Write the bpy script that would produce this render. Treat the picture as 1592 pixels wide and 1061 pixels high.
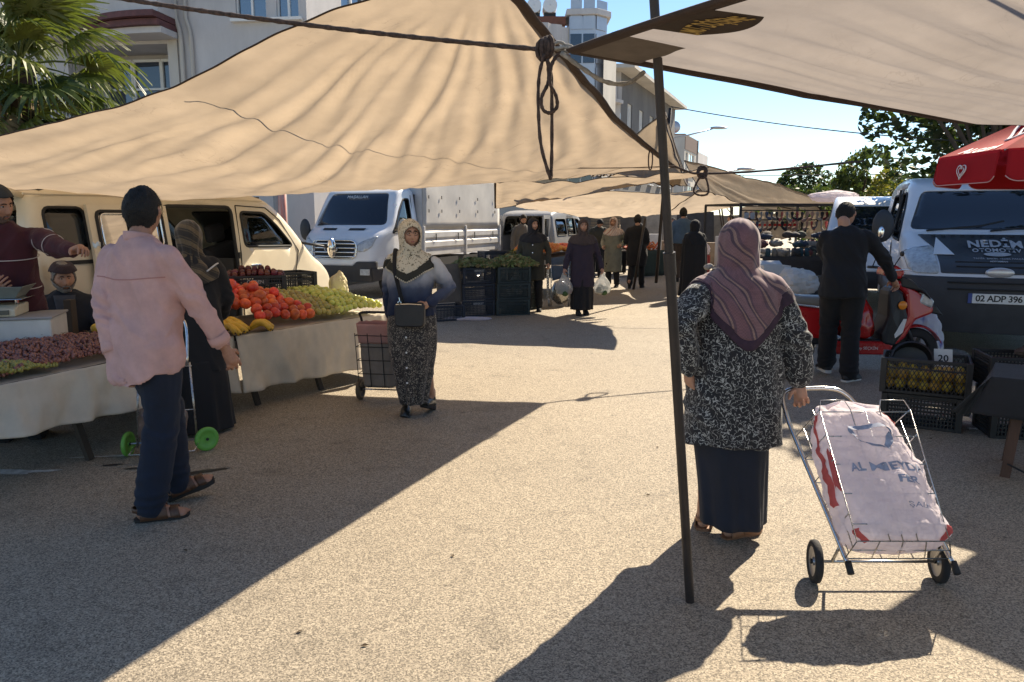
import bpy, bmesh, math, random
from mathutils import Vector, Matrix, noise
import numpy as np
V = Vector
R = math.radians
PI = math.pi
random.seed(7)
for o in list(bpy.data.objects):
 bpy.data.objects.remove(o)
S = bpy.context.scene
COL = S.collection
# ---------------------------------------------------------------- camera, sky, sun, exposure
CAM_H, PITCH, FPX = 1.6, R(9.2), 1180.0
cam = bpy.data.cameras.new('camera')
cam.sensor_width = 36
cam.lens = FPX / 1592 * 36
cam.clip_end = 900
camo = bpy.data.objects.new('camera', cam)
COL.objects.link(camo)
camo.location = (0, 0, CAM_H)
camo.rotation_euler = (PI / 2 - PITCH, 0, 0)
S.camera = camo
SUN_AZ, SUN_EL = R(35.5), R(39.5)          # azimuth clockwise from +Y
W = bpy.data.worlds.new('World')
S.world = W
W.use_nodes = True
wn = W.node_tree
wn.nodes.clear()
sky = wn.nodes.new('ShaderNodeTexSky')
sky.sky_type = 'NISHITA'
sky.sun_disc = False
sky.sun_elevation = SUN_EL
sky.sun_rotation = SUN_AZ
sky.altitude = 50
sky.air_density = 1.0
sky.dust_density = 0.0
sky.ozone_density = 4.0
bg = wn.nodes.new('ShaderNodeBackground')
bg.inputs['Strength'].default_value = 0.076
wo = wn.nodes.new('ShaderNodeOutputWorld')
wn.links.new(sky.outputs[0], bg.inputs[0])
wn.links.new(bg.outputs[0], wo.inputs[0])
sun = bpy.data.lights.new('sun', 'SUN')
sun.energy = 4.8
sun.angle = R(0.5)
sun.color = (1.0, 0.87, 0.68)
suno = bpy.data.objects.new('sun', sun)
COL.objects.link(suno)
sd = V((math.sin(SUN_AZ) * math.cos(SUN_EL), math.cos(SUN_AZ) * math.cos(SUN_EL), math.sin(SUN_EL)))
suno.rotation_euler = sd.to_track_quat('Z', 'Y').to_euler()
suno.location = sd * 60
vs = S.view_settings
S.display_settings.display_device = 'sRGB'
vs.view_transform = 'Standard'
vs.look = 'None'
vs.exposure = 1.25
vs.gamma = 1.0
vs.use_curve_mapping = False
S.render.engine = 'CYCLES'
# ---------------------------------------------------------------- small helpers
def tag(o, label=None, cat=None, group=None, kind=None):
 if label: o['label'] = label
 if cat: o['category'] = cat
 if group: o['group'] = group
 if kind: o['kind'] = kind
 return o
def empty(name, loc=(0, 0, 0), rz=0.0, label=None, cat=None, group=None):
 o = bpy.data.objects.new(name, None)
 o.empty_display_size = 0.1
 COL.objects.link(o)
 o.location = loc
 o.rotation_euler = (0, 0, rz)
 return tag(o, label, cat, group)
def link_mesh(name, me, m=None, parent=None):
 o = bpy.data.objects.new(name, me)
 COL.objects.link(o)
 if m is not None:
  for q in (m if isinstance(m, (list, tuple)) else [m]):
   me.materials.append(q)
 if parent is not None:
  o.parent = parent
 return o
def copy_tree(o, parent=None):
 c = o.copy()
 COL.objects.link(c)
 c.parent = parent
 for ch in list(o.children):
  copy_tree(ch, c)
 return c
def lerp(a, b, t): return a + (b - a) * t
def sstep(a, b, x):
 t = min(1.0, max(0.0, (x - a) / (b - a)))
 return t * t * (3 - 2 * t)
def interp(tab, x):
 if x <= tab[0][0]: return tab[0][1]
 for (a, fa), (b, fb) in zip(tab, tab[1:]):
  if x <= b: return fa + (fb - fa) * (x - a) / (b - a)
 return tab[-1][1]
def sinterp(tab, x):
 """smooth (Catmull-Rom) table lookup, tuples allowed"""
 n = len(tab)
 if x <= tab[0][0]: return tab[0][1:]
 if x >= tab[-1][0]: return tab[-1][1:]
 for i in range(n - 1):
  if x <= tab[i + 1][0]: break
 p1, p2 = tab[i], tab[i + 1]
 p0 = tab[max(0, i - 1)]; p3 = tab[min(n - 1, i + 2)]
 t = (x - p1[0]) / (p2[0] - p1[0])
 out = []
 for k in range(1, len(p1)):
  m1 = (p2[k] - p0[k]) / max(1e-6, (p2[0] - p0[0])) * (p2[0] - p1[0])
  m2 = (p3[k] - p1[k]) / max(1e-6, (p3[0] - p1[0])) * (p2[0] - p1[0])
  t2, t3 = t * t, t * t * t
  out.append((2*t3-3*t2+1)*p1[k] + (t3-2*t2+t)*m1 + (-2*t3+3*t2)*p2[k] + (t3-t2)*m2)
 return out
def crv(pts, n):
 """resample a polyline as a Catmull-Rom curve with n points per span"""
 pts = [V(p) for p in pts]
 out = []
 for i in range(len(pts) - 1):
  p1, p2 = pts[i], pts[i + 1]
  p0 = pts[i - 1] if i else p1 * 2 - p2
  p3 = pts[i + 2] if i + 2 < len(pts) else p2 * 2 - p1
  for k in range(n):
   t = k / n
   out.append(0.5 * ((2 * p1) + (p2 - p0) * t + (2*p0 - 5*p1 + 4*p2 - p3) * t*t + (3*p1 - p0 - 3*p2 + p3) * t*t*t))
 out.append(pts[-1].copy())
 return out
def sag(a, b, d, n=12):
 a, b = V(a), V(b)
 return [a.lerp(b, k / n) - V((0, 0, d * 4 * (k / n) * (1 - k / n))) for k in range(n + 1)]
class MB:
 """collects geometry, then links it as one mesh object"""
 def __init__(s): s.v, s.f, s.mi, s.M = [], [], [], None
 def add(s, vs, fs, mi=0):
  b = len(s.v)
  if s.M is not None: vs = [s.M @ V(p) for p in vs]
  s.v += [tuple(p) for p in vs]
  s.f += [tuple(i + b for i in f) for f in fs]
  s.mi += [mi] * len(fs)
  return s
 def bx(s, x0, x1, y0, y1, z0, z1, mi=0):
  return s.add([(x0,y0,z0),(x1,y0,z0),(x1,y1,z0),(x0,y1,z0),(x0,y0,z1),(x1,y0,z1),(x1,y1,z1),(x0,y1,z1)],
 [(3,2,1,0),(4,5,6,7),(0,1,5,4),(1,2,6,5),(2,3,7,6),(3,0,4,7)], mi)
 def bar(s, a, b, w, h, up=(0, 0, 1), mi=0):
  a, b = V(a), V(b)
  d = (b - a).normalized(); u = V(up)
  if abs(d.dot(u)) > 0.98: u = V((0, 1, 0))
  x = d.cross(u).normalized() * (w / 2); y = x.cross(d).normalized() * (h / 2)
  vs = [p + sx * x + sy * y for p in (a, b) for sx, sy in ((-1,-1),(1,-1),(1,1),(-1,1))]
  return s.add(vs, [(0,1,2,3),(7,6,5,4),(0,4,5,1),(1,5,6,2),(2,6,7,3),(3,7,4,0)], mi)
 def tube(s, pts, r, n=8, closed=False, cap=True, mi=0, flat=1.0):
  pts = [V(p) for p in pts]; N = len(pts)
  rs = list(r) if isinstance(r, (list, tuple)) else [r] * N
  vs, fs = [], []
  up = None
  for i, p in enumerate(pts):
   if closed: d = pts[(i + 1) % N] - pts[i - 1]
   else: d = pts[min(i + 1, N - 1)] - pts[max(i - 1, 0)]
   if d.length < 1e-9: d = V((0, 0, 1))
   d.normalize()
   if up is None:
    up = V((0, 0, 1)) if abs(d.z) < 0.9 else V((0, 1, 0))
   x = d.cross(up)
   if x.length < 1e-4: x = d.orthogonal()
   x.normalize(); y = x.cross(d).normalized(); up = y
   for k in range(n):
    a = 2 * PI * k / n
    vs.append(p + x * (math.cos(a) * rs[i]) + y * (math.sin(a) * rs[i] * flat))
  M = N if closed else N - 1
  for i in range(M):
   j = (i + 1) % N
   for k in range(n):
    l = (k + 1) % n
    fs.append((i*n+k, i*n+l, j*n+l, j*n+k))
  if cap and not closed:
   fs.append(tuple(range(n - 1, -1, -1))); fs.append(tuple((N - 1) * n + k for k in range(n)))
  return s.add(vs, fs, mi)
 def limb(s, pts, rs, n=14, cap=3, mi=0):
  """tapered tube with round ends"""
  pts = [V(p) for p in pts]
  a = (pts[0] - pts[1]).normalized(); b = (pts[-1] - pts[-2]).normalized()
  P, Q = [], []
  for k in range(cap, 0, -1):
   t = (PI / 2) * k / cap * 0.98
   P.append(pts[0] + a * rs[0] * math.sin(t)); Q.append(rs[0] * math.cos(t))
  P += pts; Q += list(rs)
  for k in range(1, cap + 1):
   t = (PI / 2) * k / cap * 0.98
   P.append(pts[-1] + b * rs[-1] * math.sin(t)); Q.append(rs[-1] * math.cos(t))
  return s.tube(P, Q, n, mi=mi)
 def rings(s, rings, cap=True, mi=0, close=True):
  n = len(rings[0]); vs = [p for r in rings for p in r]; fs = []
  for i in range(len(rings) - 1):
   for k in range(n if close else n - 1):
    l = (k + 1) % n
    fs.append((i*n+k, i*n+l, (i+1)*n+l, (i+1)*n+k))
  if cap:
   fs.append(tuple(range(n - 1, -1, -1))); fs.append(tuple((len(rings)-1)*n + k for k in range(n)))
  return s.add(vs, fs, mi)
 def lathe(s, prof, n=24, c=(0, 0, 0), axis='z', mi=0, cap=False):
  rings = []
  for r, h in prof:
   ring = []
   for k in range(n):
    a = 2 * PI * k / n
    x, y = r * math.cos(a), r * math.sin(a)
    p = {'z': (x, y, h), 'y': (x, h, y), 'x': (h, x, y)}[axis]
    ring.append(V(p) + V(c))
   rings.append(ring)
  return s.rings(rings, cap, mi)
 def ball(s, c, r, nu=14, nv=9, mi=0, fn=None):
  rr = r if isinstance(r, (tuple, list)) else (r, r, r)
  vs, fs = [], []
  for j in range(nv + 1):
   th = PI * j / nv
   for i in range(nu):
    ph = 2 * PI * i / nu
    d = V((math.sin(th) * math.cos(ph), math.sin(th) * math.sin(ph), math.cos(th)))
    q = fn(d) if fn else 1.0
    vs.append(V((d.x * rr[0], d.y * rr[1], d.z * rr[2])) * q + V(c))
  for j in range(nv):
   for i in range(nu):
    k = (i + 1) % nu
    fs.append((j*nu+i, (j+1)*nu+i, (j+1)*nu+k, j*nu+k))
  return s.add(vs, fs, mi)
 def grid(s, fn, nu, nv, mi=0, wrap=False):
  vs = [fn(i / nu, j / nv) for j in range(nv + 1) for i in range(nu + 1)]
  fs = [(j*(nu+1)+i, j*(nu+1)+i+1, (j+1)*(nu+1)+i+1, (j+1)*(nu+1)+i) for j in range(nv) for i in range(nu)]
  return s.add(vs, fs, mi)
 def prism(s, poly, h0, h1, axis='z', mi=0):
  n = len(poly)
  f = {'z': lambda a, b, h: (a, b, h), 'y': lambda a, b, h: (a, h, b), 'x': lambda a, b, h: (h, a, b)}[axis]
  vs = [f(a, b, h0) for a, b in poly] + [f(a, b, h1) for a, b in poly]
  fs = [tuple(range(n - 1, -1, -1)), tuple(range(n, 2 * n))] + [(k, (k+1) % n, n + (k+1) % n, n + k) for k in range(n)]
  return s.add(vs, fs, mi)
 def mesh(s, name, smooth=False, fix=True):
  me = bpy.data.meshes.new(name)
  me.from_pydata(s.v, [], s.f)
  me.polygons.foreach_set('material_index', s.mi)
  if smooth: me.polygons.foreach_set('use_smooth', [True] * len(me.polygons))
  if fix:
   b = bmesh.new(); b.from_mesh(me)
   bmesh.ops.remove_doubles(b, verts=b.verts, dist=1e-5)
   bmesh.ops.recalc_face_normals(b, faces=b.faces)
   b.to_mesh(me); b.free()
  me.update()
  return me
 def build(s, name, m=None, parent=None, smooth=False, bevel=0, auto=None, fix=True, solid=0):
  me = s.mesh(name, smooth or auto is not None, fix)
  o = link_mesh(name, me, m, parent)
  if auto is not None: sharp(me, auto)
  if solid:
   q = o.modifiers.new('solid', 'SOLIDIFY'); q.thickness = solid; q.offset = -1
  if bevel:
   q = o.modifiers.new('bevel', 'BEVEL'); q.width = bevel; q.segments = 2; q.limit_method = 'ANGLE'; q.angle_limit = R(40)
  return o
def sharp(me, deg):
 b = bmesh.new(); b.from_mesh(me)
 a = R(deg)
 for e in b.edges:
  e.smooth = not (len(e.link_faces) == 2 and e.calc_face_angle(0) > a)
 for f in b.faces: f.smooth = True
 b.to_mesh(me); b.free()
def remesh(mb, voxel, smooth=6, fac=0.5):
 """union of overlapping closed shapes as one smooth mesh"""
 me = mb.mesh('tmp', False)
 o = bpy.data.objects.new('tmp', me); COL.objects.link(o)
 q = o.modifiers.new('r', 'REMESH'); q.mode = 'VOXEL'; q.voxel_size = voxel
 if smooth:
  q = o.modifiers.new('s', 'SMOOTH'); q.factor = fac; q.iterations = smooth
 dg = bpy.context.evaluated_depsgraph_get(); dg.update()
 out = bpy.data.meshes.new_from_object(o.evaluated_get(dg))
 bpy.data.objects.remove(o); bpy.data.meshes.remove(me)
 out.materials.clear()
 out.polygons.foreach_set('use_smooth', [True] * len(out.polygons))
 return out
def displace(me, fn):
 """move vertices along their normals by fn(co, normal)"""
 n = len(me.vertices)
 co = np.empty(n * 3); me.vertices.foreach_get('co', co)
 no = np.empty(n * 3); me.vertices.foreach_get('normal', no)
 co = co.reshape(-1, 3); no = no.reshape(-1, 3)
 d = np.array([fn(V(c), V(m)) for c, m in zip(co, no)])
 co += no * d[:, None]
 me.vertices.foreach_set('co', co.ravel()); me.update()
def text_mesh(txt, size, depth=0.0, align='CENTER', bold=0.0, shear=0.0, space=1.0):
 c = bpy.data.curves.new('txt', 'FONT')
 c.body = txt; c.size = size; c.extrude = depth; c.align_x = align; c.align_y = 'CENTER'
 c.offset = bold; c.shear = shear; c.space_character = space; c.resolution_u = 3
 o = bpy.data.objects.new('txt', c); COL.objects.link(o)
 dg = bpy.context.evaluated_depsgraph_get(); dg.update()
 me = bpy.data.meshes.new_from_object(o.evaluated_get(dg))
 bpy.data.objects.remove(o)
 return me
def text_on(name, txt, size, m, parent, M, warp=None, **k):
 """lettering as a flat mesh: text plane x right, y up, placed by matrix M; warp(x, y) -> point"""
 me = text_mesh(txt, size, **k)
 for v in me.vertices:
  v.co = V(warp(v.co.x, v.co.y)) if warp else M @ v.co
 me.materials.clear()
 me.update()
 return link_mesh(name, me, m, parent)
def frame(o, x, y):
 """matrix whose x and y columns are the given directions"""
 x = V(x).normalized(); y = V(y); z = x.cross(y).normalized(); y = z.cross(x)
 return Matrix(((x.x, y.x, z.x, o[0]), (x.y, y.y, z.y, o[1]), (x.z, y.z, z.z, o[2]), (0, 0, 0, 1)))
# picture point -> world point (planning aid: y = distance from the camera, or z = height)
_c, _s = math.cos(PITCH), math.sin(PITCH)
def at(x, y, Y):
 u = 530.5 - y; b = FPX * _c + u * _s; k = Y / b
 return V(((x - 796) * k, Y, CAM_H + (-FPX * _s + u * _c) * k))
def atz(x, y, z=0.0):
 u = 530.5 - y; k = (z - CAM_H) / (-FPX * _s + u * _c)
 return V(((x - 796) * k, (FPX * _c + u * _s) * k, z))
# ---------------------------------------------------------------- materials
MATS = {}
def nt(m): return m.node_tree.nodes, m.node_tree.links
def mat(name, col, rough=0.6, var=0.0, vs=8.0, bump=0.0, bs=60.0, metal=0.0, spec=None, alpha=1.0, sheen=0.0,
 col2=None, stretch=(1, 1, 1), coat=0.0, sub=0.0, trans=0.0):
 """principled material with noise-driven colour variation and fine relief"""
 if name in MATS: return MATS[name]
 m = bpy.data.materials.new(name); m.use_nodes = True
 N, L = nt(m)
 b = N['Principled BSDF']
 c = (*col, 1)
 b.inputs['Base Color'].default_value = c
 b.inputs['Roughness'].default_value = rough
 b.inputs['Metallic'].default_value = metal
 if spec is not None: b.inputs['Specular IOR Level'].default_value = spec
 if sheen: b.inputs['Sheen Weight'].default_value = sheen
 if coat: b.inputs['Coat Weight'].default_value = coat
 if sub:
  b.inputs['Subsurface Weight'].default_value = sub
  b.inputs['Subsurface Radius'].default_value = (0.012, 0.005, 0.003)
 if trans: b.inputs['Transmission Weight'].default_value = trans
 if alpha < 1: b.inputs['Alpha'].default_value = alpha
 if var or bump:
  tc = N.new('ShaderNodeTexCoord'); mp = N.new('ShaderNodeMapping')
  mp.inputs['Scale'].default_value = stretch
  L.new(tc.outputs['Object'], mp.inputs[0])
 if var:
  n1 = N.new('ShaderNodeTexNoise'); n1.inputs['Scale'].default_value = vs; n1.inputs['Detail'].default_value = 6
  n1.inputs['Roughness'].default_value = 0.65
  L.new(mp.outputs[0], n1.inputs[0])
  mx = N.new('ShaderNodeMix'); mx.data_type = 'RGBA'
  d = col2 or tuple(max(0, q * (1 - var)) for q in col)
  e = tuple(min(1, q * (1 + var * 0.6)) for q in col)
  mx.inputs[6].default_value = (*d, 1); mx.inputs[7].default_value = (*e, 1)
  rp = N.new('ShaderNodeMapRange'); rp.inputs[1].default_value = 0.3; rp.inputs[2].default_value = 0.7
  L.new(n1.outputs[0], rp.inputs[0]); L.new(rp.outputs[0], mx.inputs[0])
  L.new(mx.outputs[2], b.inputs['Base Color'])
  rr = N.new('ShaderNodeMapRange'); rr.inputs[3].default_value = max(0, rough - 0.08); rr.inputs[4].default_value = min(1, rough + 0.08)
  L.new(n1.outputs[0], rr.inputs[0]); L.new(rr.outputs[0], b.inputs['Roughness'])
 if bump:
  n2 = N.new('ShaderNodeTexNoise'); n2.inputs['Scale'].default_value = bs; n2.inputs['Detail'].default_value = 4
  L.new(mp.outputs[0], n2.inputs[0])
  bp = N.new('ShaderNodeBump'); bp.inputs['Strength'].default_value = bump; bp.inputs['Distance'].default_value = 0.01
  L.new(n2.outputs[0], bp.inputs['Height']); L.new(bp.outputs[0], b.inputs['Normal'])
 MATS[name] = m
 return m
def per_object_tint(m, amount=0.25, hue=0.02):
 """vary a shared material from object to object"""
 N, L = nt(m)
 b = N['Principled BSDF']
 oi = N.new('ShaderNodeObjectInfo'); hs = N.new('ShaderNodeHueSaturation')
 r1 = N.new('ShaderNodeMapRange'); r1.inputs[3].default_value = 1 - amount; r1.inputs[4].default_value = 1 + amount
 r2 = N.new('ShaderNodeMapRange'); r2.inputs[3].default_value = 0.5 - hue; r2.inputs[4].default_value = 0.5 + hue
 L.new(oi.outputs['Random'], r1.inputs[0]); L.new(r1.outputs[0], hs.inputs['Value'])
 mt = N.new('ShaderNodeMath'); mt.operation = 'FRACT'; m2 = N.new('ShaderNodeMath'); m2.operation = 'MULTIPLY'; m2.inputs[1].default_value = 7.31
 L.new(oi.outputs['Random'], m2.inputs[0]); L.new(m2.outputs[0], mt.inputs[0]); L.new(mt.outputs[0], r2.inputs[0]); L.new(r2.outputs[0], hs.inputs['Hue'])
 i = b.inputs['Base Color']
 if i.links: L.new(i.links[0].from_socket, hs.inputs['Color'])
 else: hs.inputs['Color'].default_value = i.default_value
 L.new(hs.outputs[0], i)
 return m
def glass(name, tint=(0.02, 0.025, 0.03), clear=0.35, rough=0.03, dust=0.0):
 """window glass: clear part lets the inside show, the rest is dark tinted, with a mirror-like skin"""
 if name in MATS: return MATS[name]
 m = bpy.data.materials.new(name); m.use_nodes = True
 N, L = nt(m)
 b = N['Principled BSDF']
 b.inputs['Base Color'].default_value = (*tint, 1); b.inputs['Roughness'].default_value = rough
 b.inputs['IOR'].default_value = 1.5
 t = N.new('ShaderNodeBsdfTransparent'); t.inputs[0].default_value = (0.75, 0.8, 0.8, 1)
 mx = N.new('ShaderNodeMixShader'); mx.inputs[0].default_value = clear
 g = N.new('ShaderNodeBsdfGlossy'); g.inputs['Roughness'].default_value = rough
 fr = N.new('ShaderNodeFresnel'); fr.inputs[0].default_value = 1.5
 m2 = N.new('ShaderNodeMixShader')
 L.new(b.outputs[0], mx.inputs[1]); L.new(t.outputs[0], mx.inputs[2])
 L.new(fr.outputs[0], m2.inputs[0]); L.new(mx.outputs[0], m2.inputs[1]); L.new(g.outputs[0], m2.inputs[2])
 out = [n for n in N if n.type == 'OUTPUT_MATERIAL'][0]
 L.new(m2.outputs[0], out.inputs[0])
 MATS[name] = m
 return m
def cloth_mat(name, col, trans=0.45, var=0.15, vs=3.0, bump=0.3, bs=300, tcol=None, stretch=(1, 1, 1), dirt=None, alpha=1.0):
 """thin fabric or film that lets light through"""
 if name in MATS: return MATS[name]
 m = mat(name, col, 0.8, var, vs, bump, bs, stretch=stretch)
 N, L = nt(m)
 b = N['Principled BSDF']
 b.inputs['Specular IOR Level'].default_value = 0.2
 t = N.new('ShaderNodeBsdfTranslucent')
 t.inputs[0].default_value = (*(tcol or col), 1)
 if var and not tcol:
  L.new(b.inputs['Base Color'].links[0].from_socket, t.inputs[0])
 mx = N.new('ShaderNodeMixShader'); mx.inputs[0].default_value = trans
 L.new(b.outputs[0], mx.inputs[1]); L.new(t.outputs[0], mx.inputs[2])
 out = [n for n in N if n.type == 'OUTPUT_MATERIAL'][0]
 last = mx
 if alpha < 1:
  tr = N.new('ShaderNodeBsdfTransparent'); m3 = N.new('ShaderNodeMixShader'); m3.inputs[0].default_value = 1 - alpha
  L.new(mx.outputs[0], m3.inputs[1]); L.new(tr.outputs[0], m3.inputs[2]); last = m3
 L.new(last.outputs[0], out.inputs[0])
 return m
# ================================================================ the setting: road, pavement, buildings
S.cycles.use_denoising = True
S.cycles.max_bounces = 7
S.cycles.transparent_max_bounces = 12
def asphalt():
 m = bpy.data.materials.new('asphalt'); m.use_nodes = True
 N, L = nt(m); b = N['Principled BSDF']
 tc = N.new('ShaderNodeTexCoord')
 vo = N.new('ShaderNodeTexVoronoi'); vo.inputs['Scale'].default_value = 170; vo.inputs['Randomness'].default_value = 1
 L.new(tc.outputs['Object'], vo.inputs[0])
 n1 = N.new('ShaderNodeTexNoise'); n1.inputs['Scale'].default_value = 110; n1.inputs['Detail'].default_value = 7; n1.inputs['Roughness'].default_value = 0.75
 n2 = N.new('ShaderNodeTexNoise'); n2.inputs['Scale'].default_value = 0.45; n2.inputs['Detail'].default_value = 6; n2.inputs['Roughness'].default_value = 0.6
 n3 = N.new('ShaderNodeTexNoise'); n3.inputs['Scale'].default_value = 3.1; n3.inputs['Detail'].default_value = 5
 for q in (n1, n2, n3): L.new(tc.outputs['Object'], q.inputs[0])
 r1 = N.new('ShaderNodeValToRGB'); e = r1.color_ramp.elements
 e[0].position = 0.28; e[0].color = (0.145, 0.120, 0.088, 1)
 e[1].position = 0.72; e[1].color = (0.50, 0.42, 0.31, 1)
 q = e.new(0.46); q.color = (0.305, 0.255, 0.186, 1)
 q = e.new(0.58); q.color = (0.365, 0.306, 0.225, 1)
 ad = N.new('ShaderNodeMath'); ad.operation = 'MULTIPLY_ADD'; ad.inputs[1].default_value = 0.55
 sb = N.new('ShaderNodeMath'); sb.operation = 'MULTIPLY_ADD'; sb.inputs[1].default_value = 0.52; sb.inputs[2].default_value = -0.05
 sp = N.new('ShaderNodeSeparateColor'); L.new(vo.outputs['Color'], sp.inputs[0])
 L.new(sp.outputs[0], sb.inputs[0])
 L.new(n1.outputs[0], ad.inputs[0]); L.new(sb.outputs[0], ad.inputs[2])
 L.new(ad.outputs[0], r1.inputs[0])
 mr = N.new('ShaderNodeMapRange'); mr.inputs[1].default_value = 0.3; mr.inputs[2].default_value = 0.75; mr.inputs[3].default_value = 0.88; mr.inputs[4].default_value = 1.08
 L.new(n2.outputs[0], mr.inputs[0])
 m3 = N.new('ShaderNodeMapRange'); m3.inputs[1].default_value = 0.28; m3.inputs[2].default_value = 0.42; m3.inputs[3].default_value = 0.78; m3.inputs[4].default_value = 1.0
 L.new(n3.outputs[0], m3.inputs[0])
 mm = N.new('ShaderNodeMath'); mm.operation = 'MULTIPLY'; L.new(mr.outputs[0], mm.inputs[0]); L.new(m3.outputs[0], mm.inputs[1])
 nw = N.new('ShaderNodeTexNoise'); nw.inputs['Scale'].default_value = 1.6; nw.inputs['Detail'].default_value = 6; L.new(tc.outputs['Object'], nw.inputs[0])
 mw = N.new('ShaderNodeMix'); mw.data_type = 'RGBA'; mw.blend_type = 'LINEAR_LIGHT'; mw.inputs[0].default_value = .35; L.new(tc.outputs['Object'], mw.inputs[6]); L.new(nw.outputs[1], mw.inputs[7])
 vc = N.new('ShaderNodeTexVoronoi'); vc.feature = 'DISTANCE_TO_EDGE'; vc.inputs['Scale'].default_value = .55; L.new(mw.outputs[2], vc.inputs[0])
 cr = N.new('ShaderNodeMapRange'); cr.inputs[1].default_value = .001; cr.inputs[2].default_value = .005; cr.inputs[3].default_value = .78; cr.inputs[4].default_value = 1; L.new(vc.outputs[0], cr.inputs[0])
 n5 = N.new('ShaderNodeTexNoise'); n5.inputs['Scale'].default_value = .8; L.new(tc.outputs['Object'], n5.inputs[0])
 k5 = N.new('ShaderNodeMapRange'); k5.inputs[1].default_value = .5; k5.inputs[2].default_value = .6; L.new(n5.outputs[0], k5.inputs[0])
 cm = N.new('ShaderNodeMix'); cm.inputs[2].default_value = 1.0; L.new(k5.outputs[0], cm.inputs[0]); L.new(cr.outputs[0], cm.inputs[3])
 n6 = N.new('ShaderNodeTexNoise'); n6.inputs['Scale'].default_value = 9; n6.inputs['Detail'].default_value = 3; L.new(tc.outputs['Object'], n6.inputs[0])
 k6 = N.new('ShaderNodeMapRange'); k6.inputs[1].default_value = .24; k6.inputs[2].default_value = .31; k6.inputs[3].default_value = .55; k6.inputs[4].default_value = 1; L.new(n6.outputs[0], k6.inputs[0])
 m7 = N.new('ShaderNodeMath'); m7.operation = 'MULTIPLY'; L.new(cm.outputs[0], m7.inputs[0]); L.new(k6.outputs[0], m7.inputs[1])
 m8 = N.new('ShaderNodeMath'); m8.operation = 'MULTIPLY'; L.new(m7.outputs[0], m8.inputs[0]); L.new(mm.outputs[0], m8.inputs[1]); mm = m8
 hv = N.new('ShaderNodeHueSaturation'); L.new(r1.outputs[0], hv.inputs['Color']); L.new(mm.outputs[0], hv.inputs['Value'])
 L.new(hv.outputs[0], b.inputs['Base Color'])
 b.inputs['Roughness'].default_value = 0.72
 b.inputs['Specular IOR Level'].default_value = 0.45
 bp = N.new('ShaderNodeBump'); bp.inputs['Strength'].default_value = 0.85; bp.inputs['Distance'].default_value = 0.012
 L.new(ad.outputs[0], bp.inputs['Height']); L.new(bp.outputs[0], b.inputs['Normal'])
 return m
M_ASPH = asphalt()
def gz(x, y): return 0.0
g = MB().grid(lambda a, b: (lerp(-260, 260, a), lerp(-40, 480, b), 0), 8, 8)
tag(g.build('road', M_ASPH), kind='structure')
RD = V((0.385, 0.923, 0)).normalized()          # along the street, away from the camera
RN = V((RD.y, -RD.x, 0))                        # across the street, to the right
def st(s, w, z=0.0): return V((0, 0, z)) + RD * s + RN * w
def strip(name, w0, w1, s0, s1, z, m):
 b = MB()
 for z0, z1 in ((-0.05, z),):
  P = [st(s0, w0), st(s1, w0), st(s1, w1), st(s0, w1)]
  b.add([p + V((0, 0, z0)) for p in P] + [p + V((0, 0, z1)) for p in P],
 [(0,1,2,3),(7,6,5,4),(0,4,5,1),(1,5,6,2),(2,6,7,3),(3,7,4,0)])
 return tag(b.build(name, m, bevel=0.01), kind='structure')
M_PAVE = mat('pavement concrete', (0.30, 0.28, 0.25), 0.85, 0.25, 2.5, 0.3, 120)
M_KERB = mat('kerb stone', (0.36, 0.34, 0.31), 0.8, 0.2, 4, 0.3, 90)
strip('pavement_left', -34, -10.9, 8, 140, 0.12, M_PAVE)
strip('kerb_left', -10.9, -10.72, 8, 140, 0.135, M_KERB)
strip('pavement_right', 4.9, 30, 12, 140, 0.12, M_PAVE)
# pale worn paint and wet streaks on the road by the left stall
M_PAINT = mat('worn road paint', (0.62, 0.60, 0.55), 0.8, 0.5, 14, 0.3, 120)
M_OIL = mat('dark road stain', (0.035, 0.03, 0.026), 0.5, 0.5, 9)
def blot(name, pts, z, m):
 b = MB(); b.add([(x, y, z) for x, y in pts], [tuple(range(len(pts)))])
 return tag(b.build(name, m), kind='structure')
def ragged(cx, cy, lx, ly, ang, n=26, seed=0, amp=0.35):
 out = []
 for k in range(n):
  a = 2 * PI * k / n
  r = 1 + amp * noise.noise(V((math.cos(a) * 1.7 + seed, math.sin(a) * 1.7, seed * 0.3))) * 2
  x, y = math.cos(a) * lx * r, math.sin(a) * ly * r
  out.append((cx + x * math.cos(ang) - y * math.sin(ang), cy + x * math.sin(ang) + y * math.cos(ang)))
 return out
blot('road_stain', ragged(-2.02, 4.62, 0.20, 0.028, 0.55, 30, 3), 0.004, M_OIL)
blot('road_stain', ragged(-2.42, 4.72, 0.07, 0.02, 0.3, 24, 5), 0.004, M_OIL)
blot('road_stain', ragged(-2.62, 4.78, 0.06, 0.02, 0.2, 24, 9), 0.004, M_OIL)
blot('worn_paint', ragged(-3.25, 4.62, 0.42, 0.05, 0.12, 40, 2, 0.6), 0.004, M_PAINT)
blot('worn_paint', ragged(-2.62, 4.98, 0.25, 0.016, 0.12, 40, 7, 0.6), 0.004, M_PAINT)
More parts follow.
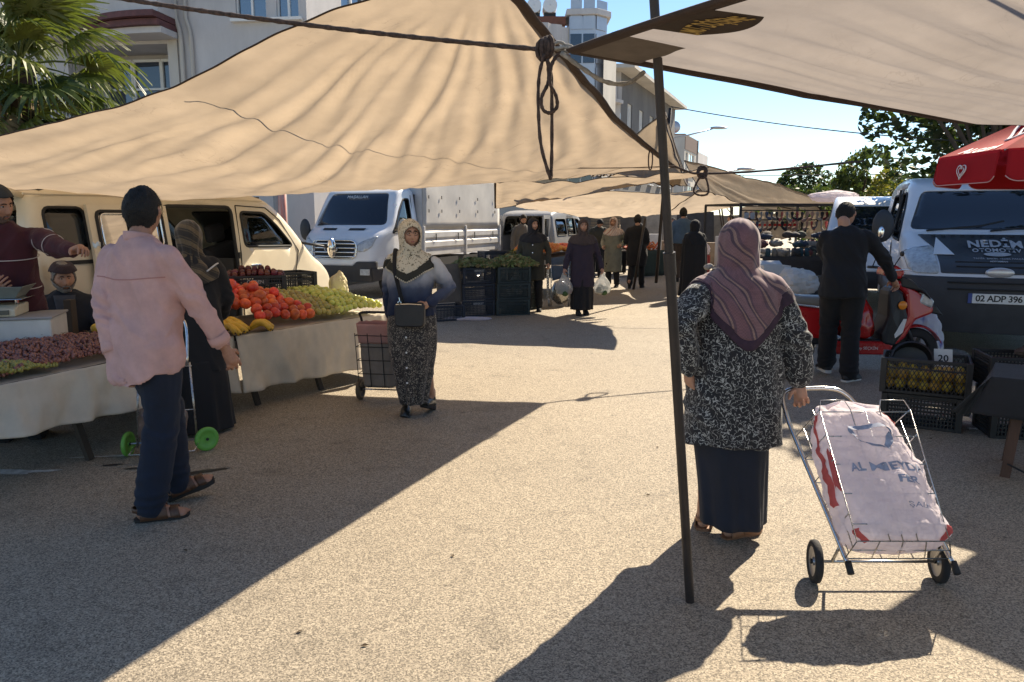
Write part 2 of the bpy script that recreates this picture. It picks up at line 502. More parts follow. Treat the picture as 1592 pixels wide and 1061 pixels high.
# ---------------------------------------------------------------- buildings
M_STUC = mat('grey white stucco', (0.52, 0.50, 0.49), 0.9, 0.16, 1.3, 0.25, 30, stretch=(1, 1, 0.35))
M_STUC2 = mat('cream stucco', (0.50, 0.47, 0.42), 0.9, 0.18, 0.8, 0.2, 20, stretch=(1, 1, 0.3))
M_DARKST = mat('unpainted grey render', (0.13, 0.125, 0.12), 0.95, 0.3, 0.7, 0.3, 12, stretch=(1, 1, 0.4))
M_MAROON = mat('maroon trim paint', (0.12, 0.045, 0.045), 0.7, 0.35, 7)
M_ROOF = mat('red roof tile', (0.22, 0.085, 0.05), 0.8, 0.3, 3)
M_WHITE = mat('white frame', (0.72, 0.71, 0.68), 0.5, 0.08, 5)
M_WGL = glass('window glass', (0.03, 0.045, 0.07), 0.15)
M_IRON = mat('black iron', (0.02, 0.02, 0.022), 0.55)
M_TANK = mat('white water tank', (0.7, 0.7, 0.69), 0.4)
M_METAL = mat('silver cladding', (0.42, 0.43, 0.46), 0.35, 0.1, 2, metal=0.6)
M_DARK = mat('dark interior', (0.025, 0.023, 0.022), 0.9)
def wall_holes(root, name, o, ux, width, height, holes, m, thick=0.28):
 """upright wall from base corner o along ux with real openings: holes = (x0, x1, z0, z1)"""
 xs = sorted({0, width, *[h[0] for h in holes], *[h[1] for h in holes]})
 zs = sorted({0, height, *[h[2] for h in holes], *[h[3] for h in holes]})
 ux = V(ux).normalized(); nn = V((ux.y, -ux.x, 0))       # outward normal to the right of ux
 b = MB(); o = V(o)
 def P(x, z, d): return o + ux * x + V((0, 0, z)) - nn * d
 for i in range(len(xs) - 1):
  for j in range(len(zs) - 1):
   cx, cz = (xs[i] + xs[i+1]) / 2, (zs[j] + zs[j+1]) / 2
   if any(h[0] < cx < h[1] and h[2] < cz < h[3] for h in holes): continue
   b.add([P(xs[i], zs[j], 0), P(xs[i+1], zs[j], 0), P(xs[i+1], zs[j+1], 0), P(xs[i], zs[j+1], 0)], [(0, 1, 2, 3)])
 for x0, x1, z0, z1 in holes:
  q = [(x0, z0), (x1, z0), (x1, z1), (x0, z1)]
  for k in range(4):
   a, c = q[k], q[(k + 1) % 4]
   b.add([P(*a, 0), P(*c, 0), P(*c, thick), P(*a, thick)], [(0, 1, 2, 3)])
 return b.build(name, m, root)
def window(root, o, ux, x0, x1, z0, z1, parts=2, depth=0.14, fm=None, bars=(), sill=True):
 ux = V(ux).normalized(); nn = V((ux.y, -ux.x, 0)); o = V(o); fm = fm or M_WHITE
 def P(x, z, d): return o + ux * x + V((0, 0, z)) - nn * d
 w = MB(); w.add([P(x0, z0, depth), P(x1, z0, depth), P(x1, z1, depth), P(x0, z1, depth)], [(0, 1, 2, 3)])
 win = w.build('window', M_WGL, root)
 f = MB(); t = 0.07
 for a, c in (((x0, z0), (x1, z0)), ((x0, z1), (x1, z1)), ((x0, z0), (x0, z1)), ((x1, z0), (x1, z1))):
  f.bar(P(*a, depth - 0.03), P(*c, depth - 0.03), t, t, nn)
 for k in range(1, parts):
  x = lerp(x0, x1, k / parts); f.bar(P(x, z0, depth - 0.03), P(x, z1, depth - 0.03), t * 0.8, t * 0.8, nn)
 for zz in bars: f.bar(P(x0, zz, depth - 0.03), P(x1, zz, depth - 0.03), t * 0.8, t * 0.8, nn)
 f.build('frame', fm, win)
 if sill:
  s = MB(); s.bar(P(x0 - 0.1, z0 - 0.04, -0.04), P(x1 + 0.1, z0 - 0.04, -0.04), 0.22, 0.07, (0, 0, 1)); s.build('sill', fm, win)
 return win
# --- near left apartment house: end wall to the street corner, loggia with an iron railing, curved balcony above
o1 = at(492, 400, 20); o1.z = 0
bl = empty('apartment_house', o1, 0, 'grey white apartment house with curved maroon-trimmed balcony behind the palm', 'building')
FX = V((-1, 0.12, 0)).normalized()              # along the wall, to the left in the picture
def L1(x): return V((0, 0, 0)) - FX * 0 + FX * x
wallo = FX * 9.4                                # walk left to right so that the outside faces the camera
ux1 = -FX
WX = lambda px: None
H1 = 12.0
holes1 = [(7.55, 8.35, 6.55, 8.0), (2.85, 5.65, 3.55, 6.02), (8.62, 9.2, 6.55, 8.0)]
wall_holes(bl, 'wall', wallo, ux1, 9.4, H1, holes1, M_STUC)
for h in (holes1[0], holes1[2]): window(bl, wallo, ux1, *h, parts=2)
# loggia: recess box with door and windows at the back
b = MB()
nn1 = V((ux1.y, -ux1.x, 0))
def PW(x, z, d): return wallo + ux1 * x + V((0, 0, z)) - nn1 * d
for q in ([(2.85, 3.55, .28), (2.85, 6.02, .28), (2.85, 6.02, 1.3), (2.85, 3.55, 1.3)], [(5.65, 3.55, .28), (5.65, 3.55, 1.3), (5.65, 6.02, 1.3), (5.65, 6.02, .28)],
 [(2.85, 6.02, .28), (5.65, 6.02, .28), (5.65, 6.02, 1.3), (2.85, 6.02, 1.3)], [(2.85, 3.55, .28), (2.85, 3.55, 1.3), (5.65, 3.55, 1.3), (5.65, 3.55, .28)],
 [(2.85, 3.55, 1.3), (2.85, 6.02, 1.3), (5.65, 6.02, 1.3), (5.65, 3.55, 1.3)]):
 b.add([PW(*p) for p in q], [(0, 1, 2, 3)])
b.build('loggia', M_STUC, bl)
for x0 in (3.1, 3.95, 4.77):
 window(bl, wallo, ux1, x0, x0 + 0.8, 3.6, 5.85, 1, 1.2, bars=(5.1,), sill=False)
rail = MB()
for z in (3.6, 4.5): rail.bar(PW(2.0, z, -0.25), PW(5.75, z, -0.25), 0.05, 0.05)
for k in range(38):
 x = 2.0 + k * 0.1; rail.bar(PW(x, 3.6, -0.25), PW(x, 4.5, -0.25), 0.02, 0.02, nn1)
for x in (2.0, 5.75): rail.bar(PW(x, 4.5, -0.25), PW(x, 4.5, 0.1), 0.04, 0.04)
rail.build('railing', M_IRON, bl)
sl = MB(); sl.bar(PW(1.8, 3.47, -0.05), PW(5.9, 3.47, -0.05), 0.7, 0.2, (0, 0, 1)); sl.build('balcony_slab', M_STUC, bl, bevel=0.02)
# curved balcony above with maroon mouldings
def curved(z0, z1, out, name, m, xa=1.2, xb=6.0):
 c = MB(); n = 26
 ring = []
 for k in range(n + 1):
  x = lerp(xa, xb, k / n)
  lobe = 0.55 + 0.38 * abs(math.sin((k / n) * PI * 1.5 + 0.25)) ** 0.7
  ring.append((x, -(lobe * out)))
 a = [PW(x, z0, d) for x, d in ring] + [PW(x, z1, d) for x, d in ring]
 bk = [PW(x, z0, 0.02) for x, d in ring] + [PW(x, z1, 0.02) for x, d in ring]
 m0 = n + 1
 c.add(a + bk, [(k, k+1, m0+k+1, m0+k) for k in range(n)] + [(m0+k, m0+k+1, 3*m0+k+1, 3*m0+k) for k in range(n)] +
 [(k+1, k, 2*m0+k, 2*m0+k+1) for k in range(n)] + [(0, m0, 3*m0, 2*m0), (n, 2*m0+n, 3*m0+n, m0+n)])
 return c.build(name, m, bl)
curved(6.42, 6.56, 1.24, 'moulding', M_MAROON)
curved(6.26, 6.40, 1.06, 'moulding', M_MAROON)
curved(6.10, 6.25, 0.9, 'balcony_base', M_STUC)
curved(6.57, 7.5, 1.0, 'balcony_parapet', M_STUC)
curved(7.51, 7.62, 1.12, 'parapet_cap', M_STUC)
for px_, w_ in ((6.08, .06), (6.35, .05)):
 p = MB(); p.tube([PW(px_, 2.0, -0.08), PW(px_, 6.0, -0.08), PW(px_ - 0.02, 6.3, -0.08), PW(px_ - .1, 6.6, -0.1), PW(px_ - .12, 11.5, -0.1)], w_, 8); p.build('drain_pipe', M_STUC2, bl, smooth=True)
pc = MB()
for k in range(5):
 pc.add([PW(5.72, 2.2 + k * .001, -.06), PW(5.95, 2.2, -.06), PW(5.95, 6.1, -.06), PW(5.72, 6.1, -.06)], [(0, 1, 2, 3)]); break
pc.build('pilaster', M_STUC2, bl, solid=0.05)
# street side and body of the house
sb = MB()
sideo = V((0, 0, 0));
wall_holes(bl, 'street_wall', V((0, 0, 0)), RD, 11, H1, [(1.5, 2.7, 3.6, 5.0), (4.5, 5.7, 3.6, 5.0), (7.5, 8.7, 3.6, 5.0), (1.5, 2.7, 6.6, 8.0), (4.5, 5.7, 6.6, 8.0), (7.5, 8.7, 6.6, 8.0)], M_STUC)
for z in (3.6, 6.6):
 for x in (1.5, 4.5, 7.5): window(bl, V((0, 0, 0)), RD, x, x + 1.2, z, z + 1.4)
rf = MB(); P = [V((0, 0, H1)), RD * 11 + V((0, 0, H1)), wallo + RD * 11 + V((0, 0, H1)), wallo + V((0, 0, H1))]
rf.add(P, [(0, 1, 2, 3)]); rf.build('roof', M_ROOF, bl, solid=0.2)
# --- corner tower house further on, with rooftop water tanks
def house(name, label, Y, px0, length, H, wallm, floors, depth=10.0, back=0.0):
 p = at(px0, 300, Y); p.z = 0
 r = empty(name, p, 0, label, 'building')
 return r, p
b2, p2 = house('tower_house', 'pale house with silver clad corner tower and rooftop water tanks above the big tarp', 40, 882, 10, 12, M_STUC2, 4)
zt = at(882, 20, 40).z
hl = [(0.25, 1.6, k * 2.9 + 1.0, k * 2.9 + 2.4) for k in range(4)]
EX = V((1, -0.05, 0)).normalized()
wall_holes(b2, 'wall', -EX * 9, EX, 9, zt - 0.7, [(1.5, 2.9, 4, 5.4), (4.5, 5.9, 4, 5.4), (1.5, 2.9, 7, 8.4), (4.5, 5.9, 7, 8.4), (4.5, 5.9, 10, 10.9)], M_STUC2)
for x, z in ((1.5, 4), (4.5, 4), (1.5, 7), (4.5, 7)): window(b2, -EX * 9, EX, x, x + 1.4, z, z + 1.4)
window(b2, -EX * 9, EX, 4.5, 5.9, 10, 10.9)
wall_holes(b2, 'street_wall', EX * 1.75, RD, 2.4, zt - 1.4, [], M_STUC2)
t = MB(); t.prism([(0, 0), (1.3, -0.1), (1.95, 0.5), (1.95, 2.0), (0, 2.0)], 0, zt - 0.15); t.build('tower', M_METAL, b2, bevel=0.03)
for k in range(7):
 z = 1.2 + k * 1.62
 for x0, x1, y0, y1 in ((0.06, 0.62, -0.045, -0.085), (0.70, 1.26, -0.095, -0.135)):
  q = MB(); q.add([(x0, y0, z), (x1, y1, z), (x1, y1, z + 1.4), (x0, y0, z + 1.4)], [(0, 1, 2, 3)]); q.build('panel', M_WGL if k % 2 else M_METAL, b2, solid=0.02)
 q = MB(); q.add([(1.35, -0.09, z), (1.93, 0.45, z), (1.93, 0.45, z + 1.4), (1.35, -0.09, z + 1.4)], [(0, 1, 2, 3)]); q.build('panel', M_METAL, b2, solid=0.02)
c = MB(); c.prism([(-.15, -.15), (1.35, -.3), (2.15, .42), (2.15, 2.1), (-.15, 2.1)], zt - 0.14, zt + 0.16); c.build('cornice', M_STUC, b2, bevel=0.03)
c = MB(); c.bx(-2.6, -0.16, 0.2, 6, zt - .5, zt - .12); c.build('roof', M_ROOF, b2)
# small curved roof balcony in front of the tower
def lobe_balcony(root, cx, cy, r, z0, z1, m, name='balcony'):
 q = MB(); n = 20; prof = []
 for k in range(n + 1):
  a = PI + PI * k / n; rr = r * (1 + 0.06 * math.sin(k * 2.1))
  prof.append((cx + rr * 1.25 * math.cos(a), cy + rr * math.sin(a)))
 q.prism(prof, z0, z1); return q.build(name, m, root)
lobe_balcony(b2, -2.0, 0.2, 1.5, zt - 2.0, zt - .75, M_STUC)
lobe_balcony(b2, -2.0, 0.2, 1.6, zt - 2.18, zt - 2.02, M_MAROON, 'moulding')
lobe_balcony(b2, -2.0, 0.2, 1.3, zt - 2.6, zt - 2.2, M_STUC, 'balcony_base')
lobe_balcony(b2, -1.0, 0.0, 1.5, zt - 5.0, zt - 3.8, M_STUC)
lobe_balcony(b2, -1.0, 0.0, 1.5, zt - 8.0, zt - 6.8, M_STUC)
for x in (-1.75, -0.95):
 q = MB(); q.lathe([(0.02, -.62), (.36, -.58), (.36, .58), (.02, .62)], 18, (x, 0.8, zt + 0.42), 'y'); w = q.build('water_tank', M_TANK, b2, auto=40)
 q = MB()
 q.bx(x - .3, x + .3, .4, 1.2, zt - .15, zt + .1); q.build('tank_stand', M_IRON, w)
# --- long grey house in unpainted render with balconies at its corner
p3 = at(962, 300, 50); p3.z = 0
b3 = empty('grey_house', p3, 0, 'long dark grey rendered house with white curved balconies at the corner', 'building')
z3 = 10.7
ws = [(1.8 + 3.3 * k, 3.0 + 3.3 * k, z, z + 1.75) for k in range(5) for z in (1.2, 4.1, 7.3)]
wall_holes(b3, 'street_wall', V((0, 0, 0)), RD, 18, z3, ws, M_DARKST)
for w_ in ws: window(b3, V((0, 0, 0)), RD, *w_, parts=3)
wall_holes(b3, 'wall', V((-7, .3, 0)), (1, -.043, 0), 7.0, z3, [(4.5, 5.6, 7.2, 8.9), (4.5, 5.6, 4.2, 5.9)], M_STUC)
for z in (7.2, 4.2): window(b3, V((-7, .3, 0)), (1, -.043, 0), 4.5, 5.6, z, z + 1.7)
for z in (9.0, 6.0, 3.0):
 lobe_balcony(b3, -1.35, 0.0, 1.15, z - .25, z - .05, M_STUC, 'balcony_slab')
 bal = MB()
 for k in range(17):
  a = PI + PI * k / 16; bal.bar((-1.35 + 1.36 * math.cos(a), 1.08 * math.sin(a), z - .05), (-1.35 + 1.36 * math.cos(a), 1.08 * math.sin(a), z + .85), .09, .09)
 pts = [(-1.35 + 1.36 * math.cos(PI + PI * k / 16), 1.08 * math.sin(PI + PI * k / 16), z + .9) for k in range(17)]
 bal.tube(pts, .08, 6); bal.build('balustrade', M_STUC, b3)
q = MB(); e = 0.7
P = [V((-7.5, -1.2, z3)), V((0.6, -1.5, z3)), RD * 18.6 + RN * 0.9 + V((0, 0, z3)), RD * 18.6 - RN * 8 + V((0, 0, z3))]
q.add(P + [p + V((0, 0, .22)) for p in P], [(3, 2, 1, 0), (4, 5, 6, 7), (0, 1, 5, 4), (1, 2, 6, 5), (2, 3, 7, 6), (3, 0, 4, 7)]); q.build('eaves', M_STUC2, b3)
q = MB(); mid = (P[0] + P[1] + P[2] + P[3]) / 4 + V((0, 0, 1.0)); q.add([p + V((0, 0, .23)) for p in P] + [mid], [(0, 1, 4), (1, 2, 4), (2, 3, 4), (3, 0, 4)]); q.build('roof', M_ROOF, b3)
q = MB(); q.tube([(-3.0, -1.6, 3), (-3.0, -1.6, z3 + .1)], .1, 8); q.build('drain_pipe', M_DARKST, b3)
# --- far house with brown top storey
p4 = at(1062, 300, 78); p4.z = 0
b4 = empty('far_house', p4, 0, 'far pale block with brown upper band behind the street lamp', 'building')
z4 = at(1062, 208, 78).z
M_BRN = mat('brown cladding', (0.12, 0.075, 0.06), .8, .2, 2)
wall_holes(b4, 'wall', V((-1.4, .1, 0)), (1, -.07, 0), 1.4, z4, [], M_STUC2)
ws = [(.5, 1.9, z4 - 3.9, z4 - 1.7), (2.6, 6.0, z4 - 3.9, z4 - 1.7), (.5, 1.9, z4 - 7, z4 - 5), (2.6, 6.0, z4 - 7, z4 - 5)]
wall_holes(b4, 'street_wall', V((0, 0, 0)), RD, 7.5, z4, ws, M_STUC2)
for w_ in ws: window(b4, V((0, 0, 0)), RD, *w_, parts=2)
wall_holes(b4, 'annex_wall', RD * 7.5 + RN * 0.15, RD, 7, z4 - 1.2, [(1.5, 2.3, z4 - 4.2, z4 - 2.6), (4, 4.8, z4 - 4.2, z4 - 2.6)], M_STUC)
wall_holes(b4, 'gable_wall', RD * 7.5 - RN * 6, RN, 6.15, z4, [], M_STUC2)
def band(z0, z1, s0, s1, m, name):
 q = MB(); A = RD * s0 + RN * .05; B = RD * s1 + RN * .05
 q.add([A + V((0, 0, z0)), B + V((0, 0, z0)), B + V((0, 0, z1)), A + V((0, 0, z1))], [(0, 1, 2, 3)]); return q.build(name, m, b4, solid=.05)
band(z4 - 1.5, z4 - .1, .02, 7.5, M_BRN, 'band')
band(z4 - 4.8, z4 - 4.0, .3, 2.1, M_BRN, 'band')
q = MB();
for k in range(24):
 s_ = 2.6 + k * .15; A = RD * s_ + RN * .5; q.bar(A + V((0, 0, z4 - 3.9)), A + V((0, 0, z4 - 3.0)), .05, .05)
for z in (z4 - 3.9, z4 - 3.0): q.bar(RD * 2.6 + RN * .5 + V((0, 0, z)), RD * 6.1 + RN * .5 + V((0, 0, z)), .07, .07)
q.build('railing', M_WHITE, b4)
dish = MB(); dish.lathe([(.02, 0), (.4, .05), (.62, .16)], 16, (-.6, 2.2, z4 + .9), 'y'); dish.tube([(-.6, 2.2, z4 - .1), (-.6, 2.2, z4 + .9)], .05, 6); dish.build('satellite_dish', M_METAL, b4)
q = MB(); q.add([V((-1.4, .1, z4)), V((0, 0, z4)), RD * 7.5 + V((0, 0, z4)), RD * 7.5 - RN * 6 + V((0, 0, z4)), V((-2.5, 3, z4))], [(0, 1, 2, 3, 4)]); q.build('roof', M_ROOF, b4, solid=.1)
# ================================================================ tarps, ropes and poles
M_TARP = cloth_mat('tan canvas', (0.39, 0.305, 0.215), 0.60, 0.16, 2.2, 0.15, 160)
M_TARP2 = cloth_mat('grey beige canvas', (0.33, 0.29, 0.26), 0.5, 0.14, 3.0, 0.15, 160)
M_TARP3 = cloth_mat('pale far canvas', (0.50, 0.41, 0.31), 0.5, 0.12, 2.0, 0.10, 300)
M_HEM = mat('brown webbing', (0.055, 0.032, 0.022), .85, .3, 20, .3, 200)
M_POLE = mat('dark rusty pole', (0.030, 0.022, 0.019), .5, .4, 14, .2, 120)
M_ROPE = mat('brown braided rope', (0.10, 0.06, 0.042), .9, .6, 60, .6, 300, col2=(0.02, .013, .01))
M_WROPE = mat('pale rope', (0.38, 0.33, 0.27), .9, .5, 60, .6, 300)
def add_creases(m, scale=(1, 1, 1), w=0.5, dark=0.75):
 """fine crease lines, dirt threads and stretch marks woven into the canvas"""
 N, L = nt(m); b = N['Principled BSDF']
 tc = N.new('ShaderNodeTexCoord'); mp = N.new('ShaderNodeMapping'); mp.inputs['Scale'].default_value = scale
 L.new(tc.outputs['Object'], mp.inputs[0])
 n = N.new('ShaderNodeTexNoise'); n.inputs['Scale'].default_value = 2.6; n.inputs['Detail'].default_value = 7; n.inputs['Distortion'].default_value = 1.2; L.new(mp.outputs[0], n.inputs[0])
 sb = N.new('ShaderNodeMath'); sb.operation = 'SUBTRACT'; sb.inputs[1].default_value = .5; L.new(n.outputs[0], sb.inputs[0])
 ab = N.new('ShaderNodeMath'); ab.operation = 'ABSOLUTE'; L.new(sb.outputs[0], ab.inputs[0])
 mr = N.new('ShaderNodeMapRange'); mr.inputs[1].default_value = 0; mr.inputs[2].default_value = .006; mr.inputs[3].default_value = dark; mr.inputs[4].default_value = 1; L.new(ab.outputs[0], mr.inputs[0])
 n2 = N.new('ShaderNodeTexNoise'); n2.inputs['Scale'].default_value = 1.3; L.new(tc.outputs['Object'], n2.inputs[0])
 m2 = N.new('ShaderNodeMapRange'); m2.inputs[1].default_value = .48; m2.inputs[2].default_value = .62; L.new(n2.outputs[0], m2.inputs[0])
 mx = N.new('ShaderNodeMix'); mx.inputs[2].default_value = 1.0; L.new(m2.outputs[0], mx.inputs[0]); L.new(mr.outputs[0], mx.inputs[3])
 col = b.inputs['Base Color'].links[0].from_socket
 hs = N.new('ShaderNodeHueSaturation'); L.new(col, hs.inputs['Color']); L.new(mx.outputs[0], hs.inputs['Value'])
 L.new(hs.outputs[0], b.inputs['Base Color'])
 for t in [q for q in N if q.type == 'BSDF_TRANSLUCENT']: L.new(hs.outputs[0], t.inputs[0])
add_creases(M_TARP); add_creases(M_TARP2, (1, 1, 1), .5, .85)
def tarp(name, label, fn, nu, nv, m, edges, hem=0.022, cat='tarp', solid=0.0):
 """fn(a, b) -> point; edges: which sides carry a webbing hem"""
 root = empty(name, fn(0, 0), 0, label, cat)
 o0 = V(fn(0, 0))
 sh = MB().grid(lambda a, b: V(fn(a, b)) - o0, nu, nv).build('sheet', m, root, smooth=True)
 side = {'a0': [(0, k / nv) for k in range(nv + 1)], 'a1': [(1, k / nv) for k in range(nv + 1)],
 'b0': [(k / nu, 0) for k in range(nu + 1)], 'b1': [(k / nu, 1) for k in range(nu + 1)]}
 for e in edges:
  e, w = e if isinstance(e, tuple) else (e, hem)
  h = MB(); h.tube([V(fn(*p)) - o0 for p in side[e]], w, 6, flat=0.35); h.build('hem', M_HEM, root, smooth=True)
 return root
# --- big tan tarp on the left: far right corner C, peak A near the camera
TC = V((1.79, 8.60, 2.17)); TA = V((-0.09, 3.70, 2.70))
TU = V((-0.93, 0.368, 0))
def big(a, b):
 k = 9.5 * a ** 1.25
 near = TA + TU * k; far = TC + TU * k + V((-.368, -.93, 0)) * (.75 * math.sin(PI * min(1, k / 6.5)))
 zn = sinterp([(0, 2.73), (.4, 2.69), (1.0, 2.59), (2.0, 2.32), (3.6, 2.09), (5, 1.98), (9.5, 1.9)], k)[0]
 zf = interp([(0, 2.17), (1, 2.04), (2.5, 1.965), (5, 1.99), (7.5, 2.03), (9.5, 2.06)], k)
 p = near.lerp(far, b)
 z = lerp(zn, zf, b) - 0.16 * math.sin(PI * b) * sstep(0, 1.2, k) - .05 * math.sin(PI * b)
 p = p - TU * 0.0 + TU * (0.06 * math.sin(PI * b) * max(0, 1 - a * 3))
 q = p - TA
 ang = math.atan2(q.y, -q.x) ; rad = math.hypot(q.x, q.y)
 w = 0.0
 env = sstep(.15, 1.1, rad) * sstep(0, .10, b) * (1 - sstep(2.8, 5.2, rad) * .75)
 ph = ang * 17 + 2.2 * noise.noise(V((ang * 3, rad * .35, 1.0)))
 w += 0.012 * env * (abs(math.sin(ph)) ** .8 * 2 - 1) * (0.5 + noise.noise(V((ang * 2.5, rad * .3, 5))) * .9 + .3)
 w += 0.013 * env * math.sin(ang * 52 + rad * 1.5 + 4 * noise.noise(V((ang * 5, rad, 3))))
 w += 0.0062 * env * math.sin(ang * 105 + 5 * noise.noise(V((ang * 9, rad * 1.2, 7)))) * (.6 + noise.noise(V((ang * 3, rad * .8, 11))))
 w += 0.014 * sstep(.62, .95, b) * math.sin(k * 15 + 3.0 * b * 3 + 5 * noise.noise(V((k * .8, b * 3, 8)))) * (1 - sstep(.96, 1, b) * .6)
 w += 0.03 * noise.noise(V((p.x * .8, p.y * .8, 2.0))) + 0.008 * noise.noise(V((p.x * 5, p.y * 5, 9.0)))
 return V((p.x, p.y, z + w))
tarp('market_tarp', 'big tan canvas tarp stretched over the fruit stall on the left', big, 260, 140, M_TARP, [('a0', .034), ('b0', .010), ('b1', .010)])
bt = bpy.data.objects[[o.name for o in bpy.data.objects if o.get('label', '').startswith('big tan')][0]]
for bb in (.955,):
 q = MB().grid(lambda u, v: big(lerp(.01, .8, u), bb + .0035 * v) + V((0, 0, -.004)) - big(0, 0), 200, 1); q.build('seam', mat('seam tape', (.33, .255, .175), .9, .2, 30), bt, smooth=True)
# --- grey beige tarp on the right: tip T tied to the rope knot
TT = V((0.20, 2.60, 2.14)); E1 = V((.875, .484, 0)); E2 = V((.484, -.875, 0))
def right(a, b):
 ka, kb = 5.5 * a, 3.2 * b
 p = TT + E1 * ka + E2 * kb
 z = interp([(0, 2.14), (1.0, 2.055), (2.0, 2.03), (2.7, 2.05), (4, 2.2), (5.5, 2.4)], ka)
 z = lerp(z, interp([(0, 2.14), (1, 2.12), (3.2, 2.2)], kb) + .08 * a, sstep(0, 1, b) * .9 + .1 * b if b > 0 else 0)
 h = 0.05 * math.sin(PI * min(1, b * 1.2)) * sstep(0, .15, a)
 z -= h
 s = (1 - sstep(2.5, 5, ka) * .5)
 w = .008 * math.sin(kb * 38 + 3 * noise.noise(V((ka * .7, kb * 3, 2)))) * sstep(.05, .6, ka) * s
 w += .0032 * math.sin(kb * 95 + 5 * noise.noise(V((ka * 1.2, kb * 5, 3)))) * sstep(.1, .8, ka)
 w += .010 * math.sin(kb * 13 + ka * 1.3 + 3 * noise.noise(V((ka * .5, kb * 2, 6)))) * sstep(.2, 1, ka)
 w += .02 * noise.noise(V((p.x * 1.1, p.y * 1.1, 4)))
 p = p + E2 * (0.10 * math.sin(PI * min(1, ka / 2.6)) * (1 - b) ** 2)
 return V((p.x, p.y, z + w))
rt = tarp('market_tarp', 'grey beige canvas tarp with dark lettered corner patch at the upper right', right, 110, 220, M_TARP2, [('a0', .030), ('b0', .026)])
r0 = right(0, 0)
# dark reinforced corner and the lettered patch folded over the left edge
def onr(a, b, off=-.006): return right(a, b) + V((0, 0, off)) - r0
cp = MB().grid(lambda u, v: onr(u * .044 * (1 - .1 * v), v * .086, -.007), 10, 10); cp.build('corner_patch', mat('dark corner canvas', (.17, .14, .115), .9, .3, 9), rt, smooth=True)
M_PATCH = mat('dark brown patch', (.045, .028, .018), .8, .3, 14)
def patchp(u, v):       # hangs a little below the sheet along the left edge
 b = lerp(.120, .196, v); a = u * .025 * (1 - .35 * (2 * v - 1) ** 2)
 return onr(a, b + .03 * u, -.008 - .022 * u)
pt = MB().grid(patchp, 16, 16).build('lettered_patch', M_PATCH, rt, smooth=True)
M_GOLD = mat('ochre print', (.50, .33, .08), .7)
def pw(x, y):
 v = .5 + x / 1.2; u = .55 + y / .30 - .36 * (2 * v - 1) ** 2
 p = V(patchp(min(1, max(0, 1 - u)), min(1, max(0, v)))); return p + V((0, 0, -.003))
text_on('lettering', 'UMUT DÖŞEME', .15, M_GOLD, pt, None, warp=pw, bold=.003)
# --- unseen canopy outside the right edge, laid out to shade the road there
QC = V((3.29, 5.33, 2.46))
tarp('market_tarp', 'unseen grey beige canopy placed to shade the road at the right edge', lambda a, b: QC + V((.80, .60, 0)) * (4.0 * a) + V((.57, -.82, 0)) * (3.0 * b) + V((0, 0, -.15 * math.sin(PI * a) + .25 * a + .02 * noise.noise(V((a * 9, b * 9, 1))))), 24, 20, M_TARP2, ['a0', 'b0'])
# --- leaning steel pole in front
pole = MB()
pb, pm, ptp = V((.752, 2.99, 0)), V((.62, 2.80, 1.42)), V((.425, 2.545, 2.55))
d = (ptp - pb)
pole.tube([pb, pb + d * .57], .019, 12); pole.tube([pb + d * .565, pb + d * 1.06], .0158, 12);
po = pole.build('steel_pole', M_POLE, auto=40)
tag(po, 'leaning dark steel pole standing in the sunlit road', 'pole')
q = MB(); a = pb + d * .56; q.tube([a - d * .012, a + d * .02], .0225, 12); q.build('collar', M_POLE, po, auto=40)
# --- ropes round the knot
KN = at(849, 78, 2.62)
def rope(name, pts, r, m, label, cat='rope', twist=True, n=5, parent=None):
 b = MB(); P = crv(pts, n); b.tube(P, [r * (1 + .16 * math.sin(k * 2.4)) for k in range(len(P))], 7)
 o = b.build(name, m, parent, smooth=True)
 if parent is None: tag(o, label, cat)
 return o
kr = empty('tied_rope', KN, 0, 'brown braided rope line knotted to the tarp corner with hanging loops', 'rope')
L0 = at(150, -8, 3.1)
rope('line', [V((0, 0, 0))] + [p - KN for p in sag(KN, L0, .015, 12)][1:], .0085, M_ROPE, '', parent=kr, n=6)
kb = MB()
for k in range(6):
 a = k * 1.05
 ring = [V((math.cos(t) * .020 * math.cos(a), math.cos(t) * .020 * math.sin(a), math.sin(t) * .032)) + V((.004 * k - .01, 0, .002 * k)) for t in [2 * PI * j / 10 for j in range(10)]]
 kb.tube(ring, .0075, 6, closed=True)
kb.ball((0, 0, -.005), (.02, .02, .028), 10, 8)
kb.build('knot', M_ROPE, kr, smooth=True)
def hang(px, nm='loop', r=.0062):
 Y = 2.60
 rope(nm, [at(x, y, Y + .01 * math.sin(k * 1.3)) - KN for k, (x, y) in enumerate(px)], r, M_ROPE, '', parent=kr, n=5)
hang([(846, 84), (838, 120), (837, 170), (841, 225), (854, 273), (857, 268), (858, 200), (857, 120), (851, 92)])
hang([(851, 92), (853, 118), (851, 132), (842, 152), (844, 170), (855, 176), (866, 166), (864, 148), (855, 130), (856, 108), (862, 92), (872, 82)])
for cx, cy, rx, ry in ((869, 72, 9, 6), (882, 76, 9, 5)):
 b = MB(); b.tube([at(cx + rx * math.cos(t), cy + ry * math.sin(t), 2.61) - KN for t in [2 * PI * j / 14 for j in range(14)]], .0055, 6, closed=True); b.build('ring', M_WROPE, kr, smooth=True)
rope('tail', [at(872, 82, 2.6) - KN, at(905, 106, 2.6) - KN, at(940, 127, 2.62) - KN, at(975, 130, 2.66) - KN, at(1002, 112, 2.69) - KN], .0075, M_WROPE, '', parent=kr)
rope('lashing', [at(862, 76, 2.6) - KN, at(880, 74, 2.6) - KN, at(893, 78, 2.6) - KN], .006, M_WROPE, '', parent=kr)
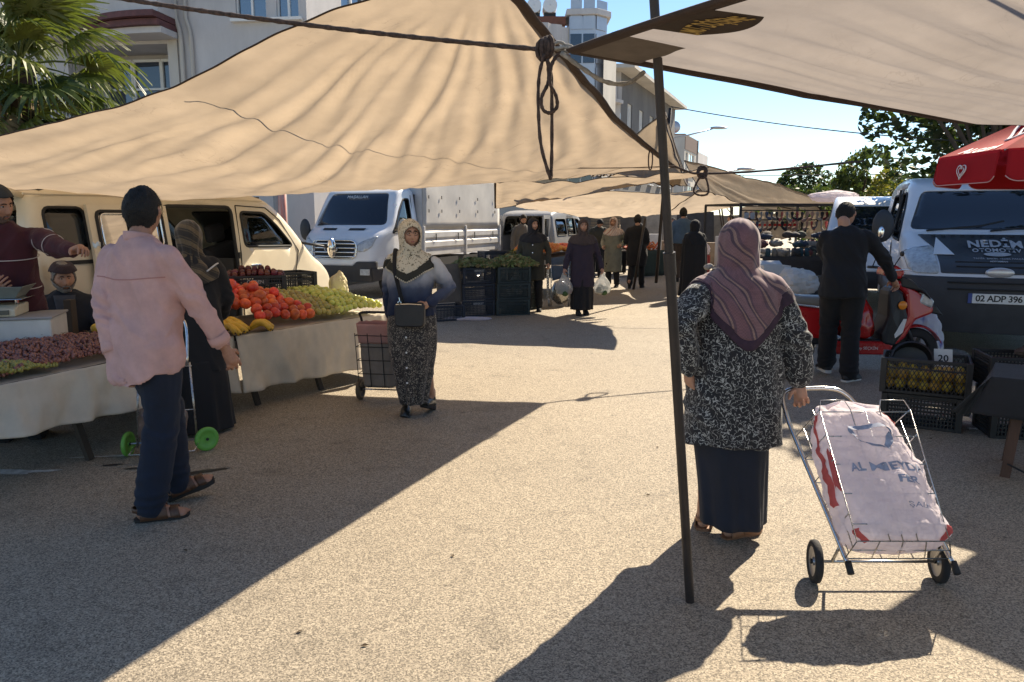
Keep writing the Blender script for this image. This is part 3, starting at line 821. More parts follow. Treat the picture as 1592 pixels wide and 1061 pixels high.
# rope lying above the big tarp (its shadow shows through the canvas)
ro = rope('sagging_rope', [V(p) + sd*.10 for p in ((-1.9, 4.62, 2.29), (-1.78, 4.66, 2.25), (-1.5, 5.22, 2.17), (-1.14, 5.81, 2.11), (-.5, 6.38, 2.04), (.35, 7.56, 2.03), (1.09, 8.0, 2.05), (1.65, 8.02, 2.07))], .005, M_ROPE, 'rope lying on the big tan tarp, seen as a shadow line')
ro2 = rope('sagging_rope', [TT + E1 * .2 + E2 * .9 + V((0, 0, .5)), TT + E1 * 2.2 + E2 * .75 + V((0, 0, .32)), TT + E1 * 5 + E2 * .2 + V((0, 0, .6))], .010, M_ROPE, 'rope running above the grey beige tarp, seen as a shadow line')
# corner rope of the big tarp with a knot and loop
KC = at(1092, 270, 8.7)
cr = empty('corner_rope', KC, 0, 'knotted rope with hanging loop at the right corner of the big tarp', 'rope')
rope('lashing', [TC - KC, (TC - KC) * .5 + V((0, 0, -.02)), V((0, 0, 0)), V((.8, .35, .05)), V((2.2, .9, .2))], .013, M_ROPE, '', parent=cr)
b = MB()
for k in range(4):
 b.tube([V((math.cos(t) * .05, .02 * math.sin(k), math.sin(t) * .05 + .01 * k)) for t in [2 * PI * j / 10 for j in range(10)]], .016, 6, closed=True)
b.build('knot', M_ROPE, cr, smooth=True)
rope('loop', [V((0, 0, 0)), V((-.06, 0, -.1)), V((-.09, 0, -.2)), V((-.02, 0, -.24)), V((.07, 0, -.22)), V((.06, 0, -.1)), V((.01, 0, 0))], .012, M_ROPE, '', parent=cr)
# small loop tied on the right edge
eb = big(0, .78)
b = MB(); b.tube([eb + V((.02 * math.sin(t), 0, -.10 + .10 * math.cos(t))) for t in [2 * PI * j / 12 for j in range(12)]], .007, 6, closed=True); tag(b.build('rope_loop', M_ROPE, smooth=True), 'small rope loop hanging from the right edge of the big tarp', 'rope')
# --- tarps further down the street
def sheet(name, label, corners, m, sagz=.25, nu=46, nv=30, fold=.04, ff=30, seed=1.0, edges=('a0', 'a1', 'b0', 'b1'), hem=.02, fan=None):
 c = [V(p) for p in corners]
 def fn(a, b):
  p = c[0].lerp(c[1], a).lerp(c[3].lerp(c[2], a), b)
  z = -sagz * (math.sin(PI * a) * .6 + math.sin(PI * b) * .6) * .6
  d = p - (fan or c[0]); an = math.atan2(d.y, d.x) + d.z * .3
  w = fold * (abs(math.sin(an * ff + 2 * noise.noise(V((an * 6, d.length * .3, seed)))))) * sstep(.1, 1.4, d.length)
  w += .05 * noise.noise(p * .8 + V((seed, 0, 0))) + fold * .5 * noise.noise(p * 3)
  return p + V((0, 0, z + w))
 return tarp(name, label, fn, nu, nv, m, edges, hem)
# tan strip right behind the big tarp
sheet('market_tarp', 'tan tarp just behind and below the big tarp, over the truck', [at(770, 322, 17.5), at(1075, 268, 13.5), at(1100, 262, 11.5), at(770, 285, 12)], M_TARP, .2, ff=26, seed=2.2)
# pale tarp with long folds over the second stall
PK = at(1086, 296, 16.5)
sheet('market_tarp', 'pale tarp with long folds gathered at a rope loop over the orange stall', [at(798, 322, 19), at(1005, 338, 19), PK, at(820, 288, 15)], M_TARP3, .35, fold=.07, ff=18, seed=3.1, fan=PK)
sheet('market_tarp', 'pale tarp hanging low in the distance beneath the rope loop', [at(1000, 336, 23), at(1175, 315, 25), at(1185, 300, 21), PK], M_TARP3, .3, fold=.07, ff=15, seed=5.4, fan=PK)
# peaked tent behind the pole
TP = at(1030, 178, 14.6);
sheet('tent_peak', 'orange tan tent raised to a pole peak above the other tarps', [at(905, 268, 17), TP, at(1068, 292, 13.4), at(960, 275, 12.8)], M_TARP, .15, fold=.05, ff=16, seed=7.7, fan=TP)
sheet('tent_peak', 'right hand slope of the peaked tan tent beside the lean dark pole', [TP, at(1034, 176, 14.9), at(1062, 268, 14.2), at(1030, 262, 13.7)], M_TARP, .05, 14, 14, fold=.03, ff=14, seed=8.8, fan=TP)
for nm, lab, a, b_ in (('tent_pole', 'dark pole holding up the tent peak', at(1042, 168, 14.8), at(1020, 440, 15.3)), ('tent_pole', 'short dark strut crossing the tent peak pole', at(1032, 180, 14.9), at(1063, 270, 14.5))):
 q = MB(); q.tube([a, b_], .032, 8); tag(q.build(nm, M_POLE, smooth=True), lab, 'pole')
# long tarp running away on the right of the peak
sheet('market_tarp', 'tan tarp sloping down to the right over the sock stall', [at(1064, 250, 17), at(1312, 319, 21), at(1165, 321, 17.6), at(1088, 296, 16.6)], M_TARP, .0, fold=.05, ff=10, seed=9.3)
sheet('market_tarp', 'orange tan tarp hanging far behind the sock stall', [at(1150, 322, 30), at(1300, 322, 30), at(1300, 372, 29), at(1150, 372, 29)], M_TARP, .0, fold=.05, ff=10, seed=4.3, edges=())
# thin leaning stall poles
for k, (x0, y0, x1, y1, Y, lab) in enumerate(((1003, 340, 984, 455, 17.2, 'thin dark pole leaning beside the man in the black coat'), (1120, 308, 1128, 372, 22, 'thin stall pole below the far pale tarp, left one'),
 (1117, 320, 1126, 372, 22.6, 'thin stall pole crossing its neighbour below the far pale tarp'), (1136, 312, 1136, 372, 22, 'thin straight stall pole left of the sock stall'))):
 q = MB(); q.tube([at(x0, y0, Y), at(x1, y1, Y)], .03 if k == 0 else .022, 8); tag(q.build('stall_pole', M_POLE, smooth=True), lab, 'pole', 'thin stall poles')
# overhead cables
def cable(a, b, d, r, label):
 q = MB(); q.tube(sag(a, b, d, 20), r, 5); tag(q.build('overhead_cable', mat('cable', (.05, .05, .05), .7), smooth=True), label, 'cable')
cable(at(1043, 166, 14.8), at(1600, 224, 13.0), .12, .010, 'thin cable from the tent peak across the sky to the red parasol')
cable(at(1092, 272, 30), at(1500, 268, 26), .05, .016, 'level cable low in the sky in front of the small trees')
cable(at(1170, 283, 45), at(1330, 296, 40), .1, .02, 'lowest thin cable above the tan tarp on the right')
# ================================================================ vehicles
def chaikin(p, n=2):
 for _ in range(n):
  q = [p[0]]
  for a, b in zip(p, p[1:]):
   q.append((lerp(a[0], b[0], .25), lerp(a[1], b[1], .25))); q.append((lerp(a[0], b[0], .75), lerp(a[1], b[1], .75)))
  q.append(p[-1]); p = q
 return p
def inpoly(x, y, P):
 c = False; j = len(P) - 1
 for i in range(len(P)):
  if (P[i][1] > y) != (P[j][1] > y) and x < (P[j][0] - P[i][0]) * (y - P[i][1]) / (P[j][1] - P[i][1]) + P[i][0]: c = not c
  j = i
 return c
def rrect(x0, x1, z0, z1, r, n=3):
 out = []
 for cx, cz, a0 in ((x1 - r, z1 - r, 0), (x0 + r, z1 - r, 90), (x0 + r, z0 + r, 180), (x1 - r, z0 + r, 270)):
  for k in range(n + 1):
   a = R(a0 + 90 * k / n); out.append((cx + r * math.cos(a), cz + r * math.sin(a)))
 return out
def rpoly(P, f=.18):
 out = []
 n = len(P)
 for i in range(n):
  a, b, c = V((*P[i-1], 0)), V((*P[i], 0)), V((*P[(i+1) % n], 0))
  u = b + (a - b).normalized() * min(f, (a - b).length * .45); w = b + (c - b).normalized() * min(f, (c - b).length * .45)
  for t in (0, .33, .67, 1):
   q = u * (1-t)**2 + b * (2*t*(1-t)) + w * t*t; out.append((q.x, q.y))
 return out
def circ(cx, cz, r, n=20, a0=0, a1=360): return [(cx + r * math.cos(R(a0 + (a1 - a0) * k / n)), cz + r * math.sin(R(a0 + (a1 - a0) * k / n))) for k in range(n)]
def shell(root, prof, hw, zbot, parts, m_body, deform, r=.09, smooth=3, across=14, name='body', solid=.02, step=.25):
 prof = chaikin(prof, smooth)
 n = len(prof)
 nrm = []
 for i in range(n):
  a, b = prof[max(0, i-1)], prof[min(n-1, i+1)]
  t = V((b[0]-a[0], b[1]-a[1], 0)).normalized(); nrm.append((-t.y, t.x))
 bm = bmesh.new()
 for sgn in (1, -1):
  pl = [bm.verts.new((p[0] - r*q[0], sgn*hw, p[1] - r*q[1])) for p, q in zip(prof, nrm)]
  f = bm.faces.new(pl)
  loops = [pl]
  for k in range(1, 5):
   th = PI/2*k/4
   cur = [bm.verts.new((p[0] - r*q[0] + r*math.sin(th)*q[0], sgn*(hw - r + r*math.cos(th)), p[1] - r*q[1] + r*math.sin(th)*q[1])) for p, q in zip(prof, nrm)]
   loops.append(cur)
  for A, B in zip(loops, loops[1:]):
   for i in range(n-1):
    bm.faces.new((A[i], A[i+1], B[i+1], B[i]))
  if sgn == 1: top = loops[-1]
  else: bot = loops[-1]
 rows = [top] + [[bm.verts.new((p[0], lerp(hw - r, -(hw - r), k/across), p[1])) for p in prof] for k in range(1, across)] + [bot]
 for A, B in zip(rows, rows[1:]):
  for i in range(n-1): bm.faces.new((A[i], A[i+1], B[i+1], B[i]))
 bm.normal_update()
 def cut(co, no, fs):
  if not fs: return fs
  g = set(fs)
  for f in fs: g.update(f.edges); g.update(f.verts)
  q = bmesh.ops.bisect_plane(bm, geom=list(g), dist=1e-5, plane_co=co, plane_no=no)
  return [f for f in q['geom'] if isinstance(f, bmesh.types.BMFace)]
 xs = [p[0] for p in prof]; zs = [p[1] for p in prof]
 cand = [f for f in bm.faces if abs(f.normal.y) > .95]
 x = min(xs) + step
 while x < max(xs): cand = cut((x, 0, 0), (1, 0, 0), cand); x += step
 z = zbot + step
 while z < max(zs): cand = cut((0, 0, z), (0, 0, 1), cand); z += step
 bmesh.ops.recalc_face_normals(bm, faces=bm.faces)
 lay = bm.faces.layers.int.new('part')
 for pid, p in enumerate(parts, 1):
  P = p['poly']; view = p.get('view', 'side'); sgs = p.get('sides', (1, -1))
  if view == 'side': ok = lambda f: abs(f.normal.y) > .5 and (1 if f.normal.y > 0 else -1) in sgs; ij = (0, 2)
  elif view == 'front': ok = lambda f: f.normal.x > .12 and f.calc_center_median().x > p.get('xmin', 2); ij = (1, 2)
  elif view == 'rear': ok = lambda f: f.normal.x < -.25 and f.calc_center_median().x < 1.2; ij = (1, 2)
  a0, a1 = min(q[0] for q in P), max(q[0] for q in P); b0, b1 = min(q[1] for q in P), max(q[1] for q in P)
  def near(f):
   if not ok(f): return False
   ii = [v.co[ij[0]] for v in f.verts]; jj = [v.co[ij[1]] for v in f.verts]
   return max(ii) > a0 - .01 and min(ii) < a1 + .01 and max(jj) > b0 - .01 and min(jj) < b1 + .01
  cand = [f for f in bm.faces if near(f)]
  for k in range(len(P)):
   u, w = P[k], P[(k+1) % len(P)]
   co = [0, 0, 0]; co[ij[0]], co[ij[1]] = u
   no = [0, 0, 0]; no[ij[0]], no[ij[1]] = (w[1]-u[1], -(w[0]-u[0]))
   if abs(no[ij[0]]) + abs(no[ij[1]]) < 1e-9: continue
   cand = cut(co, no, cand)
  for f in cand:
   if f.is_valid:
    c = f.calc_center_median()
    if inpoly(c[ij[0]], c[ij[1]], P): f[lay] = pid
 for v in bm.verts: v.co = deform(v.co)
 bmesh.ops.remove_doubles(bm, verts=bm.verts, dist=1e-5)
 bmesh.ops.recalc_face_normals(bm, faces=bm.faces)
 bm.normal_update()
 objs = {}
 def extract(pid, nm, m, off, sol, parent, sgn=None):
  vs, fs, idx = [], [], {}
  for f in bm.faces:
   if f[lay] != pid: continue
   if sgn and (1 if f.calc_center_median().y > 0 else -1) != sgn: continue
   ff = []
   for v in f.verts:
    if v.index not in idx:
     idx[v.index] = len(vs); vs.append(v.co + v.normal * off)
    ff.append(idx[v.index])
   fs.append(ff)
  if not fs: return None
  me = bpy.data.meshes.new(nm); me.from_pydata([tuple(v) for v in vs], [], fs); me.update()
  o = link_mesh(nm, me, m, parent); sharp(me, 35)
  if sol:
   q = o.modifiers.new('s', 'SOLIDIFY'); q.thickness = sol; q.offset = -1
  return o
 bm.verts.index_update()
 body = extract(0, name, m_body, 0, solid, root)
 objs['body'] = body
 for pid, p in enumerate(parts, 1):
  if p.get('mat') is None: continue
  for sg in ((1, -1) if p.get('view', 'side') == 'side' else (None,)):
   o = extract(pid, p['name'], p['mat'], p.get('off', .004), p.get('solid', .012), p.get('parent', root) or body, sg)
   if o: objs.setdefault(p['name'], []).append(o)
 for p in parts:
  if not p.get('seal'): continue
  P = p['poly']; view = p.get('view', 'side')
  for sg in (p.get('sides', (1, -1)) if view == 'side' else (1,)):
   pts = []
   if view == 'side':
    Q = []
    for k in range(len(P)):
     u, w = P[k], P[(k+1) % len(P)]
     for t in (0, .5): Q.append((lerp(u[0], w[0], t), lerp(u[1], w[1], t)))
    pts = [deform(V((a, sg*hw, b))) for a, b in Q]
    b = MB(); b.tube(pts, p['seal'], 6, closed=True); b.build('seal', M_RUB, root, smooth=True)
 bm.free()
 return objs
M_RUB = mat('black rubber', (.018, .018, .019), .75, .2, 20)
M_TYRE = mat('tyre rubber', (.022, .021, .021), .85, .3, 20, .3, 150)
M_CREAM = mat('cream van paint', (.70, .62, .47), .35, .10, 2.5, coat=.3)
M_VWHITE = mat('white van paint', (.66, .67, .69), .32, .08, 2.0, coat=.4)
M_VDARK = mat('dark grey panel paint', (.040, .042, .048), .42, .3, 3, coat=.15)
M_PLAST = mat('grey black bumper plastic', (.035, .036, .040), .6, .25, 6)
M_CHROME = mat('chrome', (.72, .72, .72), .14, metal=1)
M_LAMP = mat('clear headlamp', (.42, .44, .45), .12, .35, 18, .4, 40, coat=1)
M_INT = mat('van interior trim', (.06, .055, .05), .9, .2, 6)
M_SEAT = mat('dark seat cloth', (.025, .025, .03), .95)
M_GL1 = glass('van glass dark', (.012, .014, .016), .30)
M_GL2 = glass('van glass clear', (.02, .022, .024), .72)
M_GL3 = glass('windscreen glass', (.010, .013, .020), .18)
M_RIM = mat('steel rim', (.35, .35, .36), .35, .2, 8, metal=.8)
def wheel(root, x, y, r, w=.19, hub=True, flip=1):
 t = MB(); t.lathe([(r*.62, -w/2), (r*.9, -w/2), (r*.985, -w*.40), (r, -w*.2), (r, w*.2), (r*.985, w*.40), (r*.9, w/2), (r*.62, w/2)], 28, (0, 0, 0), 'y')
 wo = empty('wheel', (x, y, r)); wo.parent = root
 t.build('tyre', M_TYRE, wo, auto=50)
 m = MB(); m.lathe([(.015, flip*w*.20), (r*.14, flip*w*.22), (r*.18, flip*w*.12), (r*.45, flip*w*.06), (r*.56, flip*w*.30), (r*.64, flip*w*.48)], 24, (0, 0, 0), 'y'); m.build('rim', M_RIM, wo, auto=50)
 return wo
def seat(root, x, y, z=.55):
 b = MB(); b.bx(x-.25, x+.25, y-.24, y+.24, z, z+.18); b.bar((x-.22, y, z+.15), (x-.36, y, z+.75), .46, .14, (0, 1, 0)); b.bar((x-.37, y, z+.78), (x-.40, y, z+.98), .26, .10, (0, 1, 0))
 return b.build('seat', M_SEAT, root, bevel=.04)
def mirror(root, p, sx=.10, sz=.22, arm=None, m=None):
 b = MB(); b.ball((0, 0, 0), (.07, sx, sz/2), 12, 8); o = b.build('mirror', m or M_PLAST, root, smooth=True); o.location = p
 if arm:
  a = MB(); a.tube([V((0, 0, 0)), V(arm) - V(p)], .018, 6); a.build('mirror_arm', M_PLAST, o, smooth=True)
 return o
# ---------------------------------------------------------------- cream van behind the fruit stall
def cream_van():
 fwd = V((math.sin(R(21)), math.cos(R(21)), 0)); rgt = V((fwd.y, -fwd.x, 0))
 rear_r = V((-3.96, 6.3, 0)); hw = .84
 loc = rear_r - rgt * hw
 root = empty('cream_van', loc, math.atan2(fwd.y, fwd.x), 'cream minivan with side door and tailgate open behind the fruit stall', 'van')
 def D(c):
  x, y, z = c
  y *= 1 - .10 * sstep(1.15, 1.95, z)
  y *= 1 - .10 * sstep(3.6, 4.55, x) ** 2
  x -= .13 * (y/hw)**2 * sstep(2.6, 4.2, x)
  return V((x, y, z))
 prof = [(.02, .34), (0, .6), (.0, 1.1), (.05, 1.62), (.12, 1.84), (.5, 1.885), (1.6, 1.90), (2.7, 1.885), (3.1, 1.83), (3.45, 1.62), (3.98, 1.13), (4.25, 1.02), (4.46, .86), (4.50, .6), (4.46, .34)]
 rw = rrect(.17, .56, 1.30, 1.69, .06)
 fw = rpoly([(2.58, 1.28), (2.58, 1.67), (3.0, 1.66), (3.22, 1.52), (3.52, 1.26)], .06)
 fq = rpoly([(3.36, 1.25), (3.30, 1.44), (3.56, 1.25)], .02)
 op = rpoly([(1.46, .42), (1.46, 1.72), (2.44, 1.72), (2.44, .42)], .08)
 parts = [
 dict(name='rear_side_window', poly=rw, mat=M_GL1, off=-.012, seal=.014),
 dict(name='front_door_window', poly=fw, mat=M_GL2, off=-.012, seal=.014),
 dict(name='door_opening', poly=op, mat=None, sides=(-1,), seal=.02),
 dict(name='side_window', poly=rrect(1.0, 2.35, 1.28, 1.68, .06), mat=M_GL2, off=-.012, sides=(1,), seal=.014),
 dict(name='arch', poly=circ(.82, .30, .35), mat=None), dict(name='arch', poly=circ(3.72, .30, .35), mat=None),
 dict(name='windscreen', view='front', poly=rrect(-.68, .68, 1.19, 1.70, .08), xmin=3.0, mat=M_GL3, off=-.01),
 dict(name='bumper', view='front', poly=[(-.9, .3), (.9, .3), (.9, .56), (-.9, .56)], xmin=4, mat=M_PLAST, off=.02),
 dict(name='headlamp', view='front', poly=rrect(-.74, -.42, .68, .86, .03), xmin=4, mat=M_LAMP, off=.006),
 dict(name='headlamp', view='front', poly=rrect(.42, .74, .68, .86, .03), xmin=4, mat=M_LAMP, off=.006),
 dict(name='tailgate_opening', view='rear', poly=rrect(-.66, .66, .5, 1.74, .08), mat=None),
 ]
 objs = shell(root, prof, hw, .34, parts, M_CREAM, D, r=.085)
 body = objs['body']
 def SP(x, z, off=.004):
  p = D(V((x, -hw, z))); return p + V((0, -off, 0))
 ln = MB(); ln.tube([SP(x, z) for x, z in ((2.52, 1.74), (2.50, 1.2), (2.50, .45), (3.3, .42))], .006, 5); ln.tube([SP(x, z) for x, z in ((2.52, 1.74), (3.05, 1.72), (3.3, 1.58), (3.64, 1.2), (3.55, .9), (3.5, .6))], .006, 5); ln.build('door_gap', M_RUB, body)
 ln = MB(); ln.tube([SP(.02, 1.80), SP(1.5, 1.815), SP(3.0, 1.80)], .010, 5); ln.build('drip_rail', M_CREAM, body)
 h = MB(); h.bx(2.62, 2.80, -hw-.035, -hw-.004, 1.04, 1.075); h.build('door_handle', M_CHROME, root, bevel=.008)
 for z in (.75, 1.15):
  h = MB(); h.bx(2.445, 2.475, -hw-.012, -hw+.01, z, z+.07); h.build('hinge', M_RUB, root)
 dr = MB()
 y0 = -hw - .075
 dro = empty('sliding_door', (0, 0, 0)); dro.parent = root
 def DP(x, z, o=0): return D(V((x, -hw, z))) + V((0, -.075 - o, 0))
 wx = (.62, 1.36, 1.30, 1.66)
 xs = [.54, wx[0], wx[1], 1.44]; zs = [.42, .9, 1.18, wx[2], wx[3], 1.72]
 for i in range(3):
  for j in range(5):
   if i == 1 and j == 3: continue
   dr.add([DP(xs[i], zs[j]), DP(xs[i+1], zs[j]), DP(xs[i+1], zs[j+1]), DP(xs[i], zs[j+1])], [(0, 1, 2, 3)])
 dr.build('panel', M_CREAM, dro, solid=.035)
 gl = MB(); gl.add([DP(.62, 1.30, -.015), DP(1.36, 1.30, -.015), DP(1.36, 1.66, -.015), DP(.62, 1.66, -.015)], [(0, 1, 2, 3)]); gl.build('window', M_GL1, dro)
 gf = MB(); gf.tube([DP(x, z, .004) for x, z in rrect(.62, 1.36, 1.30, 1.66, .05)], .017, 6, closed=True); gf.build('seal', M_RUB, dro, smooth=True)
 gf = MB(); gf.tube([DP(x, z, .010) for x, z in rrect(.65, 1.33, 1.325, 1.64, .05)], .009, 6, closed=True); gf.build('window_trim', M_CHROME, dro, smooth=True)
 gf = MB(); gf.bar(DP(.98, 1.3, 0), DP(.98, 1.66, 0), .03, .012, (0, 1, 0)); gf.build('window_bar', M_RUB, dro)
 hd = MB(); hd.bx(.66, .86, y0-.03, y0-.002, 1.12, 1.18); hd.build('handle', M_RUB, dro, bevel=.008)
 hd = MB(); hd.tube([DP(x, z, .003) for x, z in rrect(.64, .90, 1.08, 1.24, .04)], .005, 5, closed=True); hd.build('handle_recess', M_RUB, dro)
 tr = MB(); tr.bx(.25, 1.46, -hw-.012, -hw+.0, 1.20, 1.235); tr.build('slide_rail', M_RUB, root)
 tg = MB()
 def TGp(a, b):
  y = lerp(-.66, .66, a); x = .12 - 1.0 * b; z = 1.86 + .16 * math.sin(b * 2.0) - .05 * b - .05 * (2*a-1)**2
  return V((x, y, z))
 tg.grid(TGp, 10, 10); tgo = tg.build('tailgate', M_CREAM, root, smooth=True, solid=.05)
 for y in (-.6, .6):
  s = MB(); s.tube([(.06, y, 1.35), (-.38, y, 1.90)], .012, 6); s.build('gas_strut', M_RUB, root)
 i = MB(); i.bx(.06, 3.6, -hw+.06, hw-.06, .40, .44); i.build('floor', M_INT, root)
 i = MB(); i.bx(2.46, 2.50, -hw+.08, hw-.08, .45, 1.15); i.build('bulkhead', M_INT, root)
 i = MB(); i.bx(3.62, 3.95, -hw+.1, hw-.1, .6, 1.10); i.build('dashboard', M_INT, root, bevel=.04)
 i = MB(); i.bx(.2, 3.0, -hw+.12, hw-.12, 1.83, 1.845); i.build('headlining', M_INT, root)
 seat(root, 2.95, -.42); seat(root, 2.95, .42); seat(root, 1.25, .30, .5)
 for x in (.82, 3.72):
  wheel(root, x, -hw+.10, .30, flip=-1); wheel(root, x, hw-.10, .30)
 mirror(root, (3.95, -hw-.22, 1.22), .05, .26, (3.62, -hw+.06, 1.30), M_CHROME)
 return root
cream_van()
# ---------------------------------------------------------------- white drop side truck
def truck():
 fwd = -RD; lft = V((-fwd.y, fwd.x, 0))
 front = V((-3.6, 15.3, 0)); hw = .98; L = 6.0
 root = empty('white_truck', front - fwd * L, math.atan2(fwd.y, fwd.x), 'white light truck with chrome barred grille and canvas sided drop bed', 'truck')
 def D(c):
  x, y, z = c
  y *= 1 - .10 * sstep(1.3, 2.2, z)
  y *= 1 - .14 * sstep(5.2, 6.05, x) ** 2
  x -= .22 * (abs(y)/hw)**2.5 * sstep(4.6, 5.7, x)
  return V((x, y, z))
 prof = [(4.22, .42), (4.2, 1.0), (4.2, 2.0), (4.24, 2.2), (4.5, 2.24), (4.75, 2.22), (4.98, 2.1), (5.35, 1.62), (5.52, 1.42), (5.8, 1.28), (5.93, 1.13), (5.98, .9), (6.0, .6), (5.94, .34)]
 gr = rrect(-.55, .55, .80, 1.16, .12, 5)
 def lamp(s): return [(s*a, b) for a, b in rpoly([(.60, .99), (.64, .93), (.80, .94), (.93, 1.03), (.945, 1.25), (.62, 1.10)], .04)]
 parts = [
 dict(name='windscreen', view='front', poly=rpoly([(-.88, 1.46), (.88, 1.46), (.78, 2.12), (-.78, 2.12)], .1), xmin=4.6, mat=M_GL3, off=-.008),
 dict(name='bumper', view='front', poly=[(-1, .3), (1, .3), (1, .74), (.62, .74), (.52, .66), (-.52, .66), (-.62, .74), (-1, .74)], xmin=5.3, mat=M_PLAST, off=.02),
 dict(name='grille', view='front', poly=gr, xmin=5.3, mat=M_RUB, off=.004),
 dict(name='headlamp', view='front', poly=lamp(1), xmin=5.0, mat=M_LAMP, off=.012), dict(name='headlamp', view='front', poly=lamp(-1), xmin=5.0, mat=M_LAMP, off=.012),
 dict(name='hood_vent', view='front', poly=[(.16, 1.355), (.52, 1.355), (.52, 1.395), (.16, 1.395)], xmin=5.2, mat=M_RUB, off=.005),
 dict(name='hood_vent', view='front', poly=[(-.16, 1.355), (-.16, 1.395), (-.52, 1.395), (-.52, 1.355)], xmin=5.2, mat=M_RUB, off=.005),
 dict(name='door_window', poly=rpoly([(4.5, 1.32), (4.5, 2.0), (4.72, 2.0), (5.02, 1.75), (5.48, 1.30)], .05), mat=M_GL1, off=-.012, seal=.016),
 dict(name='arch', poly=circ(5.18, .38, .42), mat=None),
 dict(name='side_sill', poly=[(4.2, .3), (6.1, .3), (6.1, .62), (4.2, .62)], mat=M_PLAST, off=.012),
 ]
 o = shell(root, prof, hw, .42, parts, M_VWHITE, D, r=.10)
 body = o['body']
 gz = o['grille'][0]
 def F(y, z, off):       # point on the nose
  return V((6.0 - .22*(abs(y)/.98)**2.5*1 + off - .03 * max(0, z-.95)/.2, y * .87, z))
 for z in (.84, .925, 1.01, 1.095):
  for z2 in ((z, ),):
   b = MB(); b.tube([F(y, z, .02) for y in (-.58, -.4, -.2, 0, .2, .4, .58)], .016, 6); b.build('grille_bar', M_CHROME, root, smooth=True)
 b = MB(); b.tube([F(y * 1.1, z, .012) for y, z in gr], .016, 6, closed=True); b.build('grille_surround', M_CHROME, root, smooth=True)
 b = MB(); b.ball(F(0, .985, .04), (.02, .15, .06), 18, 8); eb = b.build('badge', mat('badge dark', (.03, .035, .06), .3), root, smooth=True)
 text_on('lettering', 'Ford', .075, M_CHROME, eb, frame(F(0, .985, .064), (0, 1, 0), (0, 0, 1)), shear=.2)
 b = MB(); b.tube([F(0, .985, .052) + V((0, .15*math.cos(t), .06*math.sin(t))) for t in [2*PI*k/20 for k in range(20)]], .006, 5, closed=True); b.build('badge_rim', M_CHROME, root, smooth=True)
 b = MB(); b.bx(5.93, 5.97, .62, .82, .48, .60); b.build('fog_lamp', M_LAMP, root); b = MB(); b.bx(5.93, 5.97, -.82, -.62, .48, .60); b.build('fog_lamp', M_LAMP, root)
 b = MB(); b.tube([(5.44, -.75, 1.455), (5.40, .0, 1.50), (5.25, .45, 1.68)], .012, 5); b.build('wiper', M_RUB, root)
 text_on('sticker', 'MAŞALLAH', .10, M_WHITE, root, frame((5.045, 0, 2.035), (0, 1, 0), (-.55, 0, .75)))
 for s in (1, -1):
  m = mirror(root, (5.26, s*1.21, 1.36), .13, .46, (5.2, s*.92, 1.32), mat('beige taped mirror', (.55, .47, .36), .7, .3, 9) if s == 1 else M_PLAST)
 b = MB(); b.bx(5.30, 5.36, -.75, -.58, 1.05, 1.06);
 ln = MB(); ln.tube([D(V((x, hw, z))) + V((0, .004, 0)) for x, z in ((4.42, 2.08), (4.40, 1.2), (4.42, .64), (4.9, .64), (5.0, .8))], .007, 5); ln.build('door_gap', M_RUB, body)
 h = MB(); h.bx(4.50, 4.72, hw-.01, hw+.03, 1.10, 1.14); h.build('door_handle', M_PLAST, root, bevel=.008)
 c = MB(); c.bx(.1, 4.3, -.42, .42, .50, .64); c.build('chassis', M_RUB, root)
 M_BED = mat('worn white bed paint', (.52, .51, .50), .55, .18, 3, .1, 40)
 M_CAN = mat('grey white canvas side', (.50, .48, .45), .85, .12, 2.5, .2, 50)
 b = MB(); b.bx(0, 4.14, -1.02, 1.02, .78, .90); b.build('bed_floor', M_BED, root, bevel=.01)
 for s in (1, -1):
  for x0, x1 in ((.03, 2.03), (2.10, 4.10)):
   b = MB()
   prof2 = [(0, .90), (0, .94), (.028, .97), (.028, 1.08), (0, 1.11), (0, 1.15), (.028, 1.18), (.028, 1.29), (0, 1.32), (0, 1.38)]
   b.add([(x, s*(1.02 + d), z) for x in (x0, x1) for d, z in prof2], [(k, k+1, 10+k+1, 10+k) for k in range(9)]); b.build('drop_side', M_BED, root, solid=.03)
  for x in (.02, 2.06, 4.12):
   b = MB(); b.bx(x-.03, x+.03, s*1.02-.03, s*1.02+.05, .74, 1.42); b.build('side_post', M_BED, root, bevel=.006)
  for x in (.5, 1.6, 2.5, 3.6):
   b = MB(); b.bx(x-.012, x+.012, s*1.06, s*1.075, 1.10, 1.26); b.build('latch', M_RUB, root)
  b = MB(); b.grid(lambda u, v: V((lerp(.02, 4.12, u), s*(1.035 + .02*noise.noise(V((u*5, v*2, 3)))), lerp(1.36, 2.62, v))), 24, 8); b.build('canvas_side', M_CAN, root, smooth=True, solid=.012)
  for x in (.35, 1.4, 2.4, 3.3, 3.9):
   for z in (1.72, 2.02):
    b = MB(); b.bx(x-.012, x+.012, s*1.055, s*1.066, z, z+.07); b.build('strap', M_RUB, root)
 b = MB(); b.grid(lambda u, v: V((lerp(.02, 4.12, u), lerp(-1.03, 1.03, v), 2.62 + .12*math.sin(PI*v))), 8, 10); b.build('canvas_roof', M_CAN, root, smooth=True, solid=.012)
 b = MB(); b.bx(4.12, 4.14, -1.02, 1.02, .9, 2.62); b.build('headboard', M_BED, root)
 b = MB(); b.bx(.0, .03, -1.02, 1.02, .9, 2.62); b.build('tail_canvas', M_CAN, root)
 b = MB(); b.bx(4.23, 4.27, -.9, .9, .5, 2.1); b.build('cab_rear_lining', M_INT, root)
 b = MB(); b.bx(5.0, 5.45, -.85, .85, 1.0, 1.40); b.build('dashboard', M_INT, root, bevel=.05)
 seat(root, 4.75, .45, .75); seat(root, 4.75, -.45, .75)
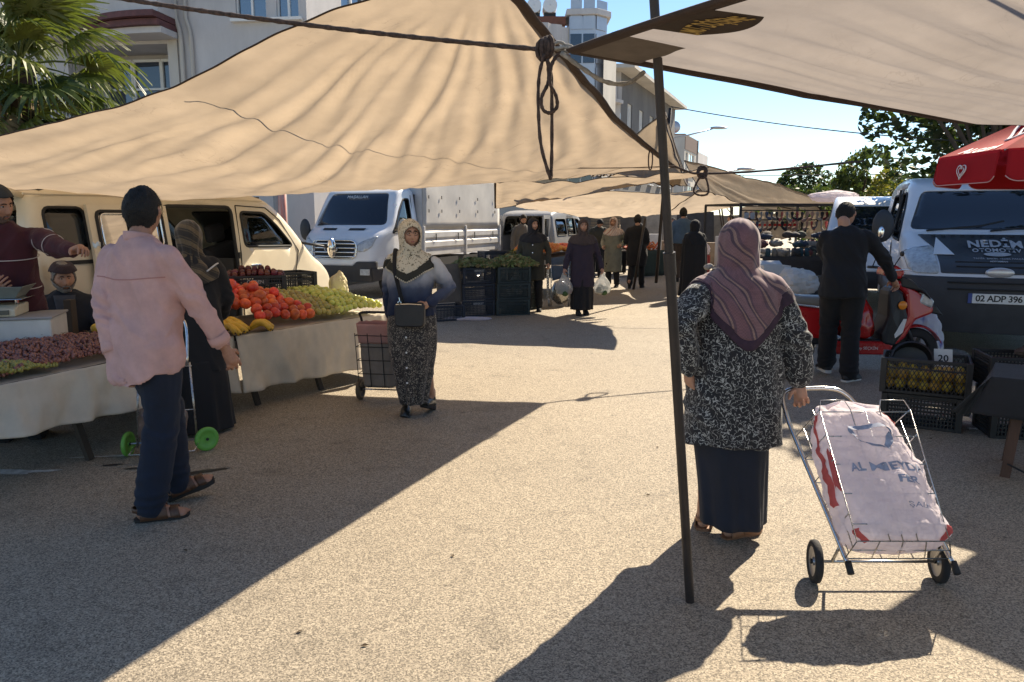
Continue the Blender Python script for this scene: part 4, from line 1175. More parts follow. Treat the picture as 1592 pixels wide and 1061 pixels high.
 for x in (1.2, 5.18):
  wheel(root, x, hw-.12, .37, .22); wheel(root, x, -hw+.12, .37, .22, flip=-1)
 b = MB(); b.bx(1.0, 4.0, hw-.02, hw+.02, .42, .72); b.build('side_guard', M_RUB, root)
 return root
truck()
# ---------------------------------------------------------------- white van with dark bonnet on the right
def right_van():
 fwd = -RD; front = V((5.47, 8.5, 0)); hw = .98; L = 4.9
 root = empty('white_van', front - fwd * L, math.atan2(fwd.y, fwd.x), 'white van with dark lettered bonnet and bumper parked behind the red scooter', 'van')
 def D(c):
  x, y, z = c
  y *= 1 - .12 * sstep(1.2, 2.1, z)
  y *= 1 - .09 * sstep(4.2, 5.0, x) ** 2
  x -= .20 * (abs(y)/hw)**2.5 * sstep(3.6, 4.7, x)
  return V((x, y, z))
 prof = [(.02, .36), (0, .8), (.02, 1.6), (.06, 2.0), (.25, 2.12), (1.5, 2.17), (2.8, 2.15), (3.25, 2.08), (3.45, 1.93), (3.95, 1.45), (4.15, 1.38), (4.6, 1.17), (4.80, 1.04), (4.87, .85), (4.9, .6), (4.86, .30)]
 def hl(s): return [(s*a, b) for a, b in rpoly([(.64, .96), (.90, .96), (.955, 1.0), (.955, 1.20), (.86, 1.24), (.64, 1.27)], .03)]
 hood = rpoly([(-.62, .97), (.62, .97), (.62, 1.24), (.80, 1.40), (-.80, 1.40), (-.62, 1.24)], .02)
 tri = lambda s: [(s*.66, 1.17), (s*.44, 1.17), (s*.60, 1.36)]
 parts = [
 dict(name='windscreen', view='front', poly=rpoly([(-.90, 1.46), (.90, 1.46), (.82, 1.955), (-.82, 1.955)], .09), xmin=3.2, mat=M_GL3, off=-.008),
 dict(name='bonnet', view='front', poly=hood, xmin=3.9, mat=M_VDARK, off=.004),
 dict(name='bumper', view='front', poly=[(-1, .28), (1, .28), (1, .93), (-1, .93)], xmin=3.9, mat=M_PLAST, off=.016),
 dict(name='headlamp', view='front', poly=hl(1), xmin=4.0, mat=M_LAMP, off=.012), dict(name='headlamp', view='front', poly=hl(-1), xmin=4.0, mat=M_LAMP, off=.012),
 dict(name='door_window', poly=rpoly([(2.75, 1.34), (2.75, 1.93), (3.30, 1.93), (3.52, 1.75), (3.95, 1.32)], .05), mat=M_GL1, off=-.012, seal=.016),
 dict(name='side_window', poly=rrect(1.2, 2.5, 1.36, 1.93, .07), mat=M_GL1, off=-.012, seal=.016),
 dict(name='arch', poly=circ(4.02, .36, .40), mat=None), dict(name='arch', poly=circ(.95, .36, .40), mat=None),
 dict(name='side_moulding', poly=[(0, .5), (5, .5), (5, .72), (0, .72)], mat=M_PLAST, off=.012),
 dict(name='roof_vent', poly=[(2.2, 2.0), (3.1, 2.0), (3.1, 2.06), (2.2, 2.06)], mat=M_STUC, off=.006),
 ]
 o = shell(root, prof, hw, .30, parts, M_VWHITE, D, r=.11)
 body = o['body']
 def nose(y, z, off=0.0):
  tab = sorted([(p[1], p[0]) for p in chaikin(prof, 3)[len(chaikin(prof, 3))*6//10:]])
  x = interp(tab, z)
  return D(V((x, y, z))) + V((off, 0, 0))
 for s in (1, -1):
  b = MB(); P = tri(s); b.add([nose(a, z, .016) + V((0, 0, .006)) for a, z in P], [(0, 1, 2)]); b.build('white_flash', M_VWHITE, root, solid=.004)
 for z in (.875, .80):
  b = MB(); b.tube([nose(y, z, .03) for y in (-.55, -.3, 0, .3, .55)], .012, 6); b.build('grille_slat', M_RUB, root, smooth=True)
 for z in (1.05, 1.10):
  b = MB(); b.tube([nose(y, z, .012) for y in (-.45, -.2, .2, .45)], .008, 5); b.build('grille_slat', M_RUB, root, smooth=True)
 b = MB(); b.ball(nose(0, .99, .02), (.02, .145, .06), 20, 8); b.build('badge', mat('silver badge', (.55, .55, .57), .3, .1, 6, metal=.5), root, smooth=True)
 pc = nose(0, .70, .035)
 b = MB(); b.bx(pc.x-.012, pc.x, -.26, .26, .645, .755); pl = b.build('number_plate', mat('plate white', (.72, .72, .70), .4, .1, 12), root, bevel=.004)
 b = MB(); b.bx(pc.x-.014, pc.x+.001, -.30, -.262, .645, .755); b.build('plate_band', mat('plate blue', (.03, .06, .25), .4), pl)
 text_on('plate_number', '02 ADP 396', .098, mat('plate black', (.012, .012, .012), .5), pl, frame((pc.x+.003, 0, .70), (0, 1, 0), (0, 0, 1)), bold=.002, space=.93)
 M_VIN = mat('grey white vinyl print', (.38, .39, .41), .5, .15, 20)
 def bw(y, z): return nose(y, z, 0) + (V((.45, 0, .9)).normalized() * .018)
 def arc(cz, k): return lambda x, y: bw(x, cz + y * .62 - k * x * x)
 text_on('bonnet_lettering', 'NEDİM', .17, M_VIN, root, None, warp=arc(1.285, .14), bold=.006, space=1.05)
 text_on('bonnet_lettering', 'OTOMOTİV', .085, M_VIN, root, None, warp=arc(1.215, .10), bold=.002, space=1.1)
 text_on('bonnet_lettering', 'TAMİR  BAKIM  YEDEK PARÇA', .038, M_VIN, root, None, warp=arc(1.125, 0))
 text_on('bonnet_lettering', '0532 000 00 00 - 0416 000 00 00', .034, M_VIN, root, None, warp=arc(1.145, 0)) if False else None
 text_on('bonnet_lettering', 'ADIYAMAN', .036, M_VIN, root, None, warp=arc(1.095, 0), bold=.001)
 b = MB(); e = [bw(.14*math.cos(t), 1.172 + .022*math.sin(t)) for t in [2*PI*k/20 for k in range(20)]]; b.add(e, [tuple(range(20))]); b.build('bonnet_oval', M_VIN, root)
 b = MB()
 for k in range(13):
  y = -.62 + k*.103; p = bw(y, 1.372); b.bx(p.x-.012, p.x+.012, y-.022, y+.022, p.z-.004, p.z+.004)
 b.build('bonnet_louvres', M_RUB, root); tag(root.children[-1], kind='stuff')
 b = MB(); b.tube([bw(-.7, 1.43), bw(-.1, 1.46) + V((0, 0, .03)), bw(.15, 1.46) + V((-.05, 0, .09))], .012, 5); b.build('wiper', M_RUB, root, smooth=True)
 b = MB(); b.tube([bw(0, 1.43), bw(.4, 1.45) + V((0, 0, .02)), bw(.75, 1.46) + V((-.05, 0, .05))], .012, 5); b.build('wiper', M_RUB, root, smooth=True)
 mirror(root, (3.85, -1.17, 1.50), .13, .42, (3.75, -.94, 1.40)); mirror(root, (3.85, 1.17, 1.50), .13, .42, (3.75, .94, 1.40))
 mr = MB(); mr.ball((3.92, -1.19, 1.42), (.012, .04, .075), 10, 8); mr.build('mirror_glass', M_CHROME, root, smooth=True)
 ln = MB(); ln.tube([D(V((x, -hw, z))) + V((0, -.004, 0)) for x, z in ((2.65, 2.0), (2.62, 1.2), (2.65, .5))], .007, 5); ln.build('door_gap', M_RUB, body)
 b = MB(); b.bx(3.5, 4.0, -.85, .85, 1.0, 1.38); b.build('dashboard', M_INT, root, bevel=.05)
 b = MB(); b.bx(2.3, 2.34, -.9, .9, .5, 2.0); b.build('bulkhead', M_INT, root)
 b = MB(); b.bx(.2, 4.0, -.9, .9, .42, .46); b.build('floor', M_INT, root)
 seat(root, 3.15, .45, .8); seat(root, 3.15, -.45, .8)
 for x in (.95, 4.02):
  wheel(root, x, hw-.12, .35, .22); wheel(root, x, -hw+.12, .35, .22, flip=-1)
 return root
RV = right_van()
# ---------------------------------------------------------------- small people carrier beyond the truck, back open
def small_van(name, label, loc, rz, m, open_back=True, s=1.0):
 hw = .84
 root = empty(name, loc, rz, label, 'van'); root.scale = (s, s, s)
 def D(c):
  x, y, z = c
  y *= 1 - .12 * sstep(1.0, 1.8, z); y *= 1 - .12 * sstep(3.2, 4.2, x)**2
  x -= .15 * (y/hw)**2 * sstep(2.6, 4.0, x)
  return V((x, y, z))
 prof = [(.02, .34), (0, .7), (.05, 1.5), (.12, 1.72), (.5, 1.80), (1.6, 1.83), (2.2, 1.78), (2.6, 1.62), (3.2, 1.12), (3.9, .95), (4.15, .78), (4.18, .5), (4.12, .34)]
 parts = [
 dict(name='rear_side_window', poly=rrect(.3, 1.15, 1.12, 1.58, .08), mat=M_GL2, off=-.012, seal=.014),
 dict(name='side_window', poly=rrect(1.25, 1.95, 1.12, 1.60, .05), mat=M_GL1, off=-.012, seal=.014),
 dict(name='front_window', poly=rpoly([(2.05, 1.10), (2.05, 1.60), (2.35, 1.56), (2.95, 1.10)], .06), mat=M_GL1, off=-.012, seal=.014),
 dict(name='windscreen', view='front', poly=rrect(-.66, .66, 1.16, 1.64, .08), xmin=2.2, mat=M_GL3, off=-.01),
 dict(name='arch', poly=circ(.75, .30, .34), mat=None), dict(name='arch', poly=circ(3.4, .30, .34), mat=None),
 dict(name='bumper', view='front', poly=[(-1, .3), (1, .3), (1, .6), (-1, .6)], xmin=3.4, mat=M_PLAST, off=.015),
 dict(name='headlamp', view='front', poly=rrect(.42, .76, .70, .90, .04), xmin=3.4, mat=M_LAMP, off=.01), dict(name='headlamp', view='front', poly=rrect(-.76, -.42, .70, .90, .04), xmin=3.4, mat=M_LAMP, off=.01)]
 if open_back: parts.append(dict(name='hatch_opening', view='rear', poly=rrect(-.68, .68, .5, 1.66, .08), mat=None))
 shell(root, prof, hw, .34, parts, m, D, r=.09)
 i = MB(); i.bx(.05, 3.0, -hw+.06, hw-.06, .42, .46); i.build('floor', M_INT, root)
 i = MB(); i.bx(1.4, 1.5, -hw+.1, hw-.1, .46, 1.3); i.build('rear_bench', M_SEAT, root)
 if open_back:
  for sg in (1, -1):
   d = empty('rear_door', (.0, sg*.70, 0)); d.parent = root; d.rotation_euler = (0, 0, sg*R(-95 if sg > 0 else -95))
   q = MB()
   xs = [0, .08, .60, .68]; zs = [.5, 1.1, 1.58, 1.68]
   for a in range(3):
    for b in range(3):
     if a == 1 and b == 1: continue
     q.add([(0, -sg*xs[a], zs[b]), (0, -sg*xs[a+1], zs[b]), (0, -sg*xs[a+1], zs[b+1]), (0, -sg*xs[a], zs[b+1])], [(0, 1, 2, 3)])
   q.build('panel', m, d, solid=.04)
   q = MB(); q.add([(.01, -sg*.08, 1.1), (.01, -sg*.60, 1.1), (.01, -sg*.60, 1.58), (.01, -sg*.08, 1.58)], [(0, 1, 2, 3)]); q.build('window', M_GL2, d)
 for x in (.75, 3.4):
  wheel(root, x, -hw+.10, .30, flip=-1); wheel(root, x, hw-.10, .30)
 return root
small_van('people_carrier', 'small white people carrier with its back doors open beyond the truck', (.35, 21.0, 0), math.atan2(RD.y, RD.x), mat('dull grey van paint', (.30, .29, .28), .45, .15, 3))
small_van('delivery_van', 'pale van half hidden behind the man in the dark suit', (8.2, 17.5, 0), math.atan2(-RD.y, -RD.x), M_VWHITE, False, 1.12)
# ================================================================ people
M_SKIN = mat('skin', (.44, .235, .150), .55, .14, 30, .12, 220, sub=.12)
M_SKIN2 = mat('tanned skin', (.36, .18, .112), .55, .16, 30, .12, 220, sub=.12)
M_HAIR = mat('black hair', (.007, .006, .005), .8, .3, 40, .6, 180, stretch=(1, 1, .3))
M_GREY = mat('grey hair', (.22, .20, .18), .7, .4, 60, .6, 200)
M_LIP = mat('lips', (.30, .10, .085), .5)
M_EYE = mat('eye white', (.34, .30, .27), .3)
M_IRIS = mat('iris', (.02, .012, .008), .2)
def fabric(name, col, var=.2, vs=10, bump=.25, bs=260, rough=.9, sheen=.04, **k):
 return mat(name, col, rough, var, vs, bump, bs, sheen=sheen, **k)
def ik(a, b, l1, l2, hint):
 a, b = V(a), V(b); d = b - a; L = d.length
 if L > (l1 + l2) * .995: d = d * ((l1 + l2) * .995 / L); b = a + d; L = d.length
 u = d.normalized(); x = (l1*l1 - l2*l2 + L*L) / (2*L); h = math.sqrt(max(0, l1*l1 - x*x))
 w = V(hint) - u * V(hint).dot(u)
 if w.length < 1e-5: w = u.orthogonal()
 return a + u * x + w.normalized() * h, b
def ell(c, rx, ry, n=30, p=2.3):
 out = []
 for k in range(n):
  a = 2*PI*k/n; ca, sa = math.cos(a), math.sin(a)
  out.append(V((c[0] + rx*math.copysign(abs(ca)**(2/p), ca), c[1] + ry*math.copysign(abs(sa)**(2/p), sa), c[2])))
 return out
def push_out(o, others, gap=.010, reach=.12):
 """lift the vertices of a cloth off whatever lies under it"""
 from mathutils.bvhtree import BVHTree
 for q in others:
  me = q.data
  t = BVHTree.FromPolygons([v.co for v in me.vertices], [p.vertices[:] for p in me.polygons])
  for v in o.data.vertices:
   c, n, i, d = t.find_nearest(v.co, reach)
   if c is None: continue
   h = (v.co - c).dot(n)
   if h < gap: v.co = c + n*gap if h > -.001 or d < reach*.9 else v.co
 o.data.update()
# ---- head: one shape function used for skin, hair, beard and scarf
def head_pt(az, el, off=0.0):
 d = V((math.sin(az)*math.cos(el), math.cos(az)*math.cos(el), math.sin(el)))
 x, y, z = d.x*(.078+off), d.y*(.099+off), d.z*(.120+off)
 if z < 0:
  t = (-z/.12)
  x *= 1 - .30*t**1.6
  if y < 0: y *= 1 - .45*t
  else: y *= 1 + .02*t
 if y > 0: y *= 1 - .10*abs(d.x)**.5*.3
 if off < .02 and y > 0:
  g = lambda cx, cz, sx, sz: math.exp(-((abs(x)-cx)/sx)**2 - ((z-cz)/sz)**2)
  y += .024*math.exp(-(x/.0115)**2) * (sstep(.035, -.02, z) * sstep(-.045, -.024, z)) + .006*g(.012, -.026, .007, .009)
  y += .006*g(.03, .034, .022, .010) - .010*g(.031, .014, .014, .012) + .004*g(.046, -.02, .018, .018)
  y += .006*math.exp(-(x/.020)**2) * (math.exp(-((z+.052)/.006)**2) + math.exp(-((z+.064)/.007)**2)) - .003*math.exp(-(x/.022)**2 - ((z+.058)/.0025)**2)
  y += .008*math.exp(-(x/.022)**2 - ((z+.095)/.016)**2) - .004*math.exp(-(x/.03)**2 - ((z+.078)/.008)**2)
 return V((x, y, z))
NU, NV = 64, 44
def head_grid(off=0.0, keep=None, jit=0.0, fn=None):
 vs, fs = [], []
 for j in range(NV+1):
  el = lerp(PI/2, -PI/2, j/NV)
  for i in range(NU):
   az = 2*PI*i/NU - PI
   p = head_pt(az, el, off)
   if fn: p = fn(p, az, el)
   if jit: p = p * (1 + jit*noise.noise(p*38) + jit*.6*noise.noise(p*95))
   vs.append(p)
 for j in range(NV):
  el = lerp(PI/2, -PI/2, (j+.5)/NV)
  for i in range(NU):
   az = 2*PI*(i+.5)/NU - PI
   if keep:
    p = head_pt(az, el, 0)
    if not keep(p, abs(math.degrees(az))): continue
   k = (i+1) % NU
   fs.append((j*NU+i, j*NU+k, (j+1)*NU+k, (j+1)*NU+i))
 return vs, fs
HAIRLINE = [(0, .078), (28, .074), (42, .058), (58, .040), (66, .0), (74, -.022), (79, .03), (101, .03), (106, -.05), (130, -.072), (180, -.078)]
def hair_keep(p, a): return p.z > interp(HAIRLINE, a)
def beard_keep(p, a): return a < 88 and p.z < interp([(0, -.040), (10, -.040), (16, -.046), (24, -.055), (40, -.045), (60, -.03), (88, .0)], a) and not (a < 17 and -.071 < p.z < -.048)
def hand(b, w, d, pn, side, curl=.4, k=1.0, spread=.06, thumb=.0):
 """five-fingered hand at wrist w, fingers along d, palm facing pn; side +1 right, -1 left"""
 d = V(d).normalized(); pn = V(pn); pn = (pn - d*pn.dot(d)).normalized()
 t = d.cross(pn).normalized() * side          # towards the thumb
 w = V(w)
 def P(a, l, n): return w + (t*a + d*l + pn*n)*k
 b.limb([P(.004, -.02, 0), P(.004, .02, 0), P(0, .06, .0)], [.026*k, .027*k, .030*k], 12)
 for a, r in ((.022, .017), (.004, .018), (-.018, .016)): b.limb([P(a*.7, .015, 0), P(a*1.15, .085, .002)], [r*k, r*.9*k], 10)
 for i, (a, L) in enumerate(((.032, .070), (.0105, .079), (-.0105, .073), (-.031, .057))):
  base = P(a, .086 - .004*abs(i-1), 0); c = curl*(1 + .08*(i-1.5)); pts = [base]; ang = 0; cur = base
  for seg, (f, da) in enumerate(((.44, 42), (.31, 62), (.25, 40))):
   ang += R(da)*c
   dirv = (d*math.cos(ang) + pn*math.sin(ang) + t*(spread*(1.5-i)*.6)).normalized()
   cur = cur + dirv*(L*f*k); pts.append(cur)
  b.limb(pts, [.0088*k, .0082*k, .0076*k, .0064*k], 9, 2)
 tb = P(.020, .018, .006); d1 = (t*(.75-thumb*.4) + d*.62 + pn*(.25+.5*curl)).normalized(); d2 = (t*(.25-thumb*.3) + d*.85 + pn*(.3+.5*curl)).normalized()
 b.limb([tb, tb + d1*.045*k, tb + d1*.045*k + d2*.034*k], [.015*k, .0115*k, .0088*k], 9, 2)
def foot(b, ank, yaw, pitch, k, bare=True, L=.25, r=1.0):
 M = Matrix.Translation(ank) @ Matrix.Rotation(yaw, 4, 'Z') @ Matrix.Rotation(-pitch, 4, 'X')
 f = lambda x, y, z: M @ V((x*k, y*k, z*k))
 b.limb([f(0, 0, .06), f(0, -.005, .0), f(0, -.03, -.045)], [.040*k*r, .041*k*r, .035*k*r], 12)
 b.limb([f(0, -.04, -.048), f(0, .06, -.05), f(.004, L-.10, -.062)], [.034*k*r, .041*k*r, .026*k*r], 12)
 b.limb([f(-.022, .05, -.055), f(-.026, L-.085, -.068)], [.026*k*r, .020*k*r], 10)
 b.limb([f(.024, .05, -.055), f(.026, L-.10, -.068)], [.026*k*r, .020*k*r], 10)
 for i in range(5):
  x = -.035 + i*.017; b.limb([f(x, L-.10-.004*i, -.066), f(x*1.05, L-.066-.008*i, -.074)], [.012*k, .0095*k], 8, 2)
 return M
class Person:
 """skeleton in local space: facing +Y, right side +X"""
 def __init__(s, label, loc, rz, H, lean=0, yaw=0, pitch=0, tilt=0, feet=None, fyaw=(0, 0), fpitch=(0, 0), hands=None, elb=None, side=0, sw=.185,
 skin=None, seated=False, vox=.012, twist=0, group=None, drop=0, category='person'):
  s.root = empty('person', loc, rz, label, category, group)
  s.k = k = H/1.7; s.vox = vox; s.skin = skin or M_SKIN
  s.pel = V((0, 0, .95*k - drop)); s.drop = drop
  s.Mu = Matrix.Translation(s.pel) @ Matrix.Rotation(R(side), 4, 'Y') @ Matrix.Rotation(R(twist), 4, 'Z') @ Matrix.Rotation(-R(lean), 4, 'X') @ Matrix.Translation(-s.pel - V((0, 0, drop)))
  s.sh = {q: s.Mu @ V((q*sw*k, -.012*k, 1.362*k)) for q in (1, -1)}
  s.hip = {q: V((q*.088*k, 0, .93*k - drop)) for q in (1, -1)}
  feet = feet or {1: (.10, 0, .0), -1: (-.10, 0, .0)}
  s.ank = {q: V((feet[q][0], feet[q][1], feet[q][2] + .085*k)) for q in (1, -1)}
  s.fyaw = {1: R(fyaw[0]), -1: R(fyaw[1])}; s.fpitch = {1: R(fpitch[0]), -1: R(fpitch[1])}
  s.knee = {}
  for q in (1, -1): s.knee[q], s.ank[q] = ik(s.hip[q], s.ank[q], .43*k, .425*k, (q*.05, 1, 0) if not seated else (q*.25, 1, .6))
  s.wr, s.el = {}, {}
  elb = elb or {}
  for q in (1, -1):
   tgt = V(hands[q]) if hands and q in hands else s.Mu @ V((q*.27*k, .04*k, .84*k))
   s.el[q], s.wr[q] = ik(s.sh[q], tgt, .285*k, .255*k, elb.get(q, (q*.5, -1, -.1)))
  s.Mh = s.Mu @ Matrix.Translation((0, .018*k, 1.575*k)) @ Matrix.Rotation(R(yaw), 4, 'Z') @ Matrix.Rotation(R(tilt), 4, 'Y') @ Matrix.Rotation(-R(pitch), 4, 'X') @ Matrix.Scale(k*1.02, 4)
 def up(s, p, lo=.92, hi=1.08):
  p = V(p); w = sstep(lo*s.k, hi*s.k, p.z)
  q = V((p.x, p.y, p.z - s.drop))
  return q.lerp(s.Mu @ p, w)
 def body(s, handspec=None, barefoot=True, arm_r=1.0, sex=1, feet_r=1.0):
  k = s.k; b = MB()
  c = s.Mu @ V((0, -.015*k, 1.36*k)); n = s.Mh @ V((0, -.02, -.09))
  b.limb([c, c.lerp(n, .55), n], [.066*k, .056*k, .054*k], 14)
  b.limb([s.Mu @ V((0, 0, .98*k)), s.Mu @ V((0, 0, 1.2*k)), s.Mu @ V((0, -.01*k, 1.36*k))], [.09*k, .095*k, .07*k], 14)
  for q in (1, -1):
   b.limb([s.Mu @ V((q*.05*k, -.01*k, 1.35*k)), s.sh[q]], [.05*k, .045*k], 10)
   b.limb([s.sh[q], s.sh[q].lerp(s.el[q], .5), s.el[q], s.el[q].lerp(s.wr[q], .3), s.wr[q]], [.046*k*arm_r, .043*k*arm_r, .038*k*arm_r, .040*k*arm_r, .027*k*arm_r], 12)
   b.limb([V((0, 0, .97*k - s.drop)), s.hip[q], s.hip[q].lerp(s.knee[q], .5), s.knee[q], s.knee[q].lerp(s.ank[q], .35), s.ank[q]], [.07*k, .072*k, .062*k, .050*k, .050*k, .036*k], 12)
   foot(b, s.ank[q], s.fyaw[q], s.fpitch[q], k, r=feet_r)
  me = remesh(b, max(.0135, s.vox), 3)
  bm = bmesh.new(); bm.from_mesh(me)
  hm = MB(); handspec = handspec or {}
  for q in (1, -1):
   fd = (s.wr[q] - s.el[q]).normalized()
   sp = handspec.get(q, {})
   hand(hm, s.wr[q] + fd*.018*k, sp.get('d', fd), sp.get('n', (-q, .1, 0)), q, sp.get('curl', .45), k*sp.get('k', 1.0), thumb=sp.get('thumb', 0))
  h2 = remesh(hm, .0042 if s.vox <= .012 else .009, 2)
  bm.from_mesh(h2); bpy.data.meshes.remove(h2)
  vs, fs = head_grid()
  hb = MB(); hb.add([s.Mh @ p for p in vs], fs)
  for q in (1, -1):
   def ear(d): return 1 - .35*max(0, -d.z) * .6
   e = MB(); e.ball((0, 0, 0), (.008, .019, .031), 12, 10, fn=ear); e.ball((q*.004, .004, .002), (.006, .010, .018), 8, 6)
   M = s.Mh @ Matrix.Translation((q*.079, -.008, .002)) @ Matrix.Rotation(q*R(-22), 4, 'Z') @ Matrix.Rotation(R(12), 4, 'X')
   hb.add([M @ V(p) for p in e.v], e.f)
  hme = hb.mesh('h', True); bm.from_mesh(hme); bpy.data.meshes.remove(hme)
  bm.to_mesh(me); bm.free()
  me.polygons.foreach_set('use_smooth', [True]*len(me.polygons))
  o = link_mesh('body', me, s.skin, s.root)
  s.body_o = o
  return o
 def face(s, lips=True, brow=M_HAIR, glasses=False, parent=None):
  p = s.body_o
  for q in (1, -1):
   e = MB(); e.ball(head_pt(q*.32, .115) + V((0, -.0075, 0)), (.0125, .0108, .0066), 12, 8); e.v = [tuple(s.Mh @ V(x)) for x in e.v]; eo = e.build('eye', M_EYE, p, smooth=True)
   e = MB(); e.ball(head_pt(q*.32, .115) + V((0, .0012, 0)), (.0058, .0042, .0060), 8, 6); e.v = [tuple(s.Mh @ V(x)) for x in e.v]; e.build('iris', M_IRIS, eo, smooth=True)
   e = MB(); e.tube([s.Mh @ (head_pt(q*a, el) + V((0, .001, 0))) for a, el in ((.13, .255), (.28, .295), (.42, .285), (.55, .235))], [.0030, .0045, .004, .002], 6); e.build('eyebrow', brow, p, smooth=True)
  if lips:
   e = MB(); e.tube([s.Mh @ (head_pt(a, -.47 + .03*abs(a)) + V((0, .001, 0))) for a in (-.24, -.12, 0, .12, .24)], [.002, .0045, .0052, .0045, .002], 6); e.build('mouth', M_LIP, p, smooth=True)
  if glasses:
   g = MB(); M_ = mat('dark glasses frame', (.02, .015, .012), .4)
   for q in (1, -1):
    c = head_pt(q*.33, .10) + V((0, .016, 0)); g.tube([s.Mh @ (c + V((.024*math.cos(t), 0, .015*math.sin(t)))) for t in [2*PI*j/14 for j in range(14)]], .0017, 5, closed=True)
    g.tube([s.Mh @ (c + V((q*.024, 0, .006))), s.Mh @ V((q*.078, .03, .018)), s.Mh @ V((q*.080, -.02, .012))], .0015, 5)
   g.tube([s.Mh @ (head_pt(.0, .10) + V((-.01, .008, .005))), s.Mh @ (head_pt(.0, .10) + V((.01, .008, .005)))], .0016, 5)
   g.build('glasses', M_, s.root, smooth=True)
 def hair(s, m=M_HAIR, off=.013, keep=hair_keep, name='hair', jit=.05, locks=0):
  vs, fs = head_grid(off, keep, jit)
  b = MB(); b.add([s.Mh @ p for p in vs], fs)
  if locks:        # short locks break the outline
   rnd = random.Random(5)
   for i in range(locks):
    az, el = rnd.uniform(-PI, PI), math.asin(rnd.uniform(-.7, 1))
    p = head_pt(az, el, off - .002)
    if not keep(head_pt(az, el), abs(math.degrees(az))): continue
    n = p.normalized(); d = (V((rnd.gauss(0, .5), -.35 + rnd.gauss(0, .4), -.8)) - n*V((0, -.35, -.8)).dot(n)*.9).normalized()*rnd.uniform(.010, .020); w = d.cross(n).normalized()*.0012
    b.add([s.Mh @ q for q in (p - n*.002 - w, p - n*.002 + w, p + d + n*rnd.uniform(.001, .0035))], [(0, 1, 2)])
  o = b.build(name, m, s.root, smooth=True)
  if not locks: q = o.modifiers.new('s', 'SOLIDIFY'); q.thickness = off*1.4*s.k; q.offset = -1
  return o
 def torso(s, tab, n=30, flow=None):
  """rings from a table (z, half width, half depth, y shift) for a 1.70 m figure"""
  k = s.k; z0, z1 = tab[0][0], tab[-1][0]; rings = []
  N = 26
  for i in range(N+1):
   z = lerp(z0, z1, i/N)
   hw, hd, yo = sinterp(tab, z)
   ring = ell((0, yo*k, z*k), hw*k, hd*k, n)
   if flow: ring = [flow(p) for p in ring]
   rings.append([s.up(p) for p in ring])
  return rings
 def top(s, name, m, tab, sleeve=(.062, .056, .050, .046, .040), to=1.0, vox=None, folds=.006, fs=14, sh=.062, seed=0.0, flow=None, elbowfold=True, extra=None):
  b = MB(); k = s.k
  b.rings(s.torso(sorted(tab), flow=flow))
  for q in (1, -1):
   a, e, w = s.sh[q], s.el[q], s.wr[q]
   w = e.lerp(w, to)
   inn = s.Mu @ V((q*.07*k, -.012*k, 1.385*k))
   b.limb([inn, a + (inn - a)*.12], [.050*k, min(sh, .058)*k], 14)
   b.limb([a, a.lerp(e, .22), a.lerp(e, .6), e, e.lerp(w, .5), w], [min(sh, .060)*k, sleeve[0]*.98*k] + [sleeve[i]*k for i in range(1, 5)], 16, 2)
  if extra: extra(b)
  me = remesh(b, vox or s.vox, 5)
  s.wrinkle(me, folds, fs, seed, elbow=elbowfold)
  return link_mesh(name, me, m, s.root)
 def wrinkle(s, me, amp, fs, seed=0.0, elbow=True, vert=.35):
  k = s.k
  E = [s.el[1], s.el[-1]]
  def f(c, n):
   d = amp*(1.1*noise.noise(V((c.x*fs + seed, c.y*fs, c.z*fs*vert))) + .8*noise.noise(V((c.x*fs*2.2 + c.z*5, c.y*fs*2.2, c.z*fs*.25 + seed))) + .7*(abs(noise.noise(V((c.x*fs*.8 + c.z*6 + seed, c.y*fs*.8, c.z*fs*.5 + 7))))*2 - .6))
   rg = 1 - abs(noise.noise(V((c.x*fs*.7 + c.z*3.5 + seed, c.y*fs*.7, c.z*fs*.32 + 2)))) ; d += amp*.9*(rg**6 - .35)
   if elbow:
    for e in E:
     r = (c - e).length
     if r < .14*k: d += amp*.9*math.sin((c - e).dot(V((.3, .4, 1)))*95 + 3*noise.noise(c*12)) * (1 - r/(.14*k))
   return d
  displace(me, f)
 def trousers(s, name, m, r=(.108, .098, .076, .073, .072), waist=None, folds=.006, seed=3.0, vox=None, lift=.02, hip=(.165, .125)):
  b = MB(); k = s.k
  b.rings(s.torso([(.84, hip[0]*.93, hip[1]*.95, -.01), (.93, hip[0], hip[1], -.012), (1.05, hip[0]*.92, hip[1]*.88, 0)]))
  for q in (1, -1):
   h, kn, a = s.hip[q], s.knee[q], s.ank[q]
   end = a + (kn - a).normalized()*lift
   b.limb([h + V((0, -.01, 0)), h.lerp(kn, .45), kn, kn.lerp(end, .5), end], [x*k for x in r], 16, 2)
  me = remesh(b, vox or s.vox, 5)
  K = [s.knee[1], s.knee[-1]]; A = [s.ank[1], s.ank[-1]]
  def f(c, n):
   d = folds*noise.noise(V((c.x*15 + seed, c.y*15, c.z*6)))
   for e in K:
    r_ = (c - e).length
    if r_ < .22: d += folds*.8*math.sin(c.z*70 + 4*noise.noise(c*9))*(1 - r_/.22)
   for e in A:
    r_ = (c - e).length
    if r_ < .25: d += folds*.8*math.sin(c.z*85 + 5*noise.noise(c*8))*(1 - r_/.25)
   return d
  displace(me, f)
  return link_mesh(name, me, m, s.root)
